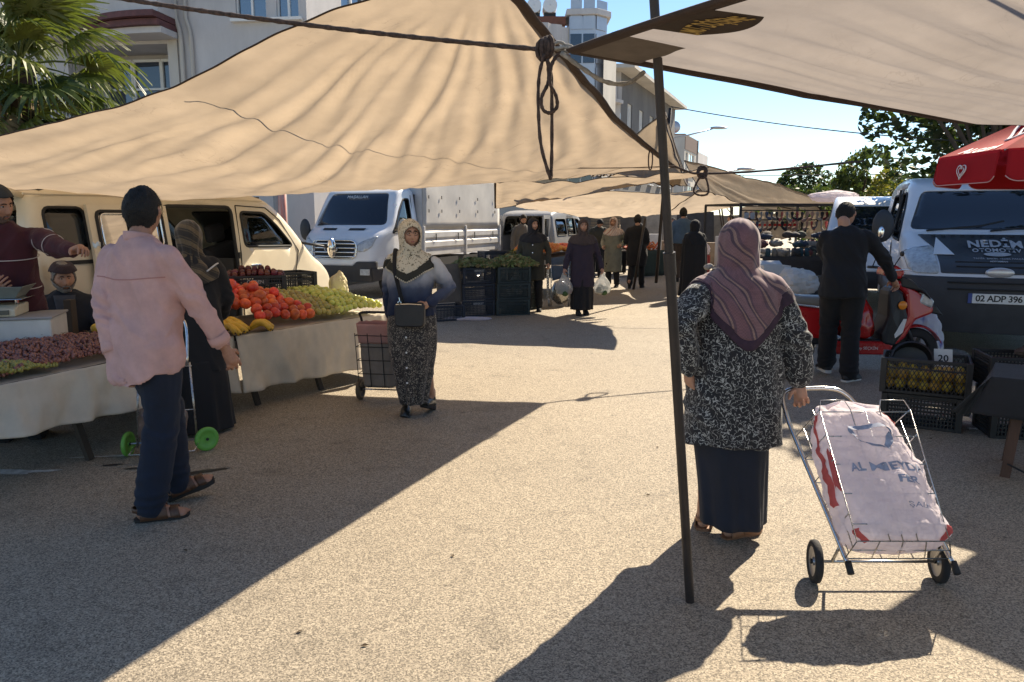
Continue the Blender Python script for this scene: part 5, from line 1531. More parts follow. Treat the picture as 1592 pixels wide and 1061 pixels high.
 def skirt(s, name, m, tab, folds=.012, nf=11, seed=0.0, flow=None, n=72):
  """open tube with vertical folds"""
  k = s.k; tab = sorted(tab); z0, z1 = tab[0][0], tab[-1][0]; rings = []
  N = 30
  for i in range(N+1):
   z = lerp(z0, z1, i/N); hw, hd, yo = sinterp(tab, z); ring = []
   low = 1 - i/N
   for j in range(n):
    a = 2*PI*j/n
    w = folds*k*low**.8*(math.sin(a*nf + seed + 1.5*noise.noise(V((math.cos(a)*2, math.sin(a)*2, seed)))) + .8*noise.noise(V((math.cos(a)*3 + seed, math.sin(a)*3, z*4))))
    p = V(((hw*k + w)*math.cos(a), (hd*k + w)*math.sin(a) + yo*k, z*k))
    if flow: p = flow(p)
    ring.append(s.up(p))
   rings.append(ring)
  b = MB(); b.rings(rings, cap=False)
  o = b.build(name, m, s.root, smooth=True)
  q = o.modifiers.new('s', 'SOLIDIFY'); q.thickness = .006; q.offset = -1
  return o
 SCARF = [(-.62, .20, .185, -.03), (-.45, .215, .18, -.025), (-.33, .222, .165, -.018), (-.25, .205, .145, -.015), (-.20, .165, .120, -.012), (-.165, .118, .100, -.005), (-.13, .092, .096, .0),
 (-.09, .088, .106, .002), (-.03, .094, .116, 0), (.03, .096, .117, -.002), (.075, .084, .106, -.004), (.105, .062, .082, -.006), (.126, .034, .046, -.008), (.136, .004, .006, -.008)]
 def scarf(s, m, hem, face=(50, -.088, .078), folds=.006, border=None, bm=None, seed=0.0, puff=1.0, name='headscarf', tab=None, front=None):
  """cloth over head and shoulders; hem(az deg) -> lowest z below the head centre; face opening (half angle, z0, z1)"""
  k = s.k; n, N = 88, 56; tab = sorted(tab or s.SCARF); vs, fs, bf = [], [], []
  Mb = s.Mu @ Matrix.Translation((0, .018*k, 1.575*k)) @ Matrix.Scale(k, 4)
  for i in range(N+1):
   t = i/N
   for j in range(n):
    az = 2*PI*j/n - PI; ad = math.degrees(az)
    hz = hem(ad)
    z = lerp(.136, hz, t**.9)
    rx, ry, yo = sinterp(tab, z)
    low = sstep(-.05, -.3, z)
    f = folds*(.35 + low*1.3)*(math.sin(az*9 + seed + z*14*math.copysign(1, az) + 2*noise.noise(V((az*1.5, z*6, seed)))) + noise.noise(V((az*3, z*14, seed + 4))))
    rx, ry = rx*puff + f, ry*puff + f
    p = V((rx*math.sin(az), ry*math.cos(az) + yo, z))
    if front: p = front(p, ad)
    w = sstep(-.10, -.22, z)
    vs.append((s.Mh @ p).lerp(Mb @ p, w))
  for i in range(N):
   for j in range(n):
    az = math.degrees(2*PI*(j+.5)/n - PI); hz = hem(az); z = lerp(.136, hz, ((i+.5)/N)**.9)
    if face and abs(az) < face[0]*math.sqrt(max(0, 1 - ((z - (face[1]+face[2])/2)/((face[2]-face[1])/2))**2)) : continue
    q = (i*n+j, i*n+(j+1) % n, (i+1)*n+(j+1) % n, (i+1)*n+j)
    (bf if border and z < hz + border else fs).append(q)
  b = MB(); b.add(vs, fs); o = b.build(name, m, s.root, smooth=True)
  q = o.modifiers.new('s', 'SOLIDIFY'); q.thickness = .006*k; q.offset = -1
  if bf:
   b = MB(); b.add(vs, bf); o2 = b.build('scarf_border', bm, o, smooth=True)
   q = o2.modifiers.new('s', 'SOLIDIFY'); q.thickness = .006*k; q.offset = -1
  return o
 def shoes(s, m, msole, sandal=False, r=1.12):
  k = s.k
  for q in (1, -1):
   M = Matrix.Translation(s.ank[q]) @ Matrix.Rotation(s.fyaw[q], 4, 'Z') @ Matrix.Rotation(-s.fpitch[q], 4, 'X')
   f = lambda x, y, z: M @ V((x*k, y*k, z*k))
   ol = [(-.030, -.075), (0, -.085), (.030, -.075), (.038, -.03), (.036, .03), (.048, .09), (.046, .14), (.022, .178), (-.012, .185), (-.038, .155), (-.046, .10), (-.036, .03), (-.038, -.03)]
   so = MB(); zt, zb = -.070, -.098
   so.add([f(x*1.06, y, zt) for x, y in ol] + [f(x*1.03, y*.99, zb + .012) for x, y in ol] + [f(x*.98, y*.98, zb) for x, y in ol],
 [tuple(range(13))] + [(i, (i+1) % 13, 13+(i+1) % 13, 13+i) for i in range(13)] + [(13+i, 13+(i+1) % 13, 26+(i+1) % 13, 26+i) for i in range(13)] + [tuple(range(38, 25, -1))])
   sh = so.build('sandal' if sandal else 'shoe', msole, s.root, auto=50)
   up = MB()
   if sandal:
    for y0, w, h in ((.055, .055, -.006), (.118, .045, -.030)):
     up.grid(lambda u, v: f(.050*math.cos(PI*u), y0 + w*(v-.5) - .01*math.sin(PI*u), -.073 + (h+.073+.010)*math.sin(PI*u)**.8), 14, 4)
    up.grid(lambda u, v: f(.042*math.cos(PI*u), -.045 - .045*math.sin(PI*u), -.02 + .022*(v-.5) + 0.0*u), 14, 2)
    up.grid(lambda u, v: f(.046, lerp(-.05, .05, u), lerp(-.075, -.035, v)), 6, 2)
    up.grid(lambda u, v: f(-.046, lerp(-.05, .05, u), lerp(-.075, -.035, v)), 6, 2)
    up.build('strap', m, sh, smooth=True, solid=.006)
   else:
    b = MB(); foot(b, s.ank[q], s.fyaw[q], s.fpitch[q], k, r=r)
    b.limb([f(0, -.03, -.05), f(0, .07, -.045), f(0, .13, -.055)], [.046*k, .046*k, .040*k], 12)
    me = remesh(b, max(.006, s.vox*.7), 4)
    bm = bmesh.new(); bm.from_mesh(me); Mi = M.inverted()
    bmesh.ops.delete(bm, geom=[v for v in bm.verts if (Mi @ v.co).z > .012*k], context='VERTS'); bm.to_mesh(me); bm.free()
    link_mesh('upper', me, m, sh)
# ---------------------------------------------------------------- patterned cloths
def pattern(name, base, mark, kind, scale, thr=.5, soft=.06, base2=None, rough=.9, bump=.15):
 """woven print: marks of one colour over another, fixed to the cloth"""
 m = bpy.data.materials.new(name); m.use_nodes = True
 N, L = nt(m); b = N['Principled BSDF']; b.inputs['Roughness'].default_value = rough; b.inputs['Sheen Weight'].default_value = .15
 tc = N.new('ShaderNodeTexCoord')
 if kind == 'squiggle':
  n = N.new('ShaderNodeTexNoise'); n.inputs['Scale'].default_value = scale; n.inputs['Detail'].default_value = 1.5; n.inputs['Distortion'].default_value = .6
  L.new(tc.outputs['Object'], n.inputs[0]); s = N.new('ShaderNodeMath'); s.operation = 'SUBTRACT'; s.inputs[1].default_value = .5; L.new(n.outputs[0], s.inputs[0])
  a = N.new('ShaderNodeMath'); a.operation = 'ABSOLUTE'; L.new(s.outputs[0], a.inputs[0]); src = a.outputs[0]; inv = True
 elif kind == 'flower':
  v = N.new('ShaderNodeTexVoronoi'); v.inputs['Scale'].default_value = scale
  n = N.new('ShaderNodeTexNoise'); n.inputs['Scale'].default_value = scale*1.8; n.inputs['Detail'].default_value = 2
  L.new(tc.outputs['Object'], n.inputs[0])
  mp = N.new('ShaderNodeMix'); mp.data_type = 'RGBA'; mp.blend_type = 'LINEAR_LIGHT'; mp.inputs[0].default_value = .045
  L.new(tc.outputs['Object'], mp.inputs[6]); L.new(n.outputs[1], mp.inputs[7]); L.new(mp.outputs[2], v.inputs[0]); src = v.outputs['Distance']; inv = True
 r = N.new('ShaderNodeMapRange'); r.inputs[1].default_value = thr - soft; r.inputs[2].default_value = thr + soft
 if inv: r.inputs[3].default_value = 1; r.inputs[4].default_value = 0
 L.new(src, r.inputs[0])
 mx = N.new('ShaderNodeMix'); mx.data_type = 'RGBA'; mx.inputs[6].default_value = (*base, 1); mx.inputs[7].default_value = (*mark, 1)
 L.new(r.outputs[0], mx.inputs[0]); L.new(mx.outputs[2], b.inputs['Base Color'])
 n3 = N.new('ShaderNodeTexNoise'); n3.inputs['Scale'].default_value = 300; L.new(tc.outputs['Object'], n3.inputs[0])
 bp = N.new('ShaderNodeBump'); bp.inputs['Strength'].default_value = bump; bp.inputs['Distance'].default_value = .004; L.new(n3.outputs[0], bp.inputs['Height']); L.new(bp.outputs[0], b.inputs['Normal'])
 return m
def ombre(name, stops):
 m = bpy.data.materials.new(name); m.use_nodes = True
 N, L = nt(m); b = N['Principled BSDF']; b.inputs['Roughness'].default_value = .9
 tc = N.new('ShaderNodeTexCoord'); sp = N.new('ShaderNodeSeparateXYZ'); L.new(tc.outputs['Object'], sp.inputs[0])
 n = N.new('ShaderNodeTexNoise'); n.inputs['Scale'].default_value = 14; n.inputs['Detail'].default_value = 4; L.new(tc.outputs['Object'], n.inputs[0])
 ad = N.new('ShaderNodeMath'); ad.operation = 'MULTIPLY_ADD'; ad.inputs[1].default_value = .08; L.new(n.outputs[0], ad.inputs[0]); L.new(sp.outputs[2], ad.inputs[2])
 r = N.new('ShaderNodeValToRGB'); e = r.color_ramp.elements
 while len(e) > 1: e.remove(e[0])
 e[0].position = stops[0][0]/2; e[0].color = (*stops[0][1], 1)
 for z, c in stops[1:]: q = e.new(z/2); q.color = (*c, 1)
 hf = N.new('ShaderNodeMath'); hf.operation = 'MULTIPLY'; hf.inputs[1].default_value = .5; L.new(ad.outputs[0], hf.inputs[0]); L.new(hf.outputs[0], r.inputs[0])
 L.new(r.outputs[0], b.inputs['Base Color'])
 return m
def woven(name, cols, scale=3.0, rot=(0, 0, 0), dist=1.2):
 """scarf cloth with broad slanting panels of several shades and a fine check"""
 m = bpy.data.materials.new(name); m.use_nodes = True
 N, L = nt(m); b = N['Principled BSDF']; b.inputs['Roughness'].default_value = .85; b.inputs['Sheen Weight'].default_value = .25
 tc = N.new('ShaderNodeTexCoord'); mp = N.new('ShaderNodeMapping'); mp.inputs['Rotation'].default_value = rot; L.new(tc.outputs['Object'], mp.inputs[0])
 w = N.new('ShaderNodeTexWave'); w.inputs['Scale'].default_value = scale; w.inputs['Distortion'].default_value = dist; w.inputs['Detail'].default_value = 2; w.bands_direction = 'DIAGONAL'; L.new(mp.outputs[0], w.inputs[0])
 r = N.new('ShaderNodeValToRGB'); r.color_ramp.interpolation = 'CONSTANT'; e = r.color_ramp.elements
 while len(e) > 1: e.remove(e[0])
 e[0].position = 0; e[0].color = (*cols[0], 1)
 for k, c in enumerate(cols[1:], 1): q = e.new(k/len(cols)); q.color = (*c, 1)
 L.new(w.outputs[0], r.inputs[0])
 ck = N.new('ShaderNodeTexChecker'); ck.inputs['Scale'].default_value = 130; L.new(mp.outputs[0], ck.inputs[0])
 mx = N.new('ShaderNodeMix'); mx.data_type = 'RGBA'; mx.blend_type = 'MULTIPLY'; mx.inputs[0].default_value = .35; L.new(r.outputs[0], mx.inputs[6])
 cr = N.new('ShaderNodeMapRange'); cr.inputs[3].default_value = .45; L.new(ck.outputs[1], cr.inputs[0]); L.new(cr.outputs[0], mx.inputs[7])
 n = N.new('ShaderNodeTexNoise'); n.inputs['Scale'].default_value = 18; n.inputs['Detail'].default_value = 5; L.new(tc.outputs['Object'], n.inputs[0])
 hs = N.new('ShaderNodeHueSaturation'); vr = N.new('ShaderNodeMapRange'); vr.inputs[3].default_value = .6; vr.inputs[4].default_value = 1.35; L.new(n.outputs[0], vr.inputs[0]); L.new(vr.outputs[0], hs.inputs['Value'])
 L.new(mx.outputs[2], hs.inputs['Color']); L.new(hs.outputs[0], b.inputs['Base Color'])
 return m
M_NAVY = fabric('navy cloth', (.007, .012, .027), .3, 12)
M_BLACK = fabric('black cloth', (.009, .009, .011), .3, 12)
M_PINK = fabric('pink linen', (.58, .345, .305), .16, 9, .35, 420)
M_MAROON2 = fabric('maroon knit', (.058, .010, .016), .25, 14, .5, 500)
M_LEATH = mat('brown leather', (.10, .045, .022), .5, .3, 20, .3, 120)
M_SOLE = mat('dark sole', (.02, .018, .016), .8)
M_TANL = mat('tan leather', (.27, .13, .065), .55, .25, 20)
def lw(loc, rz):
 """world point -> local point of a figure"""
 Mi = (Matrix.Translation(loc) @ Matrix.Rotation(rz, 4, 'Z')).inverted()
 return lambda p: Mi @ V(p)
# ================================================================ the cast
TUNIC = [(1.46, .070, .066, -.012), (1.42, .120, .085, -.012), (1.36, .180, .110, -.008), (1.24, .188, .130, .010), (1.10, .178, .128, .010), (.98, .190, .140, .0), (.86, .205, .150, -.004), (.74, .212, .152, 0)]
def scale_tab(tab, w=1.0, d=1.0, lo=None):
 t = [(z, a*w, c*d, y) for z, a, c, y in tab]
 return [q for q in t if lo is None or q[0] >= lo]
# --- man in the pink shirt, walking away to the right
def pink_man():
 loc = V((-1.92, 3.93, 0)); rz = R(-22); f = lw(loc, rz)
 A = f(atz(236, 808)); B = f(atz(276, 778))
 p = Person('man in a pink shirt and navy trousers seen from behind by the stall', loc, rz, 1.76, lean=2, yaw=24, pitch=4,
 feet={1: (A.x, A.y, .0), -1: (B.x, B.y, .035)}, fyaw=(-48, -40), fpitch=(0, -16),
 hands={1: f(at(350, 543, 4.02)), -1: f(at(180, 558, 3.86))}, elb={1: (1, -.6, 0), -1: (-1, -.5, 0)}, vox=.0085, skin=M_SKIN2)
 p.body({1: dict(n=(-.6, .3, .0), curl=.55), -1: dict(n=(.9, .2, 0), curl=.5)})
 p.face()
 p.hair(off=.009, jit=.05, locks=5000)
 k = p.k
 def tail(q):        # curved shirt tail, longest at the back
  w = sstep(.86*k, .70*k, q.z)
  return V((q.x, q.y, q.z + w*(.10*(abs(q.x)/.2)**2 + .03*(q.y > 0))))
 tab = [(1.455, .066, .064, -.020), (1.42, .125, .085, -.018), (1.365, .185, .108, -.010), (1.25, .198, .130, .004), (1.1, .188, .132, .010), (.96, .190, .140, .0), (.84, .195, .148, -.006), (.715, .190, .150, -.008)]
 p.top('shirt', M_PINK, tab, (.070, .068, .060, .056, .053), to=.80, folds=.013, fs=9, sh=.066, flow=tail, vox=.0085, )
 for q in (1, -1):
  a = p.el[q].lerp(p.wr[q], .66); c = p.el[q].lerp(p.wr[q], .86)
  b = MB(); b.tube([a, a.lerp(c, .5), c, c, a.lerp(c, .6)], [.052*k, .055*k, .054*k, .046*k, .044*k], 18, cap=False); b.build('cuff', M_PINK, p.root, smooth=True)
 sh_ = [c for c in p.root.children if c.name.startswith('shirt')][0]
 b = MB(); b.grid(lambda u, v: p.Mu @ V((lerp(-.19, .19, u)*k, -.30, (1.245 - .006*math.cos((u-.5)*6) + .006*(v-.5))*k)), 40, 1); o = b.build('yoke_seam', mat('pink seam', (.42, .20, .18), .9), p.root, smooth=True)
 from mathutils.bvhtree import BVHTree
 tr_ = BVHTree.FromPolygons([v.co for v in sh_.data.vertices], [f_.vertices[:] for f_ in sh_.data.polygons])
 for v in o.data.vertices:
  h = tr_.ray_cast(v.co, V((0, 1, 0)));  v.co = h[0] + V((0, -.0035, 0)) if h[0] else v.co
 b = MB(); b.grid(lambda u, v: p.Mu @ V((.066*k*math.sin(2*PI*u), (-.014 + .070*math.cos(2*PI*u))*k, (1.425 + .045*v + .012*math.cos(2*PI*u+PI))*k)) + V((0, 0, 0)), 30, 4); b.build('collar', M_PINK, p.root, smooth=True, solid=.006)
 tr = p.trousers('trousers', M_NAVY, (.108, .102, .086, .082, .080), folds=.008, vox=.0085, lift=.0, hip=(.155, .118)); push_out([c for c in p.root.children if c.name.startswith('shirt')][0], [tr, p.body_o], .014)
 p.shoes(M_LEATH, M_SOLE, sandal=True)
 return p
pink_man()
# --- woman in the patterned tunic pulling the wire cart
M_SQUIG = pattern('black and white squiggle print', (.012, .012, .015), (.40, .40, .38), 'squiggle', 46, .020, .012)
M_MAUVE = woven('mauve patchwork scarf', [(.17, .085, .10), (.10, .055, .075), (.26, .16, .135), (.075, .045, .065), (.20, .11, .12)], 2.4, (0, 0, .6), 7.0)
M_PURPLE = fabric('dark purple border cloth', (.040, .020, .036), .4, 30)
def tunic_woman():
 loc = V((1.10, 3.68, 0)); rz = R(-4); f = lw(loc, rz)
 A = f(atz(1140, 834));
 p = Person('woman in black and white tunic and mauve headscarf pulling the wire cart', loc, rz, 1.59, lean=2, yaw=-12, pitch=3, sw=.175,
 feet={1: (A.x, A.y, .0), -1: (-.10, .10, .0)}, fyaw=(-62, -15), fpitch=(-6, 0),
 hands={1: f(at(1243, 594, 3.64)), -1: f(at(1070, 572, 3.60))}, elb={1: (.6, -1, .0), -1: (-.7, -1, 0)}, vox=.009)
 p.body({1: dict(n=(-.3, -.9, -.2), d=(.12, -.25, -1), curl=1.05), -1: dict(n=(.9, .3, 0), curl=.5)})
 p.face()
 tab = [(1.46, .075, .070, -.012), (1.42, .135, .092, -.014), (1.36, .205, .128, -.012), (1.24, .228, .158, -.006), (1.10, .232, .165, -.004), (.96, .242, .176, -.006), (.80, .254, .182, -.008), (.66, .264, .184, -.008), (.535, .272, .184, -.008)]
 p.top('tunic', M_SQUIG, tab, (.082, .080, .072, .066, .064), to=.93, folds=.012, fs=8, sh=.078, vox=.009)
 p.skirt('skirt', fabric('dark navy skirt', (.010, .014, .026), .3, 10), [(.09, .165, .15, 0), (.30, .175, .15, 0), (.55, .195, .16, 0), (.75, .19, .15, 0)], folds=.016, nf=6, seed=1.2, flow=lambda q: V((q.x + .07*max(0, .5 - q.z), q.y - .08*max(0, .5 - q.z), q.z)))
 hem = lambda a: interp([(0, -.26), (60, -.25), (95, -.26), (125, -.33), (150, -.44), (172, -.525), (180, -.53)], abs(a + 6 if a > 0 else a + 6))
 tab2 = [(-.62, .21, .20, -.012), (-.45, .225, .195, -.012), (-.33, .235, .178, -.012), (-.25, .22, .155, -.012), (-.20, .18, .128, -.012), (-.165, .132, .108, -.008), (-.13, .108, .104, -.004),
 (-.09, .102, .112, -.002), (-.03, .104, .122, -.002), (.03, .104, .122, -.004), (.075, .092, .110, -.006), (.105, .068, .086, -.008), (.126, .038, .050, -.010), (.136, .004, .006, -.010)]
 sc = p.scarf(M_MAUVE, hem, border=.055, bm=M_PURPLE, folds=.0065, tab=tab2, seed=.8)
 tn = [c for c in p.root.children if c.name.startswith('tunic')][0]
 push_out(sc, [tn], .012); push_out(sc.children[0], [tn], .012)
 p.shoes(M_TANL, M_TANL, sandal=True)
 return p
TW = tunic_woman()
# --- woman with the ombre top, walking towards the camera with a trolley
M_SKFL = pattern('dark floral skirt print', (.022, .018, .017), (.34, .29, .23), 'flower', 44, .34, .07)
M_SCFL = pattern('cream floral scarf print', (.55, .49, .37), (.075, .065, .04), 'flower', 34, .33, .06)
M_OMB = ombre('white to navy ombre jersey', [(0.0, (.012, .018, .042)), (1.0, (.014, .021, .05)), (1.10, (.06, .075, .12)), (1.20, (.36, .36, .38)), (1.33, (.50, .49, .47)), (2.0, (.50, .49, .47))])
def ombre_woman():
 loc = V((-.80, 6.02, 0)); rz = R(176); f = lw(loc, rz)
 A = f(atz(632, 642)); B = f(V((-.68, 6.22, 0)))
 p = Person('woman in a white to navy ombre top and cream headscarf pulling a trolley', loc, rz, 1.585, lean=-1, yaw=24, pitch=0, sw=.168,
 feet={1: (A.x, A.y, 0), -1: (B.x, B.y, .03)}, fyaw=(8, -10), fpitch=(4, -18),
 hands={1: f(at(606, 492, 6.22)), -1: f(at(667, 472, 5.86))}, elb={1: (1, -.4, -.1), -1: (-1, -.5, -.3)}, vox=.010)
 p.body({1: dict(n=(-.2, -.3, -1), d=(.1, -.5, -.8), curl=1.0), -1: dict(n=(0, -1, -.2), d=(.9, .25, -.45), curl=.6)})
 p.face(glasses=True)
 tab = [(1.46, .070, .066, -.012), (1.42, .120, .085, -.012), (1.36, .176, .112, -.006), (1.26, .188, .140, .016), (1.18, .192, .150, .026), (1.08, .190, .142, .018), (.97, .205, .150, .006), (.90, .210, .152, 0)]
 p.top('top', M_OMB, tab, (.070, .066, .060, .054, .046), to=.95, folds=.009, fs=10, sh=.066)
 p.skirt('skirt', M_SKFL, [(.13, .112, .115, 0), (.3, .152, .145, 0), (.55, .195, .17, 0), (.8, .215, .165, 0), (1.0, .19, .14, 0)], folds=.016, nf=8, seed=2.2)
 for k_ in range(5):
  b = MB(); z = .86 - k_*.13; b.ball((.015, lerp(.172, .176, k_/4)*p.k + .008, z*p.k), (.008, .004, .008), 10, 6); b.build('button', M_WHITE, p.root, smooth=True)
 hem = lambda a: interp([(0, -.385), (14, -.36), (40, -.30), (75, -.265), (110, -.28), (180, -.42)], abs(a))
 tab2 = [(-.44, .20, .185, .005), (-.37, .212, .182, .006), (-.31, .215, .170, .0), (-.25, .20, .146, -.008), (-.20, .165, .122, -.012), (-.165, .118, .104, -.005), (-.13, .094, .100, .0),
 (-.09, .090, .108, .002), (-.03, .095, .117, 0), (.03, .097, .119, -.002), (.075, .086, .108, -.004), (.105, .064, .084, -.006), (.126, .036, .048, -.008), (.136, .004, .006, -.008)]
 sc = p.scarf(M_SCFL, hem, face=(46, -.09, .072), border=.065, bm=mat('black lace border', (.02, .02, .014), .8, .3, 30), folds=.005, tab=tab2, seed=2.0)
 tn = [c for c in p.root.children if c.name.startswith('top')][0]
 push_out(sc, [tn], .010); push_out(sc.children[0], [tn], .010); push_out([c for c in p.root.children if c.name.startswith('skirt')][0], [p.body_o], .01)
 lace = MB(); k = p.k; Mb = p.Mu @ Matrix.Translation((0, .018*k, 1.575*k)) @ Matrix.Scale(k, 4)
 for j in range(46):
  ad = -100 + j*200/45; z = hem(ad) - .004; rx, ry, yo = sinterp(sorted(tab2), z)
  lace.ball(Mb @ V(((rx+.003)*math.sin(R(ad)), (ry+.003)*math.cos(R(ad)) + yo, z)), .007, 6, 4)
 lo = lace.build('lace_edge', mat('cream lace', (.5, .46, .36), .9), p.root, smooth=True); tag(lo, kind='stuff')
 b = MB(); P = [p.Mu @ V((x*k, y*k, z*k)) for x, y, z in ((.12, -.11, 1.34), (.125, .02, 1.46), (.105, .165, 1.30), (.07, .185, 1.15), (.04, .185, 1.02))]
 b.tube(crv(P, 5), .016, 8, flat=.3); b.build('bag_strap', M_BLACK, p.root, smooth=True)
 p.shoes(mat('black court shoe', (.014, .016, .016), .35), M_SOLE, r=1.06)
 bag = MB(); M = Matrix.Translation(p.Mu @ V((-.03*k, .215*k, .93*k)))
 bag.M = M; bag.prism(rrect(-.115, .115, -.10, .085, .03), -.04, .04, 'y')
 bo = bag.build('handbag', mat('black bag leather', (.012, .012, .014), .45, .2, 20, .2, 90), p.root, bevel=.012)
 b = MB(); b.M = M; b.tube([(-.10, .045, .075), (0, .047, .08), (.10, .045, .075)], .005, 6); b.build('zip', M_CHROME, bo)
 b = MB(); b.M = M; b.tube([(.07 + .012*math.cos(t), .05, .09 + .012*math.sin(t)) for t in [2*PI*j/10 for j in range(10)]], .003, 5, closed=True); b.tube([(.07, .05, .10), (.075, .05, .13)], .004, 5); b.build('clasp', M_CHROME, bo)
 return p
OW = ombre_woman()
# --- stall keeper in the maroon sweater, arm stretched out
def vendor():
 loc = V((-3.64, 5.50, 0)); rz = R(-160); f = lw(loc, rz)
 p = Person('stall keeper in a maroon striped sweater reaching out over the scale', loc, rz, 1.84, lean=10, yaw=52, pitch=10, sw=.20,
 hands={-1: f(at(122, 392, 5.12)), 1: f(at(-4, 452, 5.25))}, elb={-1: (-.2, -.2, -1), 1: (1, -.6, -.4)}, vox=.010, skin=M_SKIN2)
 p.body({-1: dict(n=(.2, .2, -1), d=f(at(150, 380, 5.0)) - f(at(122, 390, 5.12)), curl=.8), 1: dict(n=(-.6, .2, .6), d=(-.3, .8, .4), curl=.7)})
 p.face(lips=True)
 p.hair(M_HAIR, .014)
 p.hair(mat('greying stubble', (.14, .09, .07), .8, .4, 90), .0025, beard_keep, 'beard', .01)
 k = p.k
 vs_, fs_ = head_grid(.022, lambda q, a: q.z > interp([(0, .066), (60, .060), (120, .045), (180, .035)], a))
 b = MB(); b.add([p.Mh @ V((q.x, q.y, q.z*.97)) for q in vs_], fs_); b.build('cap', fabric('grey black wool cap', (.03, .034, .036), .4, 30), p.root, smooth=True, solid=.008)
 tab = scale_tab(TUNIC, 1.02, 1.05, .86)
 p.top('sweater', M_MAROON2, tab, (.080, .074, .066, .060, .050), to=.86, folds=.011, fs=8, sh=.072)
 st_ = mat('pale knit stripe', (.52, .45, .42), .9)
 def band_(z, r=1.03):
  hw, hd, yo = sinterp(sorted(tab), z); return [p.up(q) for q in ell((0, yo*k, z*k), hw*k*r, hd*k*r, 40)]
 for z in (1.235, 1.03):
  b = MB(); b.tube(band_(z, 1.02), .0035, 5, closed=True); b.build('stripe', st_, p.root, smooth=True)
 for t in (.35, .80):
  c = p.sh[-1].lerp(p.el[-1], t); d = (p.el[-1] - p.sh[-1]).normalized(); x = d.orthogonal().normalized(); y = d.cross(x)
  r = lerp(.080, .066, t)*k*1.03
  b = MB(); b.tube([c + (x*math.cos(a) + y*math.sin(a))*r for a in [2*PI*j/20 for j in range(20)]], .003, 5, closed=True); b.build('stripe', st_, p.root, smooth=True)
 p.trousers('trousers', M_BLACK); p.shoes(M_BLACK, M_SOLE)
 nt_ = MB(); c = f(at(150, 381, 5.0))
 nt_.grid(lambda u, v: c + V((.05*(u-.5), .02*math.sin(u*5), .03*(v-.5) + .01*math.sin(u*7))), 6, 4)
 nt_.build('banknote', mat('pale paper', (.6, .58, .52), .8), p.root, smooth=True, solid=.002)
vendor()
# --- seated old man with a cap behind the scale
def seated_man():
 loc = V((-3.78, 6.42, 0)); rz = R(205); f = lw(loc, rz)
 dr = .47
 p = Person('seated bearded man in a dark jacket and flat cap behind the scale', loc, rz, 1.72, lean=8, yaw=14, pitch=6, drop=dr, seated=True,
 feet={1: (.14, .42, 0), -1: (-.14, .42, 0)}, hands={1: (.10, .34, .62), -1: (-.10, .36, .60)}, elb={1: (1, -.6, -.3), -1: (-1, -.6, -.3)}, vox=.012)
 p.body(); p.face(); p.hair(M_GREY, .010)
 p.hair(M_GREY, .006, beard_keep, 'beard', .05)
 vs_, fs_ = head_grid(.024, lambda q, a: q.z > interp([(0, .060), (60, .055), (120, .04), (180, .03)], a))
 b = MB(); b.add([p.Mh @ V((q.x*1.08, q.y*1.08 + (.02 if q.y > .05 else 0), min(q.z, .118) if q.z > .1 else q.z)) for q in vs_], fs_); b.build('cap', fabric('dark plum cap', (.030, .018, .026), .4, 30), p.root, smooth=True, solid=.008)
 p.top('jacket', fabric('dark blue jacket', (.010, .014, .024), .3, 12), scale_tab(TUNIC, 1.12, 1.1, .86), (.076, .070, .064, .058, .052), folds=.007, fs=10, sh=.07)
 k = p.k
 b = MB(); b.grid(lambda u, v: p.Mu @ V(((u-.5)*lerp(.16, .05, 1-v)*k, (.145 + .012*math.cos((u-.5)*3))*k*lerp(.98, .62, v**3), lerp(1.05, 1.44, v)*k)), 8, 10); b.build('shirt_front', fabric('grey shirt', (.045, .052, .068), .2, 20), p.root, smooth=True, solid=.006)
 p.trousers('trousers', M_BLACK); p.shoes(M_BLACK, M_SOLE)
 st = empty('stool', loc, rz, 'low wooden stool under the seated bearded man', 'stool')
 q = MB(); q.bx(-.18, .18, -.2, .14, .38, .42); q.build('seat', M_LEATH, st, bevel=.01)
 for x in (-.15, .15):
  for y in (-.17, .11): q = MB(); q.bar((x, y, 0), (x, y, .38), .035, .035); q.build('leg', M_LEATH, st)
seated_man()
# --- woman in black at the table behind the pink shirt
def black_woman():
 loc = V((-2.36, 5.60, 0)); rz = R(28); f = lw(loc, rz)
 p = Person('woman in a long black coat and dark gold patterned scarf facing the stall', loc, rz, 1.58, lean=4, yaw=4, pitch=8, sw=.17,
 hands={1: (.22, .22, .86), -1: (-.20, .25, .90)}, vox=.014)
 p.body(); p.face()
 p.top('coat', M_BLACK, [(1.46, .070, .066, -.012), (1.42, .12, .088, -.012), (1.36, .185, .12, -.008), (1.2, .2, .145, .004), (1.0, .205, .15, 0), (.8, .215, .16, 0), (.5, .225, .165, 0)], (.075, .07, .064, .06, .056), folds=.008, fs=9, sh=.07)
 p.skirt('skirt', M_BLACK, [(.03, .25, .21, 0), (.3, .232, .185, 0), (.6, .215, .165, 0)], folds=.016, nf=9, seed=.4)
 p.scarf(woven('dark gold patterned scarf', [(.022, .018, .014), (.07, .05, .03), (.03, .024, .018), (.12, .085, .045)], 4.0, (0, .4, .3)), lambda a: interp([(0, -.28), (90, -.26), (130, -.33), (180, -.40)], abs(a)), folds=.008, seed=4, puff=1.03)
 p.shoes(M_BLACK, M_SOLE)
 b = MB(); k = p.k
 b.tube(crv([p.Mu @ V((x*k, y*k, z*k)) for x, y, z in ((.10, -.16, 1.30), (.19, -.08, 1.36), (.20, .08, 1.32), (.20, .16, 1.1))], 5), .006, 6); b.build('bag_strap', M_STUC, p.root, smooth=True)
black_woman()
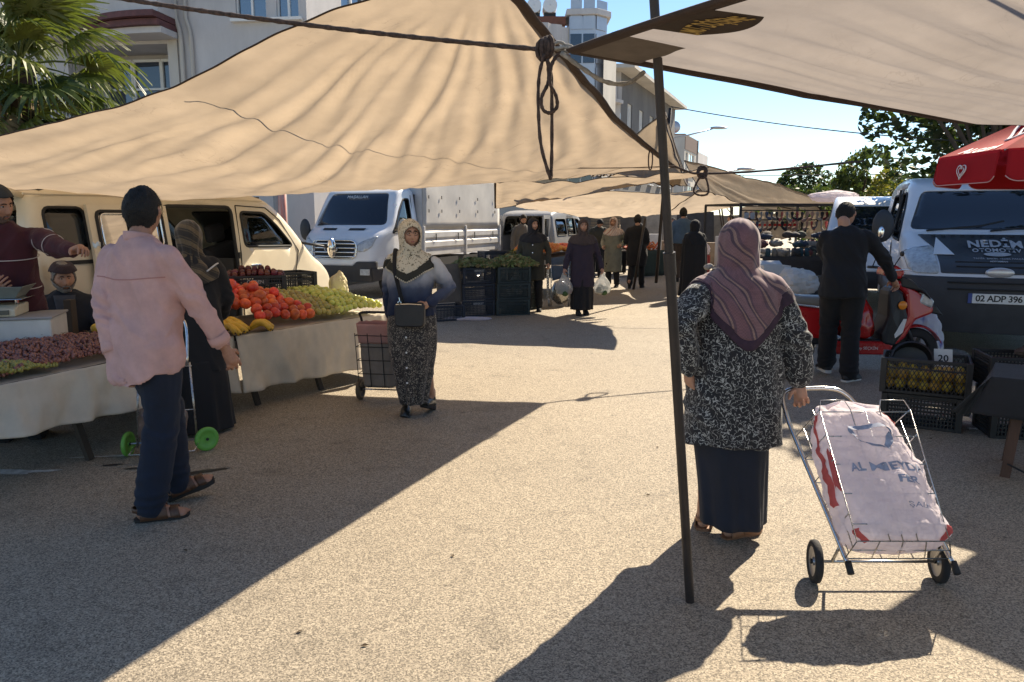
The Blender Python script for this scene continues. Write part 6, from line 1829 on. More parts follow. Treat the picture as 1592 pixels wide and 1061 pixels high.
# --- man in the dark suit by the scooter
def suit_man():
 loc = V((3.22, 7.36, 0)); rz = R(-14); f = lw(loc, rz)
 A = f(atz(1318, 592)); B = f(atz(1283, 583))
 p = Person('man in a dark suit with bowed head standing at the red scooter', loc, rz, 1.78, lean=12, yaw=-24, pitch=30, sw=.19,
 feet={1: (A.x, A.y - .02, 0), -1: (B.x, B.y, 0)}, fyaw=(-42, 10),
 hands={1: f(at(1402, 455, 7.62)), -1: f(at(1306, 436, 7.75))}, elb={1: (1, -.4, -.6), -1: (-1, -.1, -.25)}, vox=.011)
 p.body({1: dict(n=(0, .2, -1), curl=.7)}); p.face(); p.hair(off=.008, locks=3500)
 M_SUIT = fabric('charcoal suit cloth', (.006, .0065, .009), .2, 10, .2, 300)
 p.top('jacket', M_SUIT, [(1.46, .068, .066, -.018), (1.42, .130, .090, -.016), (1.365, .195, .118, -.010), (1.24, .205, .135, .004), (1.1, .185, .128, .006), (.97, .20, .142, -.004), (.86, .208, .150, -.006), (.80, .210, .152, -.006)], (.076, .070, .064, .058, .052), folds=.012, fs=7, sh=.074)
 p.trousers('trousers', M_SUIT, (.114, .108, .088, .084, .086), folds=.008, lift=.0)
 p.shoes(mat('black trainer', (.012, .012, .014), .6), mat('white sole', (.55, .55, .53), .7))
 return p
suit_man()
# ---------------------------------------------------------------- people further down the street
def coat_woman(label, loc, rz, H, mcoat, mscarf, mlow, hem_z, hands, yaw=0, trousers=True, feet=None, hemf=None, coat_w=1.0, vox=.016, arm=None, face=True, lean=0, pitch=0, side=0):
 p = Person(label, loc, rz, H, yaw=yaw, sw=.168, hands=hands, feet=feet, vox=vox, elb=arm, lean=lean, pitch=pitch, side=side)
 p.body({1: dict(curl=1.0), -1: dict(curl=1.0)});
 if face: p.face()
 tab = [(1.46, .070, .066, -.012), (1.42, .12, .088, -.012), (1.36, .182, .118, -.004), (1.24, .192, .145, .012), (1.1, .185, .14, .008), (.95, .205, .152, 0), (.75, .215, .158, 0)]
 tab = [q for q in tab if q[0] > hem_z + .08] + [(hem_z, .225, .165, 0)]
 p.top('coat', mcoat, scale_tab(tab, coat_w, coat_w), (.072, .068, .060, .056, .050), folds=.008, fs=9, sh=.068)
 if trousers: p.trousers('trousers', mlow, (.1, .095, .078, .076, .078), folds=.006)
 else: p.skirt('skirt', mlow, [(.10, .20, .18, 0), (.35, .195, .165, 0), (.75, .19, .15, 0)], folds=.02, nf=9, seed=1.0)
 sc = p.scarf(mscarf, hemf or (lambda a: interp([(0, -.33), (60, -.30), (90, -.28), (180, -.36)], abs(a))), folds=.006, seed=1.0 + H)
 ct = [c for c in p.root.children if c.name.startswith('coat')][0]; push_out(sc, [ct], .012)
 if not trousers: push_out([c for c in p.root.children if c.name.startswith('skirt')][0], [p.body_o], .012)
 p.shoes(M_BLACK, M_SOLE)
 return p
def plain_man(label, loc, rz, H, mtop, mlow, hem_z=.86, yaw=0, pitch=0, lean=0, hands=None, feet=None, fpitch=(0, 0), vox=.016, hairm=None, beard=False, hair=True, elb=None, w=1.0):
 p = Person(label, loc, rz, H, yaw=yaw, pitch=pitch, lean=lean, hands=hands, feet=feet, fpitch=fpitch, vox=vox, elb=elb)
 p.body(); p.face()
 if hair: p.hair(hairm or M_HAIR, .012)
 if beard: p.hair(M_HAIR, .004, beard_keep, 'beard', .03)
 tab = [q for q in scale_tab(TUNIC, 1.06*w, 1.06) if q[0] > hem_z + .05] + [(hem_z, .205*w, .155, 0)]
 p.top('jacket', mtop, tab, (.074, .070, .062, .056, .050), folds=.008, fs=9, sh=.07)
 p.trousers('trousers', mlow); p.shoes(M_BLACK, M_SOLE)
 return p
M_OLIVE = fabric('olive grey coat cloth', (.045, .042, .030), .2, 8)
M_PLUM = fabric('dark plum coat cloth', (.030, .020, .034), .2, 8)
g1 = V((.36, 13.1, 0))
GW = coat_woman('woman in an olive buttoned coat and black headscarf carrying a plastic bag', g1, R(176), 1.60, M_OLIVE, fabric('black scarf', (.012, .012, .016), .3, 14), M_BLACK, .58,
 {1: (.27, .03, .80), -1: (-.27, .08, .84)}, yaw=34, feet={1: (.085, .06, 0), -1: (-.11, -.04, 0)})
for z in (1.22, 1.08, .94):
 b = MB(); b.ball((0, .150*GW.k, z*GW.k), (.014, .006, .014), 10, 6); b.build('button', M_CHROME, GW.root, smooth=True)
g2 = V((1.17, 12.65, 0))
PW_ = coat_woman('woman in a dark plum coat and brown headscarf with a bag in each hand', g2, R(184), 1.58, M_PLUM, fabric('brown grey scarf', (.055, .038, .034), .3, 14), M_BLACK, .50,
 {1: (.30, .06, .78), -1: (-.31, .04, .80)}, trousers=False, feet={1: (.07, .05, 0), -1: (-.07, -.05, .01)})
coat_woman('woman in a pale sage coat and pink flowered scarf beside the black coated man', V((2.36, 17.8, 0)), R(160), 1.62, fabric('sage coat cloth', (.20, .20, .155), .2, 8), woven('pink flowered scarf', [(.5, .42, .36), (.3, .10, .08), (.5, .44, .4)], 5), M_BLACK, .38, {1: (.2, .2, .95), -1: (-.22, .16, .98)}, vox=.018)
plain_man('man in a long black coat striding away from the camera', V((2.86, 17.5, 0)), R(-20), 1.68, M_BLACK, M_BLACK, .52, yaw=10, pitch=12, hands={1: (.16, .22, .98), -1: (-.18, .2, .98)}, feet={1: (.10, .16, 0), -1: (-.10, -.26, .05)}, fpitch=(0, -35), w=1.1)
plain_man('tall man in a blue hooded jacket walking away in the distance', V((4.32, 19.4, 0)), R(-14), 1.86, fabric('slate blue jacket', (.060, .105, .165), .15, 8), fabric('brown trousers', (.06, .045, .036), .2, 8), .88, feet={1: (.08, .10, 0), -1: (-.10, -.12, .02)}, w=1.12)
def chador(label, loc, rz, H):
 p = Person(label, loc, rz, H, sw=.165, vox=.018, hands={1: (.06, .2, .98), -1: (-.06, .2, .98)})
 p.body(); p.face()
 p.skirt('chador', M_BLACK, [(.06, .30, .26, 0), (.4, .28, .24, 0), (.8, .27, .22, .0), (1.1, .26, .2, 0), (1.3, .24, .165, -.01), (1.4, .17, .13, -.012), (1.46, .10, .10, 0)], folds=.022, nf=8, seed=.9)
 push_out(p.root.children[-1], [p.body_o], .02, .3)
 sc = p.scarf(M_BLACK, lambda a: -.40, folds=.008, seed=3, puff=1.12); push_out(sc, [p.body_o], .02); p.shoes(M_BLACK, M_SOLE)
chador('woman in a full black chador walking away in mid street', V((3.64, 15.25, 0)), R(-12), 1.56)
coat_woman('woman in a grey olive cape bending over the stall with her back turned', V((4.72, 16.6, 0)), R(-70), 1.66, fabric('grey olive cape cloth', (.070, .068, .050), .2, 8), M_OLIVE, M_BLACK, .62, {1: (.2, .4, .95), -1: (-.2, .4, .95)}, lean=26, pitch=14, coat_w=1.15, trousers=False, vox=.018)
plain_man('bearded stall keeper in a grey jacket behind the olive coated woman', V((.22, 19.2, 0)), R(215), 1.70, fabric('grey jacket', (.10, .09, .08), .2, 8), M_BLACK, .8, pitch=22, lean=8, beard=True, yaw=-20)
plain_man('stall keeper in dark clothes bending over behind the oranges', V((2.30, 20.8, 0)), R(190), 1.66, M_OLIVE, M_BLACK, .8, pitch=30, lean=26)
plain_man('man in a black jacket standing at the far stalls under the tarp', V((4.05, 24.5, 0)), R(30), 1.68, M_BLACK, M_BLACK, .8)
plain_man('shopper in a grey coat far behind the tall man in blue', V((6.3, 28.0, 0)), R(200), 1.66, fabric('mid grey coat', (.09, .09, .09), .2, 8), M_BLACK, .7)
plain_man('shopper in dark green far down the street by the sock stall', V((7.0, 24.5, 0)), R(80), 1.70, fabric('dark green jacket', (.03, .045, .03), .2, 8), M_BLACK, .8)
plain_man('far shopper in dark red jacket beside the tall man in blue', V((5.35, 25.5, 0)), R(170), 1.60, fabric('brown red jacket', (.07, .035, .03), .2, 8), M_BLACK, .8)
# ================================================================ stalls and market goods
M_CLOTH = cloth_mat('cream table cloth', (.68, .61, .50), .25, .14, 4, .25, 220)
M_WOOD = mat('weathered wood', (.13, .085, .05), .85, .4, 9, .4, 60, stretch=(1, 1, .2))
M_BOARD = mat('dark trestle board', (.05, .038, .028), .9, .3, 6)
M_BCRATE = mat('black crate plastic', (.014, .014, .015), .45, .3, 12)
M_GCRATE = mat('dark green crate plastic', (.012, .026, .028), .5, .3, 12)
M_NCRATE = mat('dark navy crate plastic', (.010, .016, .030), .5, .3, 12)
TZ = .65
A0, A1, B1 = V((-3.28, 3.42, 0)), V((-2.28, 6.11, 0)), V((-1.28, 7.63, 0))
def stall_table(name, label, clabel, p, q, z, depth, drops, seed):
 d = (q - p).normalized(); n = V((-d.y, d.x, 0)); L = (q - p).length
 r = empty(name, p, 0, label, 'table')
 t = MB(); P = [V((0, 0, 0)), d*L, d*L + n*depth, n*depth]
 t.add([a + n*.02*(1 if i < 2 else -1) + V((0, 0, z-.045)) for i, a in enumerate(P)] + [a + n*.02*(1 if i < 2 else -1) + V((0, 0, z-.012)) for i, a in enumerate(P)],
 [(3, 2, 1, 0), (4, 5, 6, 7), (0, 1, 5, 4), (1, 2, 6, 5), (2, 3, 7, 6), (3, 0, 4, 7)]); t.build('table_top', M_BOARD, r)
 for s in (.12, .52, .92):
  for sg in (0, 1):
   b = MB(); a = d*(L*s) + n*(.25 + .5*sg*depth); b.bar(a + V((0, 0, z-.05)), a + n*(-.16 if sg == 0 else .2) + d*.05, .045, .035, n); b.build('leg', M_BOARD, r)
 c = empty('table_cloth', p, 0, clabel, 'tablecloth')
 def top(u, v):
  a = d*(u*L) + n*(v*depth); return a + V((0, 0, z + .006*noise.noise(V((u*9, v*4, seed)))))
 b = MB().grid(top, 40, 12); b.build('cloth_top', M_CLOTH, c, smooth=True)
 def fr(u, v):
  lo = interp(drops, u); zz = lerp(z, lo + .02*noise.noise(V((u*7, 0, seed+3))), v)
  w = (.016 + .085*v)*(math.sin(u*L*13 + 1.2*noise.noise(V((u*6, v, seed)))*3 + v*1.5)*.5 + noise.noise(V((u*L*3.5, v*.8, seed)))*1.6)
  a = d*(u*L) - n*(.012 + .03*v + w*.55 + .012*noise.noise(V((u*L*14, v*3, seed))))
  return a + V((0, 0, zz + (0 if v > 0 else 0)))
 b = MB().grid(fr, 130, 22); b.build('cloth_front', M_CLOTH, c, smooth=True, solid=.003)
 def en(u, v):
  lo = drops[-1][1]; zz = lerp(z, lo, v); w = (.01 + .04*v)*math.sin(u*9 + seed)
  return d*(L + .012 + .03*v + w*.5) + n*(u*depth) + V((0, 0, zz))
 b = MB().grid(en, 40, 16); b.build('cloth_end', M_CLOTH, c, smooth=True, solid=.003)
 return d, n, L
dA, nA, LA = stall_table('market_table', 'long trestle table under the grapes and the scale', 'cream cloth hanging from the grape table', A0, A1, TZ, 1.15, [(0, .38), (.3, .35), (.65, .28), (1, .18)], 1.0)
dB, nB, LB = stall_table('market_table', 'trestle table under the red and green fruit', 'cream cloth hanging from the red and green fruit table', A1 + V((.012, .02, 0)), B1, TZ, 1.05, [(0, .18), (.5, .16), (1, .16)], 4.0)
def onA(s, w, z=0.0): return A0 + dA*s + nA*w + V((0, 0, TZ + z))
def onB(s, w, z=0.0): return A1 + dB*s + nB*w + V((0, 0, TZ + z))
# ---- grapes: heaps too fine to count
def lowball(b, c, r, nu=7, nv=5):
 b.ball(c, r, nu, nv)
def heap(name, label, n, fn, r, m, seed, cat='grapes', extra=None):
 rnd = random.Random(seed); b = MB()
 proto = MB(); proto.ball((0, 0, 0), 1, 7, 4)
 pv = np.array(proto.v);
 for i in range(n):
  c = fn(rnd); q = r*rnd.uniform(.85, 1.2)
  b.v += [tuple(x) for x in (pv*q*np.array([1, 1, rnd.uniform(.95, 1.2)]) + np.array(c))]
  o = i*len(pv); b.f += [tuple(k+o for k in f) for f in proto.f]; b.mi += [0]*len(proto.f)
 me = b.mesh(name, True, fix=False); ob = link_mesh(name, me, m)
 return tag(ob, label, cat, kind='stuff')
M_RGRAPE = mat('red grape skin', (.28, .11, .07), .32, .6, 28, col2=(.09, .024, .03), coat=.15)
M_GGRAPE = mat('green grape skin', (.30, .27, .055), .32, .4, 26, coat=.15)
def hz(s, w, h, sc, wc, sr, wr): return h*max(0, 1 - ((s-sc)/sr)**2)*max(0, 1 - ((w-wc)/wr)**2)
def red_g(rnd):
 s, w = rnd.uniform(.85, 2.25), rnd.uniform(.03, .80)
 return onA(s, w, .010 + hz(s, w, .13, 1.5, .45, 1.0, .60)*rnd.uniform(.75, 1.0) + .018*noise.noise(V((s*14, w*14, 2))) + rnd.uniform(0, .012))
heap('red_grapes', 'heap of red grapes across the front table', 5200, red_g, .0115, M_RGRAPE, 1)
def green_g(rnd):
 s, w = rnd.uniform(.35, 1.32), rnd.uniform(.015, .30)
 return onA(s, w, .012 + hz(s, w, .10, .75, .15, .75, .22)*rnd.uniform(.8, 1.0) + .016*noise.noise(V((s*12, w*12, 6))) + rnd.uniform(0, .01))
heap('green_grapes', 'heap of green grapes at the left front corner of the stall', 2400, green_g, .0115, M_GGRAPE, 2)
M_STEM = mat('dry grape stem', (.16, .10, .045), .9)
b = MB(); rnd = random.Random(5)
for i in range(26):
 s, w = rnd.uniform(.9, 2.1), rnd.uniform(.1, .75); p0 = onA(s, w, hz(s, w, .13, 1.5, .45, 1.0, .6) + .02); a = rnd.uniform(0, 6.28); l = rnd.uniform(.03, .08)
 b.tube([p0, p0 + V((math.cos(a)*l*.5, math.sin(a)*l*.5, .02)), p0 + V((math.cos(a+.5)*l, math.sin(a+.5)*l, rnd.uniform(.0, .035)))], [.0022, .0018, .001], 5)
tag(b.build('grape_stems', M_STEM, smooth=True), 'dry stems sticking out of the red grapes', 'stems', kind='stuff')
# ---- fruit one by one
def fruit_mesh(name, r, squash=1.0, dent=.12, calyx=False, lump=.03, seed=0, ln=1.0):
 b = MB()
 def fn(d):
  q = 1 - dent*max(0, d.z-.72)/.28*.9 - dent*.5*max(0, -d.z-.8)/.2
  return q + lump*noise.noise(d*1.6 + V((seed, 0, 0)))
 b.ball((0, 0, 0), (r, r, r*squash*ln), 16, 11, fn=fn)
 if calyx:
  for k in range(5):
   a = k*2*PI/5; b.add([(.006*math.cos(a-.5), .006*math.sin(a-.5), r*squash*.93), (.006*math.cos(a+.5), .006*math.sin(a+.5), r*squash*.93), (.014*math.cos(a), .014*math.sin(a), r*squash*1.14)], [(0, 1, 2)])
 else: b.tube([(0, 0, r*squash*.80), (.003, 0, r*squash*1.08)], .0028, 5)
 return b.mesh(name, True)
M_POM = per_object_tint(mat('pomegranate skin', (.60, .095, .028), .40, .45, 18, .15, 120, col2=(.36, .030, .014)), .35, .012)
M_GUAVA = per_object_tint(mat('olive green fruit skin', (.34, .29, .075), .45, .3, 20, .15, 150), .3, .02)
M_APPLE = per_object_tint(mat('yellow green apple skin', (.50, .52, .11), .35, .2, 16, .1, 120), .15, .015)
M_QUIN = per_object_tint(mat('yellow quince skin', (.60, .38, .05), .5, .3, 14, .2, 90), .2, .02)
M_PLUM = per_object_tint(mat('dark plum skin', (.10, .012, .016), .38, .5, 20, .1, 100), .4, .03)
M_ORNG = per_object_tint(mat('orange peel', (.62, .22, .025), .5, .2, 20, .3, 200), .2, .02)
def scatter(meshes, m, pts, name, label, cat, group, seed):
 rnd = random.Random(seed)
 for me in meshes:
  if not me.materials: me.materials.append(m)
 for i, p in enumerate(pts):
  o = bpy.data.objects.new(name, meshes[i % len(meshes)]); COL.objects.link(o)
  o.location = p; o.rotation_euler = (rnd.uniform(-1, 1), rnd.uniform(-1, 1), rnd.uniform(0, 6.28)); q = rnd.uniform(.88, 1.12); o.scale = (q, q, q)
  tag(o, label, cat, group)
def heap_pts(on, s0, s1, w0, w1, r, hf, seed, jitter=.25, keep=None):
 rnd = random.Random(seed); out = []; j = 0; w = w0 + r
 while w < w1 - r*.5:
  s = s0 + r + (j % 2)*r
  while s < s1 - r*.5:
   ss, ww = s + rnd.uniform(-1, 1)*r*jitter, w + rnd.uniform(-1, 1)*r*jitter
   if keep is None or keep(ss, ww): out.append(on(ss, ww, r*.95 + hf(ss, ww) + rnd.uniform(-.2, .5)*r))
   s += 1.95*r
  w += 1.70*r; j += 1
 return out
pomF = [fruit_mesh('pomegranate', .050, .92, .10, True, .05, k) for k in range(3)]
hp_ = lambda s, w: hz(s, w, .27, .42, .74, .85, .76)
scatter(pomF, M_POM, heap_pts(onB, -.18, 1.04, .03, .98, .048, hp_, 1, keep=lambda s, w: not (s < .30 and w < .24) and s < 1.0 - w*.30), 'pomegranate', 'red round fruit heaped in the middle of the stall', 'fruit', 'red fruit on the stall', 11)
scatter(pomF, M_POM, [onB(s, w, .115 + hp_(s, w)) for s, w in ((.10, .45), (.38, .5), (.55, .42), (.02, .62), (.30, .66), (.45, .58), (.62, .50), (.2, .36), (.72, .34), (.50, .26))], 'pomegranate', 'red round fruit heaped in the middle of the stall', 'fruit', 'red fruit on the stall', 12)
guF = [fruit_mesh('green_fruit', .031, .98, .08, False, .05, k) for k in range(3)]
scatter(guF, M_GUAVA, heap_pts(onB, .60, 1.36, .04, 1.0, .031, lambda s, w: hz(s, w, .22, .98, .76, .62, .8), 2, keep=lambda s, w: s > 1.0 - w*.36 and s < 1.30 + .05*math.sin(w*9)), 'green_fruit', 'small olive green fruit heaped between the red fruit and the apples', 'fruit', 'olive green fruit on the stall', 13)
apF = [fruit_mesh('apple', .034, .90, .16, False, .03, k) for k in range(3)]
scatter(apF, M_APPLE, heap_pts(onB, 1.24, 1.86, .04, .98, .034, lambda s, w: hz(s, w, .20, 1.45, .7, .55, .75), 3), 'apple', 'yellow green apple in the sunlit heap at the stall end', 'fruit', 'yellow green apples on the stall', 14)
quF = [fruit_mesh('quince', .040, 1.05, .06, False, .10, k) for k in range(3)]
scatter(quF, M_QUIN, [onA(2.02, .62, .05), onA(2.16, .66, .05), onA(2.10, .56, .06), onA(2.26, .60, .06), onA(2.20, .70, .12), onA(2.30, .74, .10), onA(2.30, .50, .05)], 'quince', 'yellow round fruit beside the white scale box', 'fruit', 'yellow fruit by the scale box', 15)
# ---- bananas
M_BAN = mat('banana skin', (.62, .38, .04), .5, .25, 14, .1, 60)
M_BANT = mat('banana tip', (.06, .035, .012), .8)
def bananas(label, c, n, spread, rz, tilt=0):
 r = empty('banana_bunch', c, rz, label, 'bananas'); r.scale = (1.2, 1.2, 1.2)
 for i in range(n):
  a = (i - (n-1)/2)*spread; b = MB(); pts = []; rs = []
  for k in range(9):
   t = k/8; ang = -.55 + 1.25*t
   pts.append(V((.005*i, 0, 0)) + V((math.sin(a)*(.02 + .16*t), .02 + .155*t*math.cos(a), .045*math.sin(PI*t) + .012*(i % 2)))); rs.append(.019*min(1, .35 + 3*t*(1.35-t)) if t > .02 else .008)
  b.tube(pts, rs, 7); o = b.build('banana', M_BAN, r, smooth=True)
  b = MB(); b.tube([pts[0] + V((0, -.03, .01)), pts[0]], [.007, .008], 6); b.tube([pts[-1], pts[-1] + (pts[-1]-pts[-2])*.35], [.007, .004], 6); b.build('tip', M_BANT, o, smooth=True); tag(b and o.children[0], kind='stuff')
 return r
bananas('bunch of yellow bananas lying at the left end of the red fruit', onB(.02, .16, .02), 6, .22, R(-95))
bananas('bunch of spotted yellow bananas in front of the red fruit', onB(.22, .10, .02), 6, .20, R(-70))
bananas('upper bunch of yellow bananas tucked against the red fruit', onB(.06, .26, .05), 5, .22, R(-110))
# ---- plastic crates
def crate(name, label, loc, rz, m, L=.58, Wd=.38, Hh=.29, style='diamond', tilt=0, group=None, legs=False, stamp=None):
 r = empty(name, loc, rz, label, 'crate', group); r.rotation_euler = (tilt, 0, rz)
 t = .012
 fl = MB(); fl.bx(-L/2+t, L/2-t, -Wd/2+t, Wd/2-t, .012, .024); fl.build('floor', m, r)
 for sx in (1, -1):
  for sy in (1, -1):
   b = MB(); x, y = sx*(L/2-.014), sy*(Wd/2-.014); b.bx(x-.022, x+.022, y-.022, y+.022, 0 if not legs else -.03, Hh-.001); b.build('corner_post', m, r, bevel=.004)
 for a in range(4):
  along = a % 2 == 0; ln = (L if along else Wd) - .05; off = (Wd if along else L)/2 - t/2
  M = Matrix.Rotation(a*PI/2, 4, 'Z') @ Matrix.Translation((0, -off, 0))
  b = MB(); b.M = M
  b.bx(-ln/2-.02, ln/2+.02, -.008, .008, Hh-.026, Hh+.001); b.bx(-ln/2, ln/2, -.008, .008, .0, .022)
  if style != 'lattice_low': b.bx(-ln/2, ln/2, -.006, .006, Hh*.70, Hh*.70+.014)
  o = b.build('rim', m, r, bevel=.003); tag(o, kind='stuff')
  b = MB(); b.M = M; z0, z1 = .02, Hh-.024
  if style == 'diamond':
   n = int(ln/.030)
   for k in range(-int((z1-z0)/.030)-1, n+1):
    for sg in (1, -1):
     x0 = -ln/2 + k*.030; x1 = x0 + (z1-z0)*.55
     pa, pb = (x0, z0), (x1, z1)
     if pb[0] > ln/2: f_ = (ln/2-x0)/(x1-x0); pb = (ln/2, z0+(z1-z0)*f_)
     if pa[0] < -ln/2: f_ = (-ln/2-x0)/(x1-x0); pa = (-ln/2, z0+(z1-z0)*f_)
     if pb[0] <= -ln/2 or pa[0] >= ln/2: continue
     b.bar((sg*pa[0], 0, pa[1]), (sg*pb[0], 0, pb[1]), .006, .006, (0, 1, 0))
  else:
   sp = .024
   for k in range(int(ln/sp)+1): b.bx(-ln/2+k*sp-.004, -ln/2+k*sp+.004, -.003, .003, z0, z1)
   for k in range(int((z1-z0)/.030)+1): b.bx(-ln/2, ln/2, -.0035, .0035, z0+k*.030-.004, z0+k*.030+.004)
  o = b.build('lattice', m, r); tag(o, kind='stuff')
  if stamp and a in stamp[1]:
   text_on('stamp', stamp[0], .045, M_VPRINT, r, M @ frame((0, -.0095, Hh*.80), (1, 0, 0), (0, 0, 1)), bold=.001)
   b = MB(); b.M = M; b.bx(-ln*.24, ln*.24, -.009, -.0065, Hh*.70, Hh*.90); b.build('stamp_plate', m, r)
 return r
M_VPRINT = mat('faded print', (.30, .30, .30), .8)
B90 = math.atan2(dB.y, dB.x)
cB = onB(.62, .86, .0)
crate('fruit_crate', 'black plastic crate heaped with dark plums at the back of the stall', onB(1.02, .98, .10), B90 - R(38), M_BCRATE, .56, .38, .30, 'grid', stamp=('ÖZDEN', (0, 3)))
crate('fruit_crate', 'black plastic crate behind the plum crate, partly hidden', onB(1.46, 1.05, .10), B90 - R(14), M_BCRATE, .50, .36, .30, 'grid')
plF = [fruit_mesh('plum', .030, 1.0, .08, False, .04, k) for k in range(2)]
rnd = random.Random(4); Mc = Matrix.Translation(onB(1.02, .98, .10)) @ Matrix.Rotation(B90 - R(38), 4, 'Z'); pl_pts = []
for i in range(9):
 for j in range(6): pl_pts.append(Mc @ V((-.24 + i*.06 + rnd.uniform(-.01, .01), -.15 + j*.06, .30 + .035*math.sin(PI*(i+.5)/9)*math.sin(PI*(j+.5)/6) + rnd.uniform(0, .015))))
for i in range(5): pl_pts.append(Mc @ V((-.12 + i*.06, rnd.uniform(-.08, .06), .365)))
scatter(plF, M_PLUM, pl_pts, 'plum', 'dark red plum heaped in the black crate', 'fruit', 'plums in the crate', 16)
# crumpled pale wrapping paper
def crumple(name, label, c, sx, sy, sz, m, seed, cat, sharpness=.5, nu=44, nv=30):
 b = MB()
 def fn(d):
  return 1 + .22*noise.noise(d*1.3 + V((seed, 0, 0))) + .20*abs(noise.noise(d*3.1 + V((0, seed, 0)))) + .10*abs(noise.noise(d*6.5 + V((0, 0, seed)))) + .05*noise.noise(d*15)
 b.ball((0, 0, 0), (sx, sy, sz), nu, nv, fn=fn); o = b.build(name, m, smooth=True); o.location = c
 sharp(o.data, 28)
 return tag(o, label, cat) if label else o
crumple('wrapping_paper', 'crumpled pale yellow wrapping paper in the sun at the stall end', onB(1.86, .70, .20), .10, .08, .17, mat('pale yellow paper', (.60, .53, .34), .8, .1, 6), 3.0, 'paper')
# price cards
M_CARD = mat('white card', (.66, .65, .60), .8, .1, 9)
def price(label, c, rz, lean=.3, w=.13, h=.09, txt='30'):
 o = empty('price_card', c, rz, label, 'card')
 b = MB(); b.add([(-w/2, 0, 0), (w/2, 0, 0), (w/2, h*lean, h), (-w/2, h*lean, h)], [(0, 1, 2, 3)]); b.build('card', M_CARD, o, solid=.002)
 text_on('writing', txt, .075, M_BLACK, o, frame((0, h*lean*.5-.004, h*.5), (1, 0, 0), (0, lean, 1)), bold=.001)
price('white card standing at the left end of the red fruit', onB(-.06, .50, .10), B90 - R(60), .2, .12, .13, '2')
# ---- white box with the scale on it
bx_c = onA(1.80, .98, 0)
rb = math.atan2(dA.y, dA.x)
def foam_box():
 r = empty('foam_box', onA(1.62, .88, 0), rb - R(52), 'white foam box carrying the weighing scale', 'box')
 b = MB(); b.bx(-.55, .34, -.22, .22, .0, .27); b.build('tub', mat('white foam', (.58, .56, .51), .85, .12, 6, .2, 70), r, bevel=.012)
 b = MB(); b.bx(-.56, .35, -.23, .23, .271, .285); b.build('lid', mat('grey box lid', (.30, .29, .28), .8, .1, 5), r, bevel=.004)
 rnd = random.Random(3)
 for i in range(7):
  q = MB(); q.ball((rnd.uniform(-.4, .3), -.2205, rnd.uniform(.05, .24)), (.005, .002, .005), 8, 4); q.build('nail_hole', M_BLACK, r)
 s = empty('weighing_scale', onA(1.62, .88, .286), rb - R(52), 'cream weighing scale with grey pan on the foam box', 'scale')
 M_SC = mat('cream scale plastic', (.56, .50, .36), .5, .12, 8)
 q = MB(); q.prism([(-.17, 0), (.19, 0), (.17, .075), (-.08, .075), (-.17, .05)], -.32, .12, 'x');
 q.v = [(x, y, z) for x, y, z in q.v]; q.build('housing', M_SC, s, bevel=.01)
 for i in range(3):
  w = MB(); w.bx(-.185 + i*.10, -.115 + i*.10, -.186, -.168, .018, .048); w.build('display', mat('lcd grey', (.06, .07, .06), .3), s)
 for x in (-.28, .08):
  w = MB(); w.tube([(x, .03, .07), (x, .03, .115)], .012, 8); w.build('pillar', M_CHROME, s)
 w = MB(); w.bx(-.36, .16, -.14, .18, .112, .120); w.build('platform', M_CHROME, s, bevel=.004)
 w = MB(); P0 = [(-.29, -.11), (.11, -.11), (.11, .15), (-.29, .15)]; P1 = [(-.37, -.15), (.17, -.15), (.17, .19), (-.37, .19)]
 w.add([(x, y, .122) for x, y in P0] + [(x, y, .20) for x, y in P1] , [(3, 2, 1, 0)] + [(k, (k+1) % 4, 4+(k+1) % 4, 4+k) for k in range(4)]); w.build('pan', mat('grey green pan', (.16, .18, .16), .5, .15, 7), s, solid=.004)
 crumple('date_pile', 'small dark heap beside the scale on the foam box', onA(1.30, .80, .31), .06, .05, .045, mat('dark dried fruit', (.03, .02, .015), .8, .5, 40), 8, 'fruit')
foam_box()
b = MB(); b.lathe([(.01, .012), (.20, .012), (.25, .05), (.28, .055), (.285, .048), (.25, .0), (.01, .0)], 36)
o = b.build('metal_tray', mat('brushed aluminium', (.55, .55, .54), .32, .1, 6, metal=.9), auto=40); o.location = onA(.98, .93, .14); o.rotation_euler = (R(8), R(-6), 0); tag(o, 'round aluminium tray at the left edge of the grapes', 'tray')
# ---- hessian dark post behind the pink shirt
b = MB(); b.bx(-.03, .03, -.04, .04, 0, .95); o = b.build('wood_post', M_BOARD, bevel=.004); o.location = onA(2.42, 1.22, -TZ); tag(o, 'short dark post beside the seated man', 'post')
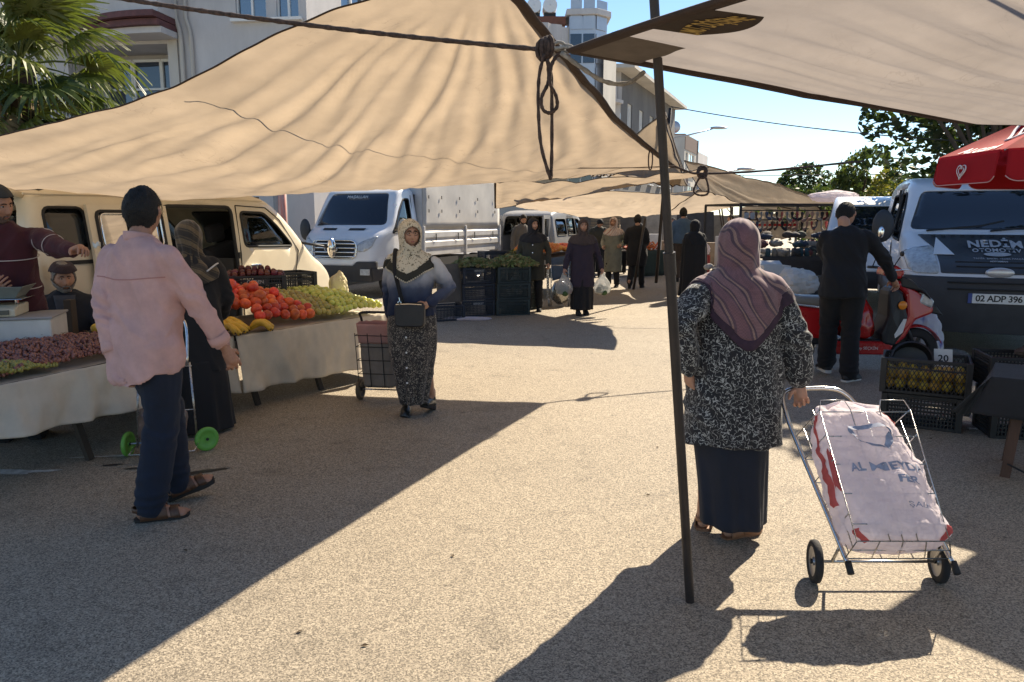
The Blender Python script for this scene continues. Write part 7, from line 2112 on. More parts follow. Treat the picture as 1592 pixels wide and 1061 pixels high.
# ================================================================ shopping trolleys and bags
M_WIRE = mat('zinc wire', (.42, .42, .42), .28, .15, 30, metal=.95)
M_TUBE = mat('chromed tube', (.55, .55, .55), .2, .1, 20, metal=1)
M_FILM = cloth_mat('white plastic film', (.78, .71, .75), .40, .08, 9, .6, 45, alpha=.90)
M_FILM2 = cloth_mat('thin clear bag film', (.60, .60, .58), .45, .10, 9, .5, 60, alpha=.70)
M_REDPR = cloth_mat('red bag print', (.58, .13, .12), .3, .15, 9, .3, 60)
M_BLUPR = mat('faded blue bag print', (.27, .31, .42), .7, .4, 30)
def small_wheel(root, c, r, w, axis_rz=0, mt=None, mr=None, name='wheel'):
 o = empty(name, c, axis_rz); o.parent = root
 b = MB(); b.lathe([(r*.68, -w*.4), (r*.86, -w/2), (r*.97, -w*.35), (r, 0), (r*.97, w*.35), (r*.86, w/2), (r*.68, w*.4)], 30, (0, 0, 0), 'x'); b.build('tyre', mt or M_TYRE, o, auto=60)
 b = MB(); b.lathe([(.004, -w*.32), (r*.18, -w*.34), (r*.2, -w*.15), (r*.55, -w*.1), (r*.70, -w*.36), (r*.70, w*.36), (r*.55, w*.1), (r*.2, w*.15), (r*.18, w*.34), (.004, w*.32)], 30, (0, 0, 0), 'x'); b.build('rim', mr or M_RIM, o, auto=50)
 b = MB(); b.lathe([(.002, -w*.55), (r*.12, -w*.55), (r*.12, w*.55), (.002, w*.55)], 12, (0, 0, 0), 'x'); b.build('hub', M_RUB, o, auto=50)
 return o
def wire_cart():
 O = V((1.6, 3.15, 0))
 r = empty('wire_cart', O, 0, 'zinc wire shopping cart leaning behind the woman in the tunic', 'cart')
 L = lambda x, y, z: V((x, y, z)) - O
 b = MB()
 lf = [(1.435, 3.03, .13), (1.40, 3.20, .30), (1.345, 3.46, .555), (1.325, 3.56, .66), (1.325, 3.62, .735), (1.36, 3.645, .765), (1.45, 3.65, .772), (1.56, 3.65, .772), (1.625, 3.63, .755), (1.685, 3.58, .69), (1.76, 3.44, .54), (1.84, 3.20, .30), (1.885, 3.03, .13)]
 b.tube(crv([L(*p) for p in lf], 5), .0105, 10); b.build('frame', M_TUBE, r, smooth=True)
 for x, y, z in (lf[0], lf[-1]):
  q = MB(); d = V((0, -.5, -.5)).normalized(); q.tube([L(x, y, z) - d*.03, L(x, y, z) + d*.025], .0145, 10); q.build('foot_cap', M_RUB, r, smooth=True)
 f = lambda u, v: V((lerp(lerp(1.395, 1.770, u), lerp(1.375, 1.780, u), v), lerp(2.90, 3.30, v), lerp(.31, .755, v))) - O
 bk = lambda u, v: V((lerp(lerp(1.425, 1.880, u), lerp(1.345, 1.745, u), v), lerp(3.06, 3.48, v), lerp(.16, .575, v))) - O
 def wires(name, segs, rad=.0026):
  w = MB()
  for s_ in segs: w.tube(s_, rad, 6)
  o = w.build(name, M_WIRE, r, smooth=True); tag(o, kind='stuff'); return o
 segs = [[f(0, v), f(1, v)] for v in (0, .12, .34, .56, .78, .98)] + [[f(u, 0), f(u, 1.0)] for u in (0, .5, 1)]
 segs += [[f(.0, 0), f(.0, 1.0), f(.04, 1.08), f(.30, 1.08), f(.34, 1.0), f(.36, 0)], [f(.66, 0), f(.66, 1.0), f(.70, 1.08), f(.96, 1.08), f(1, 1.0), f(1.0, 0)]]
 wires('front_mesh', segs)
 wires('left_mesh', [[f(0, v), bk(0, v)] for v in (0, .2, .4, .6, .8, 1)] + [[f(0, 0).lerp(bk(0, 0), t), f(0, 1).lerp(bk(0, 1), t)] for t in (.33, .66)])
 wires('right_mesh', [[f(1, v), bk(1, v)] for v in (0, .2, .4, .6, .8, 1)] + [[f(1, 0).lerp(bk(1, 0), t), f(1, 1).lerp(bk(1, 1), t)] for t in (.33, .66)])
 wires('back_mesh', [[bk(0, v), bk(1, v)] for v in (0, .2, .4, .6, .8, 1)] + [[bk(u, 0), bk(u, 1.25)] for u in (.35, .65)])
 wires('bottom_mesh', [[f(u, 0), bk(u, 0)] for u in (0, .25, .5, .75, 1)] + [[f(0, 0).lerp(bk(0, 0), t), f(1, 0).lerp(bk(1, 0), t)] for t in (.0, .5, 1)])
 b = MB(); b.tube([L(1.335, 3.17, .095), L(1.91, 3.17, .095)], .007, 8); b.build('axle', M_WIRE, r, smooth=True)
 small_wheel(r, L(1.345, 3.17, .096), .096, .036, R(-8)); small_wheel(r, L(1.895, 3.17, .096), .096, .036, R(-8))
 for x in (1.42, 1.87):
  q = MB(); q.tube([L(x, 3.10, .20), L(x, 3.17, .095)], .007, 8); q.build('bracket', M_WIRE, r, smooth=True)
 bag = empty('carrier_bag', O, 0, 'full white carrier bag with red and blue print inside the wire cart', 'bag')
 def fn(u, v):
  a = 2*PI*u; t = v
  c0 = f(.5, 0).lerp(bk(.5, 0), .45); c1 = f(.43, 1.0).lerp(bk(.43, 1.0), .45)
  c = c0.lerp(c1, t*1.12) + V((0, 0, -.01 + .035*t))
  wid = interp([(0, .02), (.03, .17), (.08, .215), (.3, .22), (.55, .205), (.8, .18), (.95, .14), (1, .01)], t); dep = interp([(0, .02), (.03, .10), (.1, .135), (.5, .130), (.85, .105), (1, .01)], t)
  ax = V((1, 0, 0)); up = (c1 - c0).normalized(); fw = ax.cross(up).normalized()
  ca, sa = math.cos(a), math.sin(a)
  p = c + ax*(wid*math.copysign(abs(ca)**.7, ca)) - fw*(dep*math.copysign(abs(sa)**.7, sa))*-1
  n = (ax*ca + fw*sa)
  w = .012*noise.noise(p*5) + .009*(abs(noise.noise(V((p.x*9, p.y*9, p.z*5)) + V((3, 0, 0))))*2 - .6) + .008*(abs(noise.noise(p*17))*2 - .5) + .005*(abs(noise.noise(p*40))*2 - .5)
  w += .02*sstep(.9, 1, t)*math.sin(a*5)
  return p + n*w + up*(.03*noise.noise(V((ca*2, sa*2, 3)))*t)
 bm_ = MB().grid(fn, 90, 60).build('bag_film', M_FILM, bag, smooth=True)
 me = bm_.data; me.materials.append(M_REDPR)
 def paint(o, u0, u1, v0, v1, m, name, off=.002):
  n1 = MB().grid(lambda u, v: V(fn(lerp(u0, u1, u), lerp(v0, v1, v))) + (V(fn(lerp(u0, u1, u), lerp(v0, v1, v))) - f(.5, .5).lerp(bk(.5, .5), .5)).normalized()*.004, 14, 14).build(name, m, bag, smooth=True); return n1
 cen = f(.5, .5).lerp(bk(.5, .5), .5)
 def on(u, v, e=.004):
  p = V(fn(u, v)); return p + (p - (cen + (f(.5, 1)-f(.5, 0))*(v-.5)*.9)).normalized()*e
 def motif(name, fnuv, nu, nv, m): MB().grid(lambda a, b_: on(*fnuv(a, b_)), nu, nv).build(name, m, bag, smooth=True)
 motif('red_print', lambda a, b_: (.49 - .035*a*(1 + .5*math.sin(b_*7)) + .006*math.sin(b_*23), lerp(.26, .90, b_)), 5, 26, M_REDPR)
 motif('red_print', lambda a, b_: (.43 - .03*a, lerp(.34, .60, b_) + .02*math.sin(a*6)), 6, 8, M_REDPR)
 motif('red_print', lambda a, b_: (.13 - .06*a, lerp(.03, .11, b_)), 5, 5, M_REDPR)
 motif('red_print', lambda a, b_: (.45 - .05*a, lerp(.03, .10, b_)), 5, 5, M_REDPR)
 motif('red_print', lambda a, b_: (.10 - .035*a, lerp(.78, .88, b_)), 4, 5, M_REDPR)
 P = [(.285, .735), (.205, .735), (.19, .68), (.225, .585), (.255, .62), (.285, .68)]
 for k in range(6):
  (a0, b0), (a1, b1) = P[k], P[(k+1) % 6]
  motif('blue_print', lambda a, b_, a0=a0, b0=b0, a1=a1, b1=b1: (lerp(a0, a1, a) + .014*(b_-.5)*(1 + .4*math.sin(a*5)), lerp(b0, b1, a) + .030*(b_-.5)), 6, 2, M_BLUPR)
 text_on('blue_print', 'AL MEYDA', .1, M_BLUPR, bag, None, warp=lambda x, y: on(.235 - x*.42, .46 + y*.75), bold=.003)
 text_on('blue_print', 'FER', .1, M_BLUPR, bag, None, warp=lambda x, y: on(.205 - x*.42, .375 + y*.6), bold=.003)
 text_on('blue_print', 'ŞALE', .08, M_BLUPR, bag, None, warp=lambda x, y: on(.20 - x*.42, .22 + y*.5))
 return r
wire_cart()
def trolley_ombre():
 O = atz(592, 610); O = V((-1.12, 6.62, 0))
 r = empty('shopping_trolley', O, R(-8), 'tall wire trolley with pink liner pulled by the woman in the ombre top', 'trolley')
 f = lambda x, y, z: V((x, y + (z-.10)*-.16, z))
 b = MB(); b.tube(crv([f(-.17, .02, .10), f(-.17, .02, .6), f(-.17, -.02, .74), f(-.15, -.08, .80), f(.0, -.10, .81), f(.15, -.08, .80), f(.17, -.02, .74), f(.17, .02, .6), f(.17, .02, .10)], 4), .011, 8); b.build('frame', M_RUB, r, smooth=True)
 w = MB()
 for z in (.16, .28, .40, .52, .62):
  w.tube([f(-.17, .02, z), f(-.17, -.22, z), f(.17, -.22, z), f(.17, .02, z)], .0035, 5)
 for x in (-.17, -.06, .06, .17): w.tube([f(x, -.22, .16), f(x, -.22, .64)], .0035, 5)
 o = w.build('basket_wire', M_RUB, r, smooth=True); tag(o, kind='stuff')
 def bag(u, v):
  a = 2*PI*u; z = lerp(.16, .60, v); ca, sa = math.cos(a), math.sin(a)
  return f(.155*math.copysign(abs(ca)**.5, ca) + .008*noise.noise(V((ca*3, sa*3, z*9))), -.10 + .11*math.copysign(abs(sa)**.5, sa) + .008*noise.noise(V((ca*3, sa*3, z*9+4))), z)
 MB().grid(bag, 40, 20).build('bag', fabric('beige grey bag cloth', (.22, .18, .145), .2, 12), r, smooth=True, solid=.004)
 def lin(u, v):
  a = 2*PI*u; z = lerp(.55, .72, v); ca, sa = math.cos(a), math.sin(a); q = 1.06 + .05*v
  return f(q*.155*math.copysign(abs(ca)**.5, ca), -.10 + q*.11*math.copysign(abs(sa)**.5, sa), z + .012*noise.noise(V((ca*4, sa*4, 2))) - (.13*v if False else 0))
 MB().grid(lin, 40, 8).build('liner', cloth_mat('pink liner film', (.58, .33, .28), .35, .12, 9, .4, 80), r, smooth=True, solid=.002)
 for x in (-.23, .23): small_wheel(r, (x, -.03, .095), .095, .04, 0, mat('brown rubber tyre', (.10, .075, .05), .8), M_RUB)
 b = MB(); b.tube([(-.23, -.03, .095), (.23, -.03, .095)], .007, 8); b.build('axle', M_WIRE, r)
trolley_ombre()
def trolley_green():
 O = V((-2.36, 5.02, 0))
 r = empty('shopping_trolley', O, R(14), 'folding trolley with a bright green wheel beside the pink shirted man', 'trolley')
 mg = mat('bright green plastic', (.13, .36, .055), .45, .12, 8)
 f = lambda x, y, z: V((x, y + .10*(z-.08), z))
 b = MB()
 for x in (-.19, .19):
  for dy in (0, .035): b.tube([f(x, dy, .06), f(x*.86, dy, .62)], .0042, 6)
  for z in (.2, .34, .48, .6): b.tube([f(x*(1-.14*(z-.06)/.56), 0, z), f(x*(1-.14*(z-.06)/.56), .035, z)], .003, 5)
 for z in (.30, .60): b.tube([f(-.18, 0, z), f(.18, 0, z)], .0042, 6)
 o = b.build('uprights', M_WIRE, r, smooth=True); tag(o, kind='stuff')
 b = MB(); b.tube(crv([f(-.15, .0, .60), f(-.15, .05, .84), f(-.10, .08, .92), f(.10, .08, .92), f(.15, .05, .84), f(.15, .0, .60)], 4), .010, 8); b.build('handle', M_TUBE, r, smooth=True)
 b = MB(); b.tube([f(-.2, -.2, .07), f(.2, -.2, .07)], .005, 6); b.tube([f(-.2, -.2, .07), f(-.2, .02, .07)], .005, 6); b.tube([f(.2, -.2, .07), f(.2, .02, .07)], .005, 6); o = b.build('toe_plate', M_WIRE, r, smooth=True); tag(o, kind='stuff')
 small_wheel(r, (.25, .02, .085), .085, .03, R(-58), mg, mg); small_wheel(r, (-.25, .02, .085), .085, .03, R(-14), mg, mg)
 b = MB(); b.tube([(-.25, .02, .085), (.25, .02, .085)], .006, 6); b.build('axle', M_WIRE, r)
 def bag(d): return 1 + .25*noise.noise(d*2) + .12*noise.noise(d*6)
 b = MB(); b.ball(f(0, -.10, .24), (.15, .09, .19), 26, 18, fn=bag); o = b.build('bag', mat('brown clear bag', (.13, .085, .07), .3, .4, 14, coat=.4), r, smooth=True); sharp(o.data, 35)
trolley_green()
def carry_bag(label, top, H, Wd, rz, m=None, goods=None, seed=0):
 """full plastic carrier bag hanging from a hand"""
 r = empty('plastic_bag', (top[0], top[1], top[2]-H), rz, label, 'bag')
 def fn(u, v):
  a = 2*PI*u; z = v*H
  w = interp([(0, .05), (.06, .42), (.25, .5), (.5, .42), (.68, .26), (.8, .13), (1, .05)], v)*Wd; d = w*interp([(0, .6), (.5, .6), (.8, .5), (1, .5)], v)
  n = 1 + .14*noise.noise(V((math.cos(a)*2 + seed, math.sin(a)*2, v*4))) + .08*math.sin(a*7 + v*9)*v
  return V((w*math.cos(a)*n, d*math.sin(a)*n, z + .012*noise.noise(V((math.cos(a)*2, math.sin(a)*2, seed)))))
 MB().grid(fn, 44, 26).build('film', m or M_FILM2, r, smooth=True)
 for s in (1, -1):
  b = MB(); b.tube(crv([(s*Wd*.12, 0, H*.78), (s*Wd*.10, 0, H*.92), (0, 0, H+.01)], 4), [.012, .012, .010, .009, .008, .008, .008, .008, .008][:9], 6, flat=.4); b.build('handle', m or M_FILM2, r, smooth=True)
 for k, (gm, gr, gn) in enumerate(goods or ()):
  rnd = random.Random(seed + k)
  for i in range(gn):
   b = MB(); b.ball((rnd.uniform(-.3, .3)*Wd, rnd.uniform(-.14, .14)*Wd, H*rnd.uniform(.10, .34)), gr*rnd.uniform(.8, 1.2), 9, 6); b.build('goods', gm, r, smooth=True)
M_LEAFY = mat('leafy greens', (.05, .10, .025), .7, .5, 20)
M_TOMR = mat('tomato red', (.45, .04, .03), .4)
def hand_pos(p, q):
 M = Matrix.Translation(p.root.location) @ Matrix.Rotation(p.root.rotation_euler.z, 4, 'Z')
 d = (p.wr[q] - p.el[q]).normalized(); return M @ (p.wr[q] + d*.085*p.k)
carry_bag('white plastic bag carried low by the woman in the olive coat', hand_pos(GW, 1), .46, .34, R(10), M_FILM2, [(mat('pale goods', (.35, .33, .3), .7, .3, 10), .07, 5)], 1)
carry_bag('clear bag of red and green vegetables held by the woman in plum', hand_pos(PW_, 1), .38, .30, R(-10), M_FILM2, [(M_TOMR, .04, 5), (M_LEAFY, .05, 6)], 2)
carry_bag('backlit white bag of greens in the left hand of the woman in plum', hand_pos(PW_, -1), .38, .30, R(12), M_FILM2, [(M_LEAFY, .05, 5)], 3)
# ================================================================ red scooter
M_RED = mat('red scooter plastic', (.42, .012, .014), .28, .12, 5, coat=.5)
M_SBLK = mat('black scooter plastic', (.014, .014, .016), .5, .2, 10)
def scooter():
 rear = V((2.98, 7.98, 0)); front = V((4.22, 7.86, 0)); d = (front - rear).normalized()
 r = empty('motor_scooter', rear, math.atan2(d.y, d.x), 'red motor scooter parked in front of the white van', 'scooter')
 WB = (front - rear).length
 def slab(name, poly, hw, m, bevel=.02, parent=None, y0=0.0, taper=None):
  b = MB(); b.prism(poly, -hw + y0, hw + y0, 'y')
  if taper: b.v = [(x, y*taper(x, z), z) for x, y, z in b.v]
  return b.build(name, m, parent or r, bevel=bevel)
 for x in (0, WB):
  o = empty('wheel', (x, 0, .235)); o.parent = r
  b = MB(); b.lathe([(.15, -.045), (.20, -.05), (.228, -.035), (.235, 0), (.228, .035), (.20, .05), (.15, .045)], 32, (0, 0, 0), 'y'); b.build('tyre', M_TYRE, o, auto=60)
  b = MB(); b.lathe([(.14, -.03), (.155, -.035), (.155, .035), (.14, .03)], 28, (0, 0, 0), 'y', cap=False)
  for k in range(5):
   a = 2*PI*k/5; b.bar((0, 0, 0), (.15*math.cos(a), 0, .15*math.sin(a)), .03, .03, (0, 1, 0))
  o2 = b.build('rim', M_SBLK, o); tag(o2, kind='stuff')
  b = MB(); b.lathe([(.05, -.05), (.09, -.05), (.09, -.044), (.05, -.044)], 24, (0, 0, 0), 'y'); b.build('brake_disc', M_CHROME, o)
 slab('rear_body', [(-.30, .56), (-.22, .42), (.10, .36), (.36, .34), (.42, .48), (.36, .66), (.0, .70), (-.34, .68)], .13, M_RED, .04)
 slab('side_panel', [(-.18, .36), (.12, .28), (.36, .30), (.38, .40), (-.1, .46)], .11, M_SBLK, .02)
 slab('seat', [(-.36, .70), (.0, .72), (.38, .68), (.44, .72), (.36, .79), (.05, .80), (-.25, .85), (-.38, .82)], .135, mat('grey vinyl seat', (.20, .19, .18), .5, .15, 8), .03)
 slab('floor_board', [(.34, .26), (.40, .20), (.92, .20), (.98, .30), (.92, .34), (.40, .34)], .17, M_RED, .02)
 slab('floor_mat', [(.42, .342), (.90, .342), (.90, .352), (.42, .352)], .15, M_SBLK, .003)
 text_on('lettering', 'Design by SEÇKİN', .042, M_WHITE, r, frame((.66, -.173, .27), (1, 0, 0), (0, 0, 1)))
 tp = lambda x, z: interp([(.2, .9), (.5, 1.0), (.8, .85), (1.05, .55)], z)
 slab('leg_shield', [(.86, .30), (.98, .28), (1.06, .42), (1.10, .60), (1.04, .84), (.96, .92), (.90, .86), (.90, .60), (.84, .42)], .19, M_SBLK, .04, taper=tp)
 slab('front_fairing', [(1.00, .30), (1.10, .38), (1.20, .56), (1.38, .62), (1.40, .68), (1.26, .82), (1.10, .92), (1.0, .98), (.97, .92), (1.08, .82), (1.10, .62), (1.02, .46), (.96, .34)], .165, M_RED, .035, taper=lambda x, z: tp(x, z)*interp([(1.0, 1.05), (1.4, .35)], x))
 slab('nose_beak', [(1.20, .66), (1.50, .60), (1.42, .70), (1.22, .76)], .05, M_SBLK, .015)
 slab('headlamp', [(1.22, .74), (1.36, .68), (1.38, .76), (1.26, .86)], .09, M_LAMP, .02)
 slab('top_cowl', [(1.02, .90), (1.22, .86), (1.34, .77), (1.28, .86), (1.12, .98), (1.02, 1.02)], .12, M_SBLK, .02)
 for s in (1, -1):
  b = MB(); b.ball((1.03, s*.175, .72), (.045, .014, .045), 14, 8); b.build('indicator', mat('amber lens', (.75, .24, .02), .25), r, smooth=True)
  b = MB(); b.prism([(.98, .38), (1.05, .44), (1.08, .58), (1.05, .58), (.97, .42)], s*.176-.004, s*.176+.004, 'y'); b.build('white_decal', M_WHITE, r)
 for s in (.07, -.07):
  b = MB(); b.tube([(1.06, s, .62), (WB, s, .235)], .022, 10); b.build('fork', M_SBLK, r, smooth=True)
 b = MB()
 def mg(u, v):
  a = R(lerp(20, 165, u)); rr = .262; return V((WB + rr*math.cos(a), (v-.5)*.13, .235 + rr*math.sin(a) + .012*math.cos((v-.5)*5)))
 b.grid(mg, 18, 6); b.build('mudguard', M_RED, r, smooth=True, solid=.006)
 b = MB()
 b.grid(lambda u, v: V((.27*math.cos(R(lerp(60, 200, u))), (v-.5)*.13, .235 + .27*math.sin(R(lerp(60, 200, u))))), 14, 4); b.build('rear_mudguard', M_SBLK, r, smooth=True, solid=.006)
 b = MB(); b.tube([(1.02, 0, .9), (.93, 0, 1.06)], .03, 10); b.build('steering_column', M_SBLK, r, smooth=True)
 slab('bar_cowl', [(.84, 1.02), (1.02, .98), (1.06, 1.06), (.96, 1.13), (.86, 1.10)], .12, M_RED, .025)
 b = MB(); b.tube(crv([(.84, -.33, 1.08), (.92, -.2, 1.08), (.94, 0, 1.06), (.92, .2, 1.08), (.84, .33, 1.08)], 4), .015, 8); b.build('handlebar', M_SBLK, r, smooth=True)
 for s in (1, -1):
  b = MB(); b.tube([(.86, s*.26, 1.08), (.92, s*.30, 1.22)], .006, 6); b.ball((.93, s*.31, 1.25), (.015, .045, .028), 12, 8); o = b.build('mirror', M_SBLK, r, smooth=True); tag(o, kind='stuff')
  b = MB(); b.tube([(.87, s*.31, 1.085), (1.0, s*.27, 1.09), (1.03, s*.33, 1.085)], .006, 6); b.build('brake_lever', M_CHROME, r, smooth=True)
 b = MB(); b.tube([(.1, -.13, .24), (.16, -.2, .02)], .01, 6); b.build('stand', M_CHROME, r)
 b = MB(); b.tube([(-.32, -.12, .34), (.15, -.12, .26)], .045, 12); b.build('exhaust', M_CHROME, r, smooth=True)
 bg_ = empty('red_bag', r.matrix_basis @ V((.64, -.02, .345)), math.atan2(d.y, d.x), 'shiny red plastic bag standing on the scooter floor board', 'bag')
 def fn(u, v):
  a = 2*PI*u; w = interp([(0, .02), (.05, .17), (.3, .19), (.6, .15), (.85, .07), (1, .05)], v); dp = w*.75; n = 1 + .16*noise.noise(V((math.cos(a)*2, math.sin(a)*2, v*4))) + .06*math.sin(a*9 + v*6)*v
  return V((w*math.cos(a)*n, dp*math.sin(a)*n, v*.50))
 MB().grid(fn, 50, 26).build('film', mat('red plastic film', (.42, .015, .012), .25, .25, 10, .4, 30, coat=.4), bg_, smooth=True)
scooter()
# blue and white bundle behind the scooter
def prn():
 m = pattern('blue and white printed sack', (.50, .50, .54), (.13, .13, .34), 'flower', 7, .28, .10)
 return m
crumple('printed_sack', 'blue and white crumpled sack on the ground by the van bumper', V((4.50, 8.25, .30)), .20, .18, .30, prn(), 6.0, 'sack')
crumple('rope_coil', 'grey bundle of rope lying under the van bumper', V((4.82, 8.25, .09)), .20, .12, .09, mat('grey hemp', (.10, .095, .085), .9, .5, 40), 2.0, 'rope')
# ================================================================ right foreground: crates, black clothed table, parasol
CR = V((3.22, 5.82, 0))
crate('fruit_crate', 'black lattice crate turned over on the road under the quince crate', CR + V((0, 0, .0)), R(-28), M_BCRATE, .54, .38, .26, 'grid', legs=False)
crate('fruit_crate', 'black diamond lattice crate of yellow quinces near the wire cart', CR + V((.0, -.02, .27)), R(-28), M_BCRATE, .60, .40, .27, 'diamond')
Mq = Matrix.Translation(CR + V((0, -.02, .27))) @ Matrix.Rotation(R(-28), 4, 'Z'); rnd = random.Random(9)
scatter(quF, M_QUIN, [Mq @ V((-.24 + i*.08 + rnd.uniform(-.01, .01), -.14 + j*.075, .065 + .075*lay + rnd.uniform(0, .012))) for lay in (0, 1) for i in range(7) for j in range(5)], 'quince', 'yellow quince in the black lattice crate', 'fruit', 'quinces in the black crate', 19)
price('white handwritten price card stuck in the quince crate', CR + V((.16, .02, .44)), R(-20), .45, .13, .14, '20')
b = MB(); b.lathe([(.005, .0), (.13, .0), (.15, .02), (.155, .10), (.14, .105), (.13, .02)], 28); o = b.build('black_bowl', M_BCRATE, auto=50); o.location = CR + V((-.05, .12, .46)); o.rotation_euler = (R(65), 0, R(-20)); tag(o, 'black plastic bowl lying in the quince crate', 'bowl')
def black_table():
 P0 = V((2.98, 4.56, 0)); ang = R(-34)
 r = empty('market_table', P0, ang, 'wooden legged table under the black cloth at the right edge', 'table')
 b = MB(); b.bx(0, 1.5, 0, .5, .60, .635); b.build('table_top', M_WOOD, r)
 for x in (.12, 1.4):
  for y in (.06, .44):
   q = MB(); q.bar((x - .03, y, 0), (x + .02, y, .60), .055, .04, (0, 1, 0)); q.build('leg', mat('reddish wood leg', (.11, .06, .04), .8, .4, 10, .3, 60, stretch=(1, 1, .2)), r)
 c = empty('table_cloth', P0, ang, 'black cloth over the table at the right edge', 'tablecloth')
 mk = fabric('charcoal cloth', (.018, .019, .023), .25, 9)
 MB().grid(lambda u, v: V((lerp(-.03, 1.53, u), lerp(-.03, .53, v), .642 + .004*noise.noise(V((u*7, v*5, 1))))), 24, 14).build('cloth_top', mk, c, smooth=True)
 def fr(u, v):
  x = lerp(-.03, 1.53, u); w = .05*v*noise.noise(V((u*9, v, 2))) + .02*v*math.sin(u*28)
  return V((x - .10*v*(1-u)**6, -.03 - .02*v - w, .642 - (.235 + .02*math.sin(u*5))*v))
 MB().grid(fr, 60, 12).build('cloth_front', mk, c, smooth=True, solid=.003)
 def le(u, v):
  y = lerp(-.03, .53, u); w = .05*v*noise.noise(V((u*6, v, 5)))
  return V((-.03 - .20*v*(1 - u*.4) - w, y - .04*v*(1-u), .642 - (.235 + .16*u)*v))
 MB().grid(le, 40, 12).build('cloth_side', mk, c, smooth=True, solid=.003)
 cb = MB(); cb.tube(crv([P0 + V((.08, -.05, .10)), P0 + V((.3, -.25, .01)), P0 + V((.7, -.5, .008)), P0 + V((1.2, -.7, .008))], 6), .006, 6); tag(cb.build('cable', M_RUB, smooth=True), 'thin black cable trailing on the road under the black table', 'cable')
black_table()
crate('fruit_crate', 'black crate with faded gold lettering behind the black clothed table', V((3.80, 5.50, .37)), R(-14), M_BCRATE, .60, .40, .24, 'grid')
text_on('stamp', 'ÖZ AKDENİZ', .05, M_GOLD, bpy.data.objects[[o.name for o in bpy.data.objects if o.get('label', '').startswith('black crate with faded gold')][0]], frame((-.02, -.2085, .17), (1, 0, 0), (0, 0, 1)), bold=.001)
crate('fruit_crate', 'black crate standing under the gold lettered crate', V((3.84, 5.52, 0)), R(-14), M_BCRATE, .56, .38, .34, 'grid')
crumple('root_vegetable', 'dark knobbly vegetables on top of the gold lettered crate', V((3.95, 5.50, .63)), .22, .12, .06, mat('brown roots', (.07, .045, .03), .9, .5, 20, .5, 60), 5.0, 'vegetable')
def parasol():
 C = V((4.66, 6.12, 0)); zr, za, RAD = 2.10, 2.66, 1.15
 r = empty('red_parasol', C, 0, 'red ice cream parasol with white heart emblems at the right edge', 'parasol')
 mr = cloth_mat('red parasol cloth', (.50, .022, .030), .35, .08, 5, .1, 300)
 mw = mat('white emblem print', (.72, .66, .64), .7)
 a0 = R(202)
 P = [V((RAD*math.cos(a0 + k*PI/4), RAD*math.sin(a0 + k*PI/4), zr)) for k in range(8)]; A = V((0, 0, za))
 b = MB(); b.tube([(0, 0, 0), (0, 0, za+.06)], .02, 10); b.build('pole', M_WHITE, r, smooth=True)
 b = MB(); b.lathe([(.02, 0), (.26, 0), (.26, .05), (.06, .09), (.03, .3), (.02, .3)], 24); b.build('base', mat('concrete base', (.3, .3, .3), .9), r, auto=40)
 def heart(t, s=1.0):
  x = 16*math.sin(t)**3; y = 13*math.cos(t) - 5*math.cos(2*t) - 2*math.cos(3*t) - math.cos(4*t); return x/34*s, y/34*s
 for k in range(8):
  u, w = P[k], P[(k+1) % 8]
  def pan(a, b_):
   p = u.lerp(w, a).lerp(A, b_); return p + V((0, 0, -.05*math.sin(PI*b_)*math.sin(PI*a) - .015*math.sin(PI*a)))
  po = MB().grid(pan, 14, 12).build('panel', mr, r, smooth=True)
  out = ((u+w)/2 - V((0, 0, zr))).normalized(); ed = (w-u).normalized(); Lk = (w-u).length
  def val(a, b_):
   x = lerp(.02, .98, a); z = -.235*b_
   rc = .12; xx = lerp(.03, Lk-.03, a)
   cut = max(0, rc - xx, xx - (Lk - rc)); lim = .235 - (rc - math.sqrt(max(0, rc*rc - cut*cut))) if cut > 0 else .235
   return u + ed*xx + out*(.012 + .03*b_ + .01*math.sin(a*6)*b_) + V((0, 0, -lim*b_))
  vo = MB().grid(val, 24, 8).build('valance', mr, r, smooth=True, solid=.003)
  bt = MB(); bt.tube([val(t/30, 1.0) for t in range(31)], .004, 5); bt.build('trim', mat('pink trim', (.62, .35, .33), .7), vo, smooth=True)
  def outline(pts, rad, name, par):
   q = MB(); q.tube(pts, rad, 5, flat=.4); return q.build(name, mw, par, smooth=True)
  T = [2*PI*j/36 for j in range(36)]
  if k % 2 == 0 or True:
   cx = Lk/2; M = u + ed*cx + out*.05 + V((0, 0, -.135))
   for s_, rad in ((.13, .006), (.075, .005)):
    outline([M + ed*heart(t, s_)[0] + V((0, 0, heart(t, s_)[1])) + out*(.004 - .03*heart(t, s_)[1]/.2) for t in T[2:-1]], rad, 'heart_emblem', vo)
  def onp(x, y):
   b_ = .42 + y; wd = Lk*(1-b_); a = .5 + x/max(.05, wd); q = pan(min(1, max(0, a)), min(.98, max(0.01, b_))); nrm = (w-u).cross(A-u).normalized(); return q + nrm*(.008 if nrm.z > 0 else -.008)
  for s_, rad in ((.36, .016), (.20, .012)):
   outline([onp(heart(t, s_)[0]*1.05, heart(t, s_)[1]*1.0 + .02) for t in T[2:-1]], rad, 'heart_emblem', po)
  text_on('lettering', 'ALGIDA', .135, mw, po, None, warp=lambda x, y: onp(x, y*.9 - .335), bold=.004)
 for k in range(8):
  b = MB(); b.tube([A + V((0, 0, -.02)), P[k] + V((0, 0, -.01))], .006, 6); b.build('rib', M_WIRE, r, smooth=True)
 b = MB(); b.ball((0, 0, za+.07), .035, 10, 8); b.build('finial', M_WHITE, r, smooth=True)
parasol()
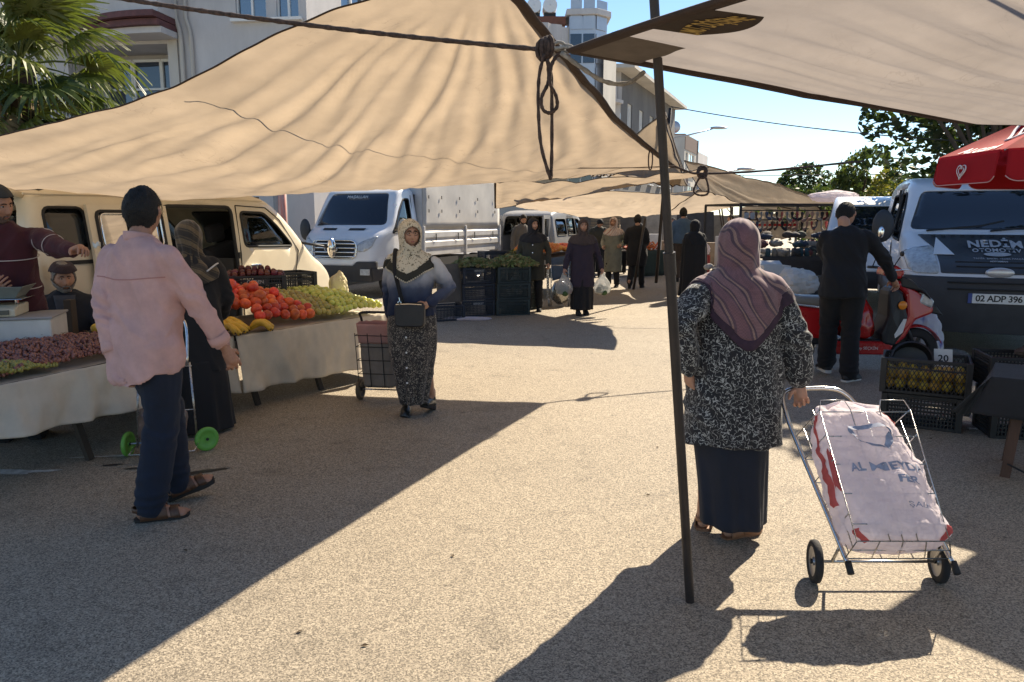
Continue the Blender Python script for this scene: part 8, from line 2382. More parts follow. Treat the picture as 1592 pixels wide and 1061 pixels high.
# ================================================================ far stalls
def far_table(label, p, q, depth, z, m, cl, drop=.5, cat='table'):
 p, q = V(p), V(q); d = (q-p).normalized(); n = V((-d.y, d.x, 0)); L = (q-p).length
 r = empty('market_table', p, 0, label, cat)
 t = MB(); P = [V((0, 0, 0)), d*L, d*L + n*depth, n*depth]; t.add([a + V((0, 0, z-.04)) for a in P] + [a + V((0, 0, z)) for a in P], [(3, 2, 1, 0), (4, 5, 6, 7), (0, 1, 5, 4), (1, 2, 6, 5), (2, 3, 7, 6), (3, 0, 4, 7)]); t.build('table_top', M_BOARD, r)
 for s in (.06, .94):
  for w in (.08, .92):
   b = MB(); a = d*(L*s) + n*(depth*w); b.bar(a, a + V((0, 0, z-.04)), .05, .05); b.build('leg', M_WIRE, r)
 MB().grid(lambda u, v: d*(L*u) - n*(.02 + .03*v + .03*v*noise.noise(V((u*8, v, L)))) + V((0, 0, z + .004 - drop*v)), 30, 6).build('cloth', m, r, smooth=True, solid=.004)
 return lambda s, w, zz=0.0: p + d*s + n*w + V((0, 0, z + zz))
M_BLUEC = fabric('blue tarpaulin cloth', (.03, .07, .14), .2, 6)
# stacked dark crates with greens in front of the truck
cs = [(-.62, 12.62, R(20), M_NCRATE), (-.02, 12.75, R(12), M_GCRATE), (.10, 13.5, R(20), M_GCRATE)]
names = ['nearest', 'middle', 'farthest']
for i, (x, y, a, m) in enumerate(cs):
 for lv in range(3):
  crate('fruit_crate', 'dark crate, %s of its stack, in the %s stack under the greens' % (['lowest', 'middle one', 'topmost'][lv], ['left', 'right', 'rear'][i]), V((x, y, lv*.27)), a + R(3*lv), m, .56, .40, .26, 'grid', group='dark crates stacked under the greens', stamp=('BEREKET', (0,)) if lv in (0, 2) and i == 0 else None)
crate('fruit_crate', 'small dark crate on the road left of the stacked crates', V((-1.05, 12.0, 0)), R(24), M_NCRATE, .50, .36, .24, 'grid')
b = MB(); b.bx(-.02, .02, -.22, .22, 0, .62); b.bx(-.03, -.021, -.19, .19, .06, .56); o = b.build('old_screen', mat('dull brown board', (.09, .075, .06), .7, .3, 6), bevel=.01); o.location = (-1.0, 12.25, .25); o.rotation_euler = (0, R(-8), R(-58)); tag(o, 'brown framed board leaning on the small dark crate', 'board')
crumple('litter', 'flat white plastic litter on the road by the crates', V((-.72, 11.98, .02)), .34, .10, .03, M_FILM, 4.4, 'litter')
def foliage_heap(name, label, c, sx, sy, sz, cols, n, seed, lf=.05, cat='greens'):
 rnd = random.Random(seed); b = MB()
 for i in range(n):
  a = rnd.uniform(0, 6.28); q = math.sqrt(rnd.random()); x, y = q*math.cos(a)*sx, q*math.sin(a)*sy; z = sz*(1-q*q)*rnd.uniform(.6, 1.1)
  u = V((rnd.gauss(0, 1), rnd.gauss(0, 1), rnd.gauss(0, .6))).normalized(); w = u.orthogonal().normalized(); l = lf*rnd.uniform(.6, 1.4)
  p = V((x, y, z)); b.add([p - u*l - w*l*.0, p + w*l*.45 + V((0, 0, l*.2)), p + u*l, p - w*l*.45], [(0, 1, 2, 3)], rnd.randrange(len(cols)))
 o = b.build(name, cols, fix=False); o.location = c; return tag(o, label, cat, kind='stuff')
GR = [mat('herb green', (.09, .13, .035), .7, .3, 9), mat('pale herb green', (.17, .19, .07), .7, .3, 9), mat('dry leaf tan', (.22, .17, .07), .8, .3, 9)]
foliage_heap('herb_heap', 'heap of green herbs on the left crate stack', V((-.62, 12.62, .82)), .42, .30, .12, GR, 900, 1)
foliage_heap('herb_heap', 'heap of green and tan leaves on the right crate stack', V((.0, 12.85, .82)), .45, .36, .16, GR, 1100, 2)
foliage_heap('herb_heap', 'heap of greens on the rear crate stack', V((.10, 13.5, .82)), .40, .34, .20, GR, 900, 3)
crate('fruit_crate', 'dark open crate resting on the greens before the truck', V((-.30, 13.55, .84)), R(22), M_NCRATE, .52, .36, .18, 'grid')
crumple('plastic_bundle', 'white plastic bundle on the greens behind the crates', V((.28, 14.0, .98)), .18, .14, .12, M_FILM, 7.7, 'bag')
# orange stall
T1 = far_table('market table with blue cloth carrying the oranges', (.75, 15.0, 0), (1.75, 17.9, 0), 1.2, .82, M_BLUEC, True, .45)
orF = [fruit_mesh('orange', .042, .96, .06, False, .02, 1)]
scatter(orF, M_ORNG, heap_pts(T1, .2, 2.0, .05, 1.0, .042, lambda s, w: hz(s, w, .22, 1.0, .6, 1.1, .7), 5)[:230], 'orange', 'orange in the heap on the blue clothed table', 'fruit', 'oranges on the blue clothed table', 21)
scatter(pomF, M_POM, heap_pts(T1, 2.05, 2.95, .06, .8, .043, lambda s, w: hz(s, w, .12, 2.5, .4, .6, .5), 6)[:70], 'pomegranate', 'red fruit at the far end of the blue clothed table', 'fruit', 'red fruit on the blue clothed table', 22)
price('white card among the oranges on the blue clothed table', T1(.45, .55, .24), R(20), .3, .16, .12, '25')
b = MB()
for x in (-.16, .16): b.tube(crv([(x, 0, 0), (x, .06, .5), (x, .1, .74)], 4), .010, 6)
b.tube([(-.16, .1, .74), (.16, .1, .74)], .010, 6); b.tube([(-.16, .03, .25), (.16, .03, .25)], .008, 6); b.ball((0, -.06, .26), (.17, .13, .22), 14, 10, fn=lambda d: 1 + .15*noise.noise(d*3))
for x in (-.2, .2): b.lathe([(.01, -.015), (.07, -.015), (.07, .015), (.01, .015)], 16, (x, 0, .07), 'x')
o = b.build('hand_trolley', M_WIRE, smooth=True); o.location = (.88, 13.9, 0); tag(o, 'small loaded hand trolley between the two coated women', 'trolley'); o['kind'] = 'stuff'; del o['kind']
# carrots and red goods beyond
T2 = far_table('dark stall block heaped with carrots in the distance', (3.25, 20.6, 0), (4.3, 21.3, 0), .9, .72, fabric('dark green stall cloth', (.012, .03, .028), .2, 6), True, .70)
M_CAR = per_object_tint(mat('carrot skin', (.60, .13, .03), .6, .2, 12), .2, .02)
cm = MB(); cm.tube([(-.09, 0, 0), (-.06, 0, 0), (0, 0, 0), (.06, 0, 0), (.10, 0, 0)], [.014, .022, .019, .013, .003], 8); cm = cm.mesh('carrot', True)
rnd = random.Random(8)
scatter([cm], M_CAR, [T2(rnd.uniform(.1, 1.1), rnd.uniform(.02, .6), .03 + rnd.uniform(0, .16)) for i in range(110)], 'carrot', 'carrot in the far orange heap behind the pole', 'carrot', 'carrots on the far stall', 23)
foliage_heap('cabbage_heap', 'pale green heap behind the carrots', T2(.6, .75, .05), .5, .25, .2, GR, 500, 7)
rc = crate('fruit_crate', 'red crate with a white sack on the far side of the carrots', V((5.05, 20.6, 0)), R(-6), mat('red crate plastic', (.36, .05, .05), .5), .52, .40, .62, 'grid')
crumple('white_sack', 'white sack lying on the far red crate', V((5.05, 20.6, .78)), .26, .2, .18, M_FILM, 1.3, 'sack')
# wooden crates stacked behind the oranges
M_SLAT = mat('pale crate slats', (.30, .22, .13), .85, .3, 7)
for i in range(7):
 r_ = empty('wooden_crate', V((2.75, 22.6, .75 + i*.17)), R(-10 + 3*(i % 3)), 'slatted wooden crate number %s from the top of the far stack' % ['seven', 'six', 'five', 'four', 'three', 'two', 'one'][i], 'crate', 'wooden crates in the far stack')
 for s in (-1, 1):
  for k in range(2):
   b = MB(); b.bx(-.42, .42, s*.28-.008, s*.28+.008, .01 + k*.08, .07 + k*.08); b.build('slat', M_SLAT, r_)
   b = MB(); b.bx(s*.42-.008, s*.42+.008, -.27, .27, .012 + k*.08, .068 + k*.08); b.build('slat', M_SLAT, r_)
 b = MB(); b.bx(-.41, .41, -.27, .27, .0, .012); b.build('floor', M_SLAT, r_)
far_table('low dark table under the far stack of wooden crates', (2.2, 22.2, 0), (3.3, 22.0, 0), .9, .74, M_BLACK, True, .7)
def carton(label, c, sx, sy, sz, rz, m, open_=False):
 o = empty('carton', c, rz, label, 'box')
 b = MB()
 t = .006
 b.bx(-sx/2, sx/2, -sy/2, -sy/2+t, 0, sz); b.bx(-sx/2, sx/2, sy/2-t, sy/2, 0, sz); b.bx(-sx/2, -sx/2+t, -sy/2+t, sy/2-t, .0, sz); b.bx(sx/2-t, sx/2, -sy/2+t, sy/2-t, 0, sz); b.bx(-sx/2+t, sx/2-t, -sy/2+t, sy/2-t, 0, t)
 q = b.build('tray', m, o); tag(q, kind='stuff')
 if open_:
  b = MB(); b.add([(-sx/2, sy/2, sz), (sx/2, sy/2, sz), (sx/2, sy/2+.12, sz+.05), (-sx/2, sy/2+.12, sz+.05)], [(0, 1, 2, 3)]); b.build('flap', m, o, solid=.005)
 else:
  b = MB(); b.bx(-sx/2+t, sx/2-t, -sy/2+t, sy/2-t, sz-.01, sz-.002); b.build('lid', m, o)
M_CTN = mat('white carton', (.55, .54, .53), .8, .12, 5); M_CTB = mat('brown carton', (.24, .17, .11), .85, .2, 6)
# ---- sock stall on the right
def sock_stall():
 A = at(1148, 400, 17.0); B = at(1300, 400, 17.6); A.z = B.z = 0
 zt = at(1148, 318, 17).z
 r = empty('sock_stall_frame', A, 0, 'dark metal frame of the stall hung with socks', 'stall')
 d = (B - A).normalized(); L = (B-A).length; n = V((-d.y, d.x, 0))
 for s in (0, L):
  for w in (0, 1.6):
   b = MB(); a = d*s + n*w; b.bar(a, a + V((0, 0, zt)), .05, .05); b.build('post', M_IRON, r)
 for w in (0, 1.6):
  b = MB(); b.bar(n*w + V((0, 0, zt)), d*L + n*w + V((0, 0, zt)), .05, .05); b.build('rail', M_IRON, r)
 b = MB(); b.bar(V((0, 0, zt-.13)) - n*.06, d*L + V((0, 0, zt-.13)) - n*.06, .025, .025); b.build('rail', M_IRON, r)
 b = MB(); b.bar(V((0, 0, zt-.34)) + n*.3, d*L + V((0, 0, zt-.34)) + n*.3, .025, .025); b.build('rail', M_IRON, r)
 for s in (0, L):
  b = MB(); b.bar(d*s + V((0, 0, zt)), d*s + n*1.6 + V((0, 0, zt)), .05, .05); b.build('rail', M_IRON, r)
 def sock_mesh():
  b = MB(); rg = []
  for k in range(12):
   t = k/11
   c = V((0, 0, -.22*t)) if t < .6 else V((.0 + .10*(t-.6)/.4, 0, -.132 - .05*(t-.6)/.4*1.2))
   rg.append((c, .028 + .008*math.sin(t*9)))
  b.tube([c for c, _ in rg], [q for _, q in rg], 8, flat=.45); b.tube([(0, 0, .03), (0, 0, -.005)], .004, 4); return b.mesh('socks', True)
 sm = sock_mesh()
 cols = [(.02, .02, .025), (.16, .02, .025), (.25, .23, .21), (.05, .07, .12), (.30, .20, .16), (.12, .12, .13), (.32, .06, .06), (.08, .05, .04)]
 mats_ = [fabric('sock cloth %d' % i, c, .3, 20) for i, c in enumerate(cols)]; nm = ['black', 'dark red', 'pale grey', 'navy', 'tan', 'grey', 'red', 'brown']
 rnd = random.Random(12)
 for row, (w, z, cnt) in enumerate(((-.06, zt-.16, 19), (.3, zt-.37, 19))):
  for i in range(cnt):
   k = rnd.randrange(8); me = sm.copy(); me.materials.append(mats_[k])
   o = bpy.data.objects.new('socks', me); COL.objects.link(o)
   o.location = A + d*(.10 + (L-.2)*i/(cnt-1)) + n*w + V((0, 0, z)); o.rotation_euler = (0, 0, rnd.uniform(-.8, .8) + (PI if rnd.random() < .5 else 0)); q = rnd.uniform(.85, 1.25); o.scale = (1.1, 1.1, q)
   tag(o, '%s socks, place %s in the %s row of the sock stall' % (nm[k], 'one two three four five six seven eight nine ten eleven twelve thirteen fourteen fifteen sixteen seventeen eighteen nineteen'.split()[i], ['upper', 'lower'][row]), 'socks', 'socks hanging on the stall')
 for i in range(5):
  b = MB(); b.bx(-.05, .05, -.01, .01, -.14, 0); o = b.build('sock_pack', mat('pale grey pack', (.32, .33, .36), .6, .3, 8), bevel=.004); o.location = A + V((.12 + (i % 2)*.13, -.05, zt - .18 - (i//2)*.2)); tag(o, 'pale sock pack pinned at the left side of the sock stall', 'pack', 'sock packs at the left post')
 tp = far_table('long low clothes table under the hanging socks', A + V((.2, -1.0, 0)), B + V((.1, -1.2, 0)), 1.6, .80, fabric('brown stall cloth', (.06, .05, .045), .2, 6), True, .7)
 hm = [fabric('folded cloth %d' % i, c, .25, 14) for i, c in enumerate([(.05, .05, .06), (.20, .18, .16), (.04, .06, .10), (.10, .08, .07), (.28, .25, .22), (.03, .03, .03), (.14, .05, .05), (.10, .11, .09), (.03, .07, .09)])]
 cn = ['charcoal', 'beige', 'navy', 'brown', 'cream', 'black', 'wine red', 'olive', 'teal']
 for i in range(34):
  k = rnd.randrange(9); s, w, z = rnd.uniform(.1, L*1.0), rnd.uniform(.1, 1.4), 0
  row = i % 3
  b = MB(); b.ball((0, 0, 0), (rnd.uniform(.10, .20), rnd.uniform(.09, .15), rnd.uniform(.06, .11)), 14, 9, fn=lambda dd: 1 + .28*noise.noise(dd*2.2 + V((i, 0, 0))) + .12*noise.noise(dd*6))
  o = b.build('clothes_pile', hm[k], smooth=True); o.location = tp(s, .12 + row*.5 + rnd.uniform(-.08, .08), .06 + row*.16 + rnd.uniform(0, .06)); o.rotation_euler = (0, 0, rnd.uniform(0, 3))
  tag(o, '%s bundle of clothes in the %s row below the socks' % (cn[k], ['front', 'middle', 'back'][row]), 'clothes', 'clothes heaped below the socks')
 for i in range(14):
  b = MB(); b.lathe([(.01, 0), (.055, 0), (.06, .10), (.05, .17), (.01, .18)], 12); o = b.build('bundle_roll', hm[rnd.randrange(9)], smooth=True); o.location = tp(.15 + i*.15, .05, .0); tag(o, 'rolled bundle standing along the front edge of the clothes table', 'clothes', 'rolled bundles on the clothes table')
 b = MB(); b.bx(-.7, .55, -.02, .02, 0, .05); o = b.build('red_board', M_RED); o.location = tp(1.0, 1.5, .62); o.rotation_euler = (0, 0, .05); tag(o, 'narrow red strip below the hanging socks', 'board')
sock_stall()
# back cloths and heaps closing off the far stalls
for k, (x0, x1, y0, y1, Y, c, lab) in enumerate(((935, 1005, 330, 402, 27, (.10, .085, .07), 'brown back cloth hanging behind the black coated man'), (1000, 1052, 334, 400, 29, (.30, .27, .23), 'pale back cloth behind the carrots'),
 (1050, 1110, 330, 404, 31, (.05, .05, .055), 'dark back cloth behind the tall man in blue'), (1105, 1150, 335, 402, 33, (.22, .19, .15), 'beige back cloth left of the sock stall'), (860, 940, 330, 385, 29, (.08, .075, .07), 'grey brown back cloth behind the stack of wooden crates'))):
 sheet('back_cloth', lab, [at(x0, y0, Y), at(x1, y0, Y), at(x1, y1, Y), at(x0, y1, Y)], fabric('back cloth %d' % k, c, .3, 3), 0, 16, 12, fold=.05, ff=12, seed=k + .5, edges=())
rnd = random.Random(77)
for k in range(12):
 x = 945 + k*18; Y = 25.5 + rnd.uniform(0, 2); p = at(x, 400, Y); p.z = 0
 carton('%s carton, %s in the row of far boxes' % (['brown', 'white', 'brown'][k % 3], ['leftmost', 'second from left', 'third from left', 'fourth from left', 'fifth from left', 'sixth from left', 'sixth from right', 'fifth from right', 'fourth from right', 'third from right', 'second from right', 'rightmost'][k]), p, .45, .4, rnd.uniform(.5, 1.1), rnd.uniform(-.3, .3), [M_CTB, M_CTN, M_CTB][k % 3])
# nearer heap: cartons, shoes, sack in front of the sock stall
tq = far_table('low goods table with cartons between scarf woman and suit man', at(1195, 455, 11.2) * 1.0 - V((0, 0, at(1195, 455, 11.2).z)), at(1320, 455, 11.6) - V((0, 0, at(1320, 455, 11.6).z)), 2.2, .55, fabric('dark goods cloth', (.04, .038, .036), .2, 6), True, .45)
carton('open white carton on the goods table right of the mauve scarf', tq(.30, .35, .0), .42, .32, .34, R(4), M_CTN, True)
carton('brown carton on the goods table beside the suit man', tq(.95, 1.5, .0), .36, .3, .30, R(-10), M_CTB)
carton('small brown carton behind the white carton', tq(.45, 1.6, .0), .4, .3, .35, R(8), M_CTB)
rnd = random.Random(31)
hm2 = [fabric('shoe or cloth %d' % i, c, .3, 20) for i, c in enumerate([(.02, .02, .022), (.05, .05, .055), (.16, .15, .14), (.03, .045, .06), (.09, .07, .05), (.33, .31, .29)])]
for i in range(36):
 b = MB(); b.ball((0, 0, 0), (rnd.uniform(.08, .15), rnd.uniform(.05, .08), rnd.uniform(.04, .07)), 12, 8, fn=lambda dd: 1 + .25*noise.noise(dd*2 + V((i*1.7, 0, 0))) + .1*dd.x)
 k = rnd.randrange(6); o = b.build('shoe_bundle', hm2[k], smooth=True); s, w = rnd.uniform(.05, 1.25), rnd.uniform(.05, 2.0); o.location = tq(s, w, .05 + .10*w*rnd.uniform(.6, 1.2)); o.rotation_euler = (rnd.uniform(-.3, .3), rnd.uniform(-.3, .3), rnd.uniform(0, 6))
 tag(o, '%s shoe or cloth bundle lying on the goods table' % ['black', 'charcoal', 'grey', 'slate blue', 'brown', 'pale'][k], 'goods', 'bundles on the goods table')
crumple('white_sack', 'big crumpled white sack on the road beside the mauve scarf', at(1238, 438, 9.8) + V((0, 0, -.02)), .25, .22, .19, mat('white woven sack', (.50, .46, .42), .75, .2, 9, .3, 40), 9.1, 'sack')
carton('white carton on the road under the crumpled sack', V((at(1238, 480, 9.8).x, 9.8, 0)), .46, .36, .52, R(6), M_CTN)
carton('brown carton on the road left of the scooter seat', V((at(1262, 480, 10.0).x, 10.1, 0)), .36, .36, .40, R(-12), M_CTB)
# pallid bundles on the roof behind
crumple('cloth_roll', 'white cloth bundle thrown over the pale van roof', at(1298, 306, 17.0), .50, .3, .12, M_FILM, 3.3, 'cloth')
# white scraps of paper on the road
for k, (x, y, w, lab) in enumerate(((1068, 452, .22, 'white paper scrap on the road left of the black chador'), (1530, 658, .05, 'tiny white scrap on the road under the black table'), (1512, 668, .04, 'tiny scrap left of the black table leg'))):
 p = atz(x, y); b = MB(); b.grid(lambda u, v: V((w*(u-.5)*1.6, w*(v-.5), .008 + .012*noise.noise(V((u*3, v*3, k))))), 6, 6); o = b.build('paper_scrap', M_CARD, smooth=True); o.location = p; tag(o, lab, 'paper')
for k, (x, y) in enumerate(((1003, 771), (1022, 697), (291, 858), (472, 981), (1443, 682), (560, 1006), (703, 868))):
 p = atz(x, y); b = MB(); b.add([(0, 0, .004), (.018, .008, .009), (.034, 0, .004), (.016, -.009, .006)], [(0, 1, 2, 3)]); o = b.build('dry_leaf', M_BANT); o.location = p; o.rotation_euler = (0, 0, k*1.3)
 tag(o, 'small dark dry leaf lying on the asphalt', 'leaf', 'dry leaves on the road')
# ================================================================ palms and trees
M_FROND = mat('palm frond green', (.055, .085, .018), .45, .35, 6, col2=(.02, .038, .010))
M_FRONDY = mat('pale palm frond', (.13, .15, .03), .45, .3, 6)  # paler, yellower green, given to some of the fronds
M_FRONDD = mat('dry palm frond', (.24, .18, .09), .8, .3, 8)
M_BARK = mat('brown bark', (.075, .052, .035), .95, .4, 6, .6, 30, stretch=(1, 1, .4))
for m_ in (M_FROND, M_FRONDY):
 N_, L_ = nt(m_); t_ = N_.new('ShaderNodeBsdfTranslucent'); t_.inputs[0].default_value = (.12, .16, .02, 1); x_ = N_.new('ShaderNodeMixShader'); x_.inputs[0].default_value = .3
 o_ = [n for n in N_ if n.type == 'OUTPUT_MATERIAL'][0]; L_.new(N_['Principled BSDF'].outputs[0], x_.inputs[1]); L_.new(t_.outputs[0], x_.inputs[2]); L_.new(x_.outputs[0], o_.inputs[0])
def frond_mesh(seed, droop, m, size=1.0):
 """fan palm leaf along +x: stalk, then a pleated fan with drooping split tips"""
 rnd = random.Random(seed); b = MB()
 st = [V((t*.75, 0, .10*math.sin(t*1.5) - droop*.25*t*t)) for t in [k/6 for k in range(7)]]
 b.tube(st, [.022, .018, .016, .014, .012, .011, .010], 5)
 c = st[-1]; n = 34
 for k in range(n):
  a = R(lerp(-125, 125, k/(n-1))); L = (.62 + .16*math.cos(a))*rnd.uniform(.9, 1.08); w = .030
  dr = droop*rnd.uniform(.7, 1.3); prev = None; side = V((-math.sin(a), math.cos(a), 0))
  for s in range(6):
   t = s/5; r = L*t
   p = c + V((math.cos(a)*r*(1 - .22*dr*t), math.sin(a)*r*(1 - .22*dr*t), .06*math.sin(PI*t*.7) - dr*.75*max(0, t-.35)**1.7*L*1.6))
   ww = w*min(1, .25 + 1.9*t)*(1 - max(0, t-.45)/.56)
   fold = V((0, 0, .012*(1 if k % 2 else -1)*min(1, t*3)))
   cur = (p - side*ww + fold, p + side*ww - fold)
   if prev: b.add([prev[0], prev[1], cur[1], cur[0]], [(0, 1, 2, 3)])
   prev = cur
 b.v = [tuple(V(q)*size) for q in b.v]
 me = b.mesh('frond', True, fix=False); me.materials.append(m); return me
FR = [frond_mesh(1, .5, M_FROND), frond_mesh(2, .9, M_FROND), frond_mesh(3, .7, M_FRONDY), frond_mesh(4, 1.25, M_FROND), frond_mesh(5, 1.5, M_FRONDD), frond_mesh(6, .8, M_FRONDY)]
def palm(label, base, H, n, seed, size=1.0, dry=6, trunk=.17):
 rnd = random.Random(seed)
 r = empty('palm_tree', base, 0, label, 'palm')
 b = MB(); pts = [V((.04*math.sin(k), .03*math.cos(k*1.3), H*k/14)) for k in range(15)]; b.tube(pts, [trunk*(1.15 - .25*k/14 + .04*(k % 2)) for k in range(15)], 14); b.build('trunk', M_BARK, r, smooth=True)
 for i in range(n + dry):
  isdry = i >= n
  el = rnd.uniform(-.5, 1.25) if not isdry else rnd.uniform(-1.25, -.7); az = i*2.399 + rnd.uniform(-.3, .3)
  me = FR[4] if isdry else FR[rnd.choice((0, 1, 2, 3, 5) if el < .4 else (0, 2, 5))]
  o = bpy.data.objects.new('frond', me); COL.objects.link(o); o.parent = r
  o.location = (0, 0, H - .05 + .18*el*.5); o.rotation_euler = (rnd.uniform(-.35, .35), -el, az); q = size*rnd.uniform(.85, 1.12); o.scale = (q, q, q)
 return r
pb_ = at(32, 100, 12.5); palm('fan palm with hanging fronds at the upper left before the house', V((pb_.x, 12.5, .12)), pb_.z - .12, 30, 3, 1.15, 12)
pb_ = at(-35, 190, 12.0); palm('lower fan palm at the left edge beneath the tall one', V((pb_.x, 12.0, .12)), pb_.z - .5, 24, 5, 1.1, 8)
pb_ = at(402, 318, 22.5); palm('fan palm behind the cream van roof', V((pb_.x, 22.5, .12)), pb_.z, 22, 7, 1.2, 5)
pb_ = at(492, 325, 24); palm('fan palm with drooping leaves behind the truck cab', V((pb_.x, 24, .12)), pb_.z, 24, 9, 1.25, 6)
pb_ = at(520, 345, 27); palm('small fan palm behind the truck windscreen', V((pb_.x, 27, .12)), pb_.z - .3, 20, 10, 1.2, 4)
# street posts seen between van and truck
q = MB(); p_ = at(436, 320, 18.5); q.tube([(p_.x, 18.5, .1), (p_.x, 18.5, 3.4)], .16, 14); tag(q.build('lamp_post', mat('grey steel post', (.25, .25, .25), .6, .2, 4), smooth=True), 'thick grey steel post between the cream van and the truck', 'post')
q = MB(); p_ = at(443, 320, 18); q.tube([(p_.x + .06, 17.6, .1), (p_.x + .06, 17.6, 3.2)], .09, 14); o = q.build('striped_post', mat('faded red post', (.45, .10, .07), .7, .5, 3, col2=(.50, .42, .38), stretch=(6, 6, .6)), smooth=True); tag(o, 'faded red and white post left of the truck', 'post')
# street lamps
for (x0, y0, x1, y1, Y, lab) in ((1068, 211, 1110, 200, 60, 'street lamp arm above the far house'), (1108, 270, 1152, 264, 55, 'street lamp low above the tan tarp')):
 a, b_ = at(x0, y0, Y), at(x1, y1, Y); r_ = empty('street_lamp', (a.x - 1, Y, 0), 0, lab, 'lamp'); O_ = V((a.x - 1, Y, 0))
 q = MB(); q.tube([V((0, 0, 0)), V((0, 0, a.z - .2)), a - O_, b_ - O_], [.12, .09, .06, .05], 8); q.build('mast', M_METAL, r_, smooth=True)
 q = MB(); q.ball(b_ - O_ + V((.4, 0, .05)), (.7, .2, .12), 12, 8); q.build('lamp_head', M_METAL, r_, smooth=True)
def leafmat(name, col, tr=.35):
 m = mat(name, col, .55, .35, 2.5); N, L = nt(m); t = N.new('ShaderNodeBsdfTranslucent'); t.inputs[0].default_value = (col[0]*1.6, col[1]*1.6, col[2], 1); x = N.new('ShaderNodeMixShader'); x.inputs[0].default_value = tr
 o = [n for n in N if n.type == 'OUTPUT_MATERIAL'][0]; L.new(N['Principled BSDF'].outputs[0], x.inputs[1]); L.new(t.outputs[0], x.inputs[2]); L.new(x.outputs[0], o.inputs[0]); return m
LF = [leafmat('leaf dark', (.022, .040, .014)), leafmat('leaf mid', (.045, .070, .018)), leafmat('leaf light', (.085, .11, .025)), leafmat('leaf yellow', (.20, .19, .03)), leafmat('leaf rust', (.13, .075, .03))]
def tree(label, base, blobs, trunk, n, leaf, mix, seed, limbs=9, name='tree', up=0.0, gap=-.06):
 """blobs: (centre offset, radii) ellipsoids that together make the crown"""
 rnd = random.Random(seed); r = empty(name, base, 0, label, 'tree')
 top = V(blobs[0][0])
 b = MB(); h = top.z*.75
 b.tube([V((0, 0, -.1)), V((.05, 0, h*.4)), V((top.x*.3, top.y*.3, h))], [trunk, trunk*.8, trunk*.5], 12); b.build('trunk', M_BARK, r, smooth=True)
 for k in range(limbs):
  c, q = blobs[k % len(blobs)]; d = V((rnd.gauss(0, .45)*q[0], rnd.gauss(0, .45)*q[1], rnd.gauss(0, .45)*q[2])); e = V(c) + d
  s = V((top.x*.25, top.y*.25, h*rnd.uniform(.55, 1))); m = s.lerp(e, .5) + V((0, 0, .25))
  b = MB(); b.tube(crv([s, m, e], 4), [trunk*.35*(1 - .1*i) for i in range(9)], 6); b.build('limb', M_BARK, r, smooth=True)
 vol = [q[0]*q[1]*q[2] for c, q in blobs]; b = MB(); tot = sum(vol); vs, fs, mi = [], [], []
 for (c, q), v in zip(blobs, vol):
  cnt = int(n*v/tot)
  for i in range(cnt):
   while True:
    d = V((rnd.uniform(-1, 1), rnd.uniform(-1, 1), rnd.uniform(-1, 1)))
    if d.length < 1: break
   d = d.normalized()*d.length**.45
   p = V(c) + V((d.x*q[0], d.y*q[1], d.z*q[2]))
   if noise.noise(p*1.15 + V((seed, 0, 0))) + .5*noise.noise(p*3 + V((0, seed, 0))) < gap + .10*d.length: continue
   u = V((rnd.gauss(0, 1), rnd.gauss(0, 1), rnd.gauss(0, .6) + up)).normalized(); w = u.cross(V((rnd.gauss(0, 1), rnd.gauss(0, 1), rnd.gauss(0, 1)))).normalized()
   l = leaf*rnd.uniform(.6, 1.35); o = len(vs)
   vs += [p - u*l, p + w*l*.5 - u*l*.1, p + u*l, p - w*l*.5 - u*l*.1]; fs.append((o, o+1, o+2, o+3)); mi.append(rnd.choices(range(len(mix)), [m[1] for m in mix])[0])
 b.v = [tuple(x) for x in vs]; b.f = fs; b.mi = mi
 b.build('crown', [m[0] for m in mix], r, fix=False)
 return r
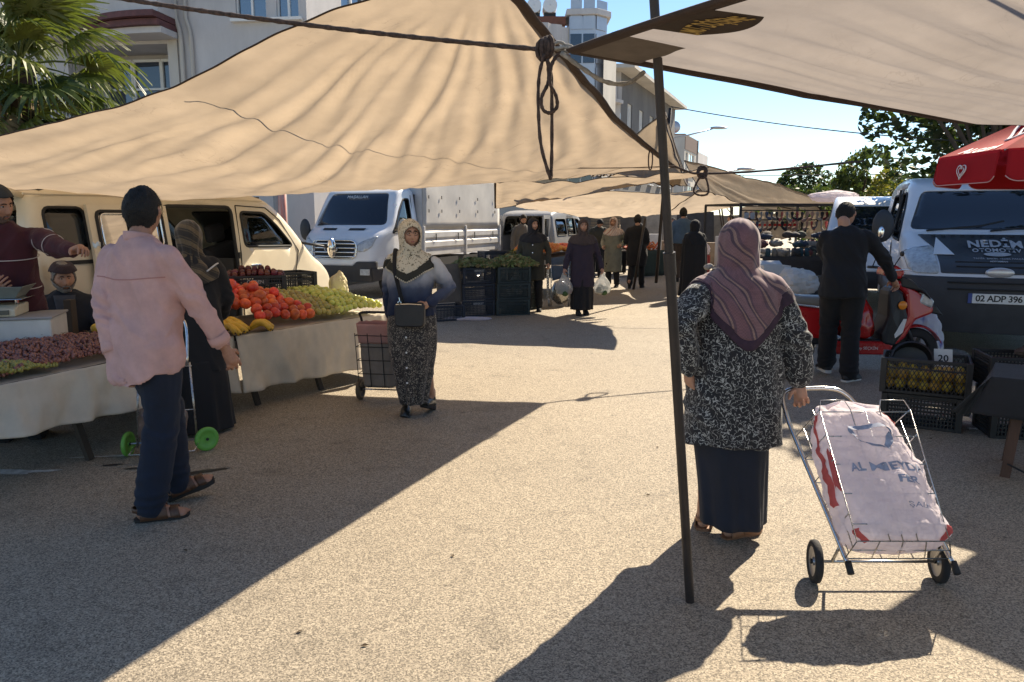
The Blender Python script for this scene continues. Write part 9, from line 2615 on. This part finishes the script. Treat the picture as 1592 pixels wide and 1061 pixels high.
# big dark tree on the right: shades the white van
tree('big dark tree spreading behind the white van on the right', (10.9, 15.6, 0), [((-.6, -1.2, 6.2), (3.6, 3.4, 2.6)), ((2.6, -.6, 6.6), (3.4, 3.4, 3.0)), ((-.2, -3.4, 5.2), (2.4, 2.2, 1.7)), ((2.2, -3.6, 5.2), (2.6, 2.4, 2.2)), ((1.0, .6, 3.6), (3.2, 2.2, 1.9)), ((-2.5, -.4, 4.9), (1.8, 1.7, 1.3)), ((-2.6, -3.0, 5.6), (1.9, 2.2, 1.3)), ((-.6, -5.0, 5.6), (2.4, 2.0, 1.2)), ((-3.0, -4.0, 5.5), (2.2, 2.0, 1.0)), ((-2.2, 0, 3.75), (1.7, 1.5, 1.7)), ((0, -.5, 3.4), (2.0, 1.6, 1.6))], .32, 90000, .102, [(LF[0], 5), (LF[1], 3), (LF[2], .6)], 3, 16, gap=-.32)
# hanging sprays of the same kind of tree in front of the sky
tree('leafy branches hanging into the sky below the right hand tarp', (8.0, 12.6, 0), [((-1.15, -.3, 3.95), (.9, .6, .42)), ((-.35, 0, 3.6), (.75, .6, .55)), ((-2.3, -.3, 4.18), (.55, .4, .22)), ((.4, 0, 4.2), (1.2, .8, .6))], .12, 2600, .075, [(LF[0], 4), (LF[1], 3), (LF[4], 1.4)], 8, 10)
tree('round green tree beyond the sock stall', (15.2, 40, 0), [((0, 0, 3.1), (1.5, 1.4, 1.3)), ((-.7, 0, 2.6), (1.1, 1, .9)), ((.9, 0, 2.5), (1.0, 1, .8))], .15, 7000, .12, [(LF[0], 3), (LF[1], 4), (LF[2], 1)], 11, 10)
tree('slender upright tree with pale sprigs right of the round one', (12.2, 27, 0), [((0, 0, 2.9), (.9, .8, 1.1)), ((.7, .2, 2.7), (.8, .7, .9)), ((-.6, 0, 2.3), (.7, .6, .8))], .10, 4200, .10, [(LF[1], 3), (LF[2], 3)], 13, 14, up=1.2)
tree('yellow green bush in sunlight beside the van roof', (12.4, 25, 0), [((0, 0, 2.5), (.9, .7, .7)), ((.7, 0, 2.3), (.8, .7, .6))], .10, 3200, .09, [(LF[2], 2), (LF[3], 4), (LF[1], 1)], 15, 8)
tree('low dark hedge tree filling the gap behind the far tarp', (13.0, 30, 0), [((-1.5, 0, 1.7), (2.4, 1, 1.2)), ((1.5, 0, 1.9), (2.6, 1, 1.3)), ((4.5, 0, 2.2), (2.6, 1, 1.6))], .12, 8000, .12, [(LF[0], 4), (LF[1], 3), (LF[2], 1)], 17, 8)
tree('small roadside tree peeping above the far tarps', (20.0, 70, 0), [((0, 0, 4.2), (1.6, 1.4, 1.2)), ((-1.8, 0, 3.6), (1.4, 1.2, 1.0))], .15, 2500, .2, [(LF[1], 3), (LF[2], 2)], 19, 8)
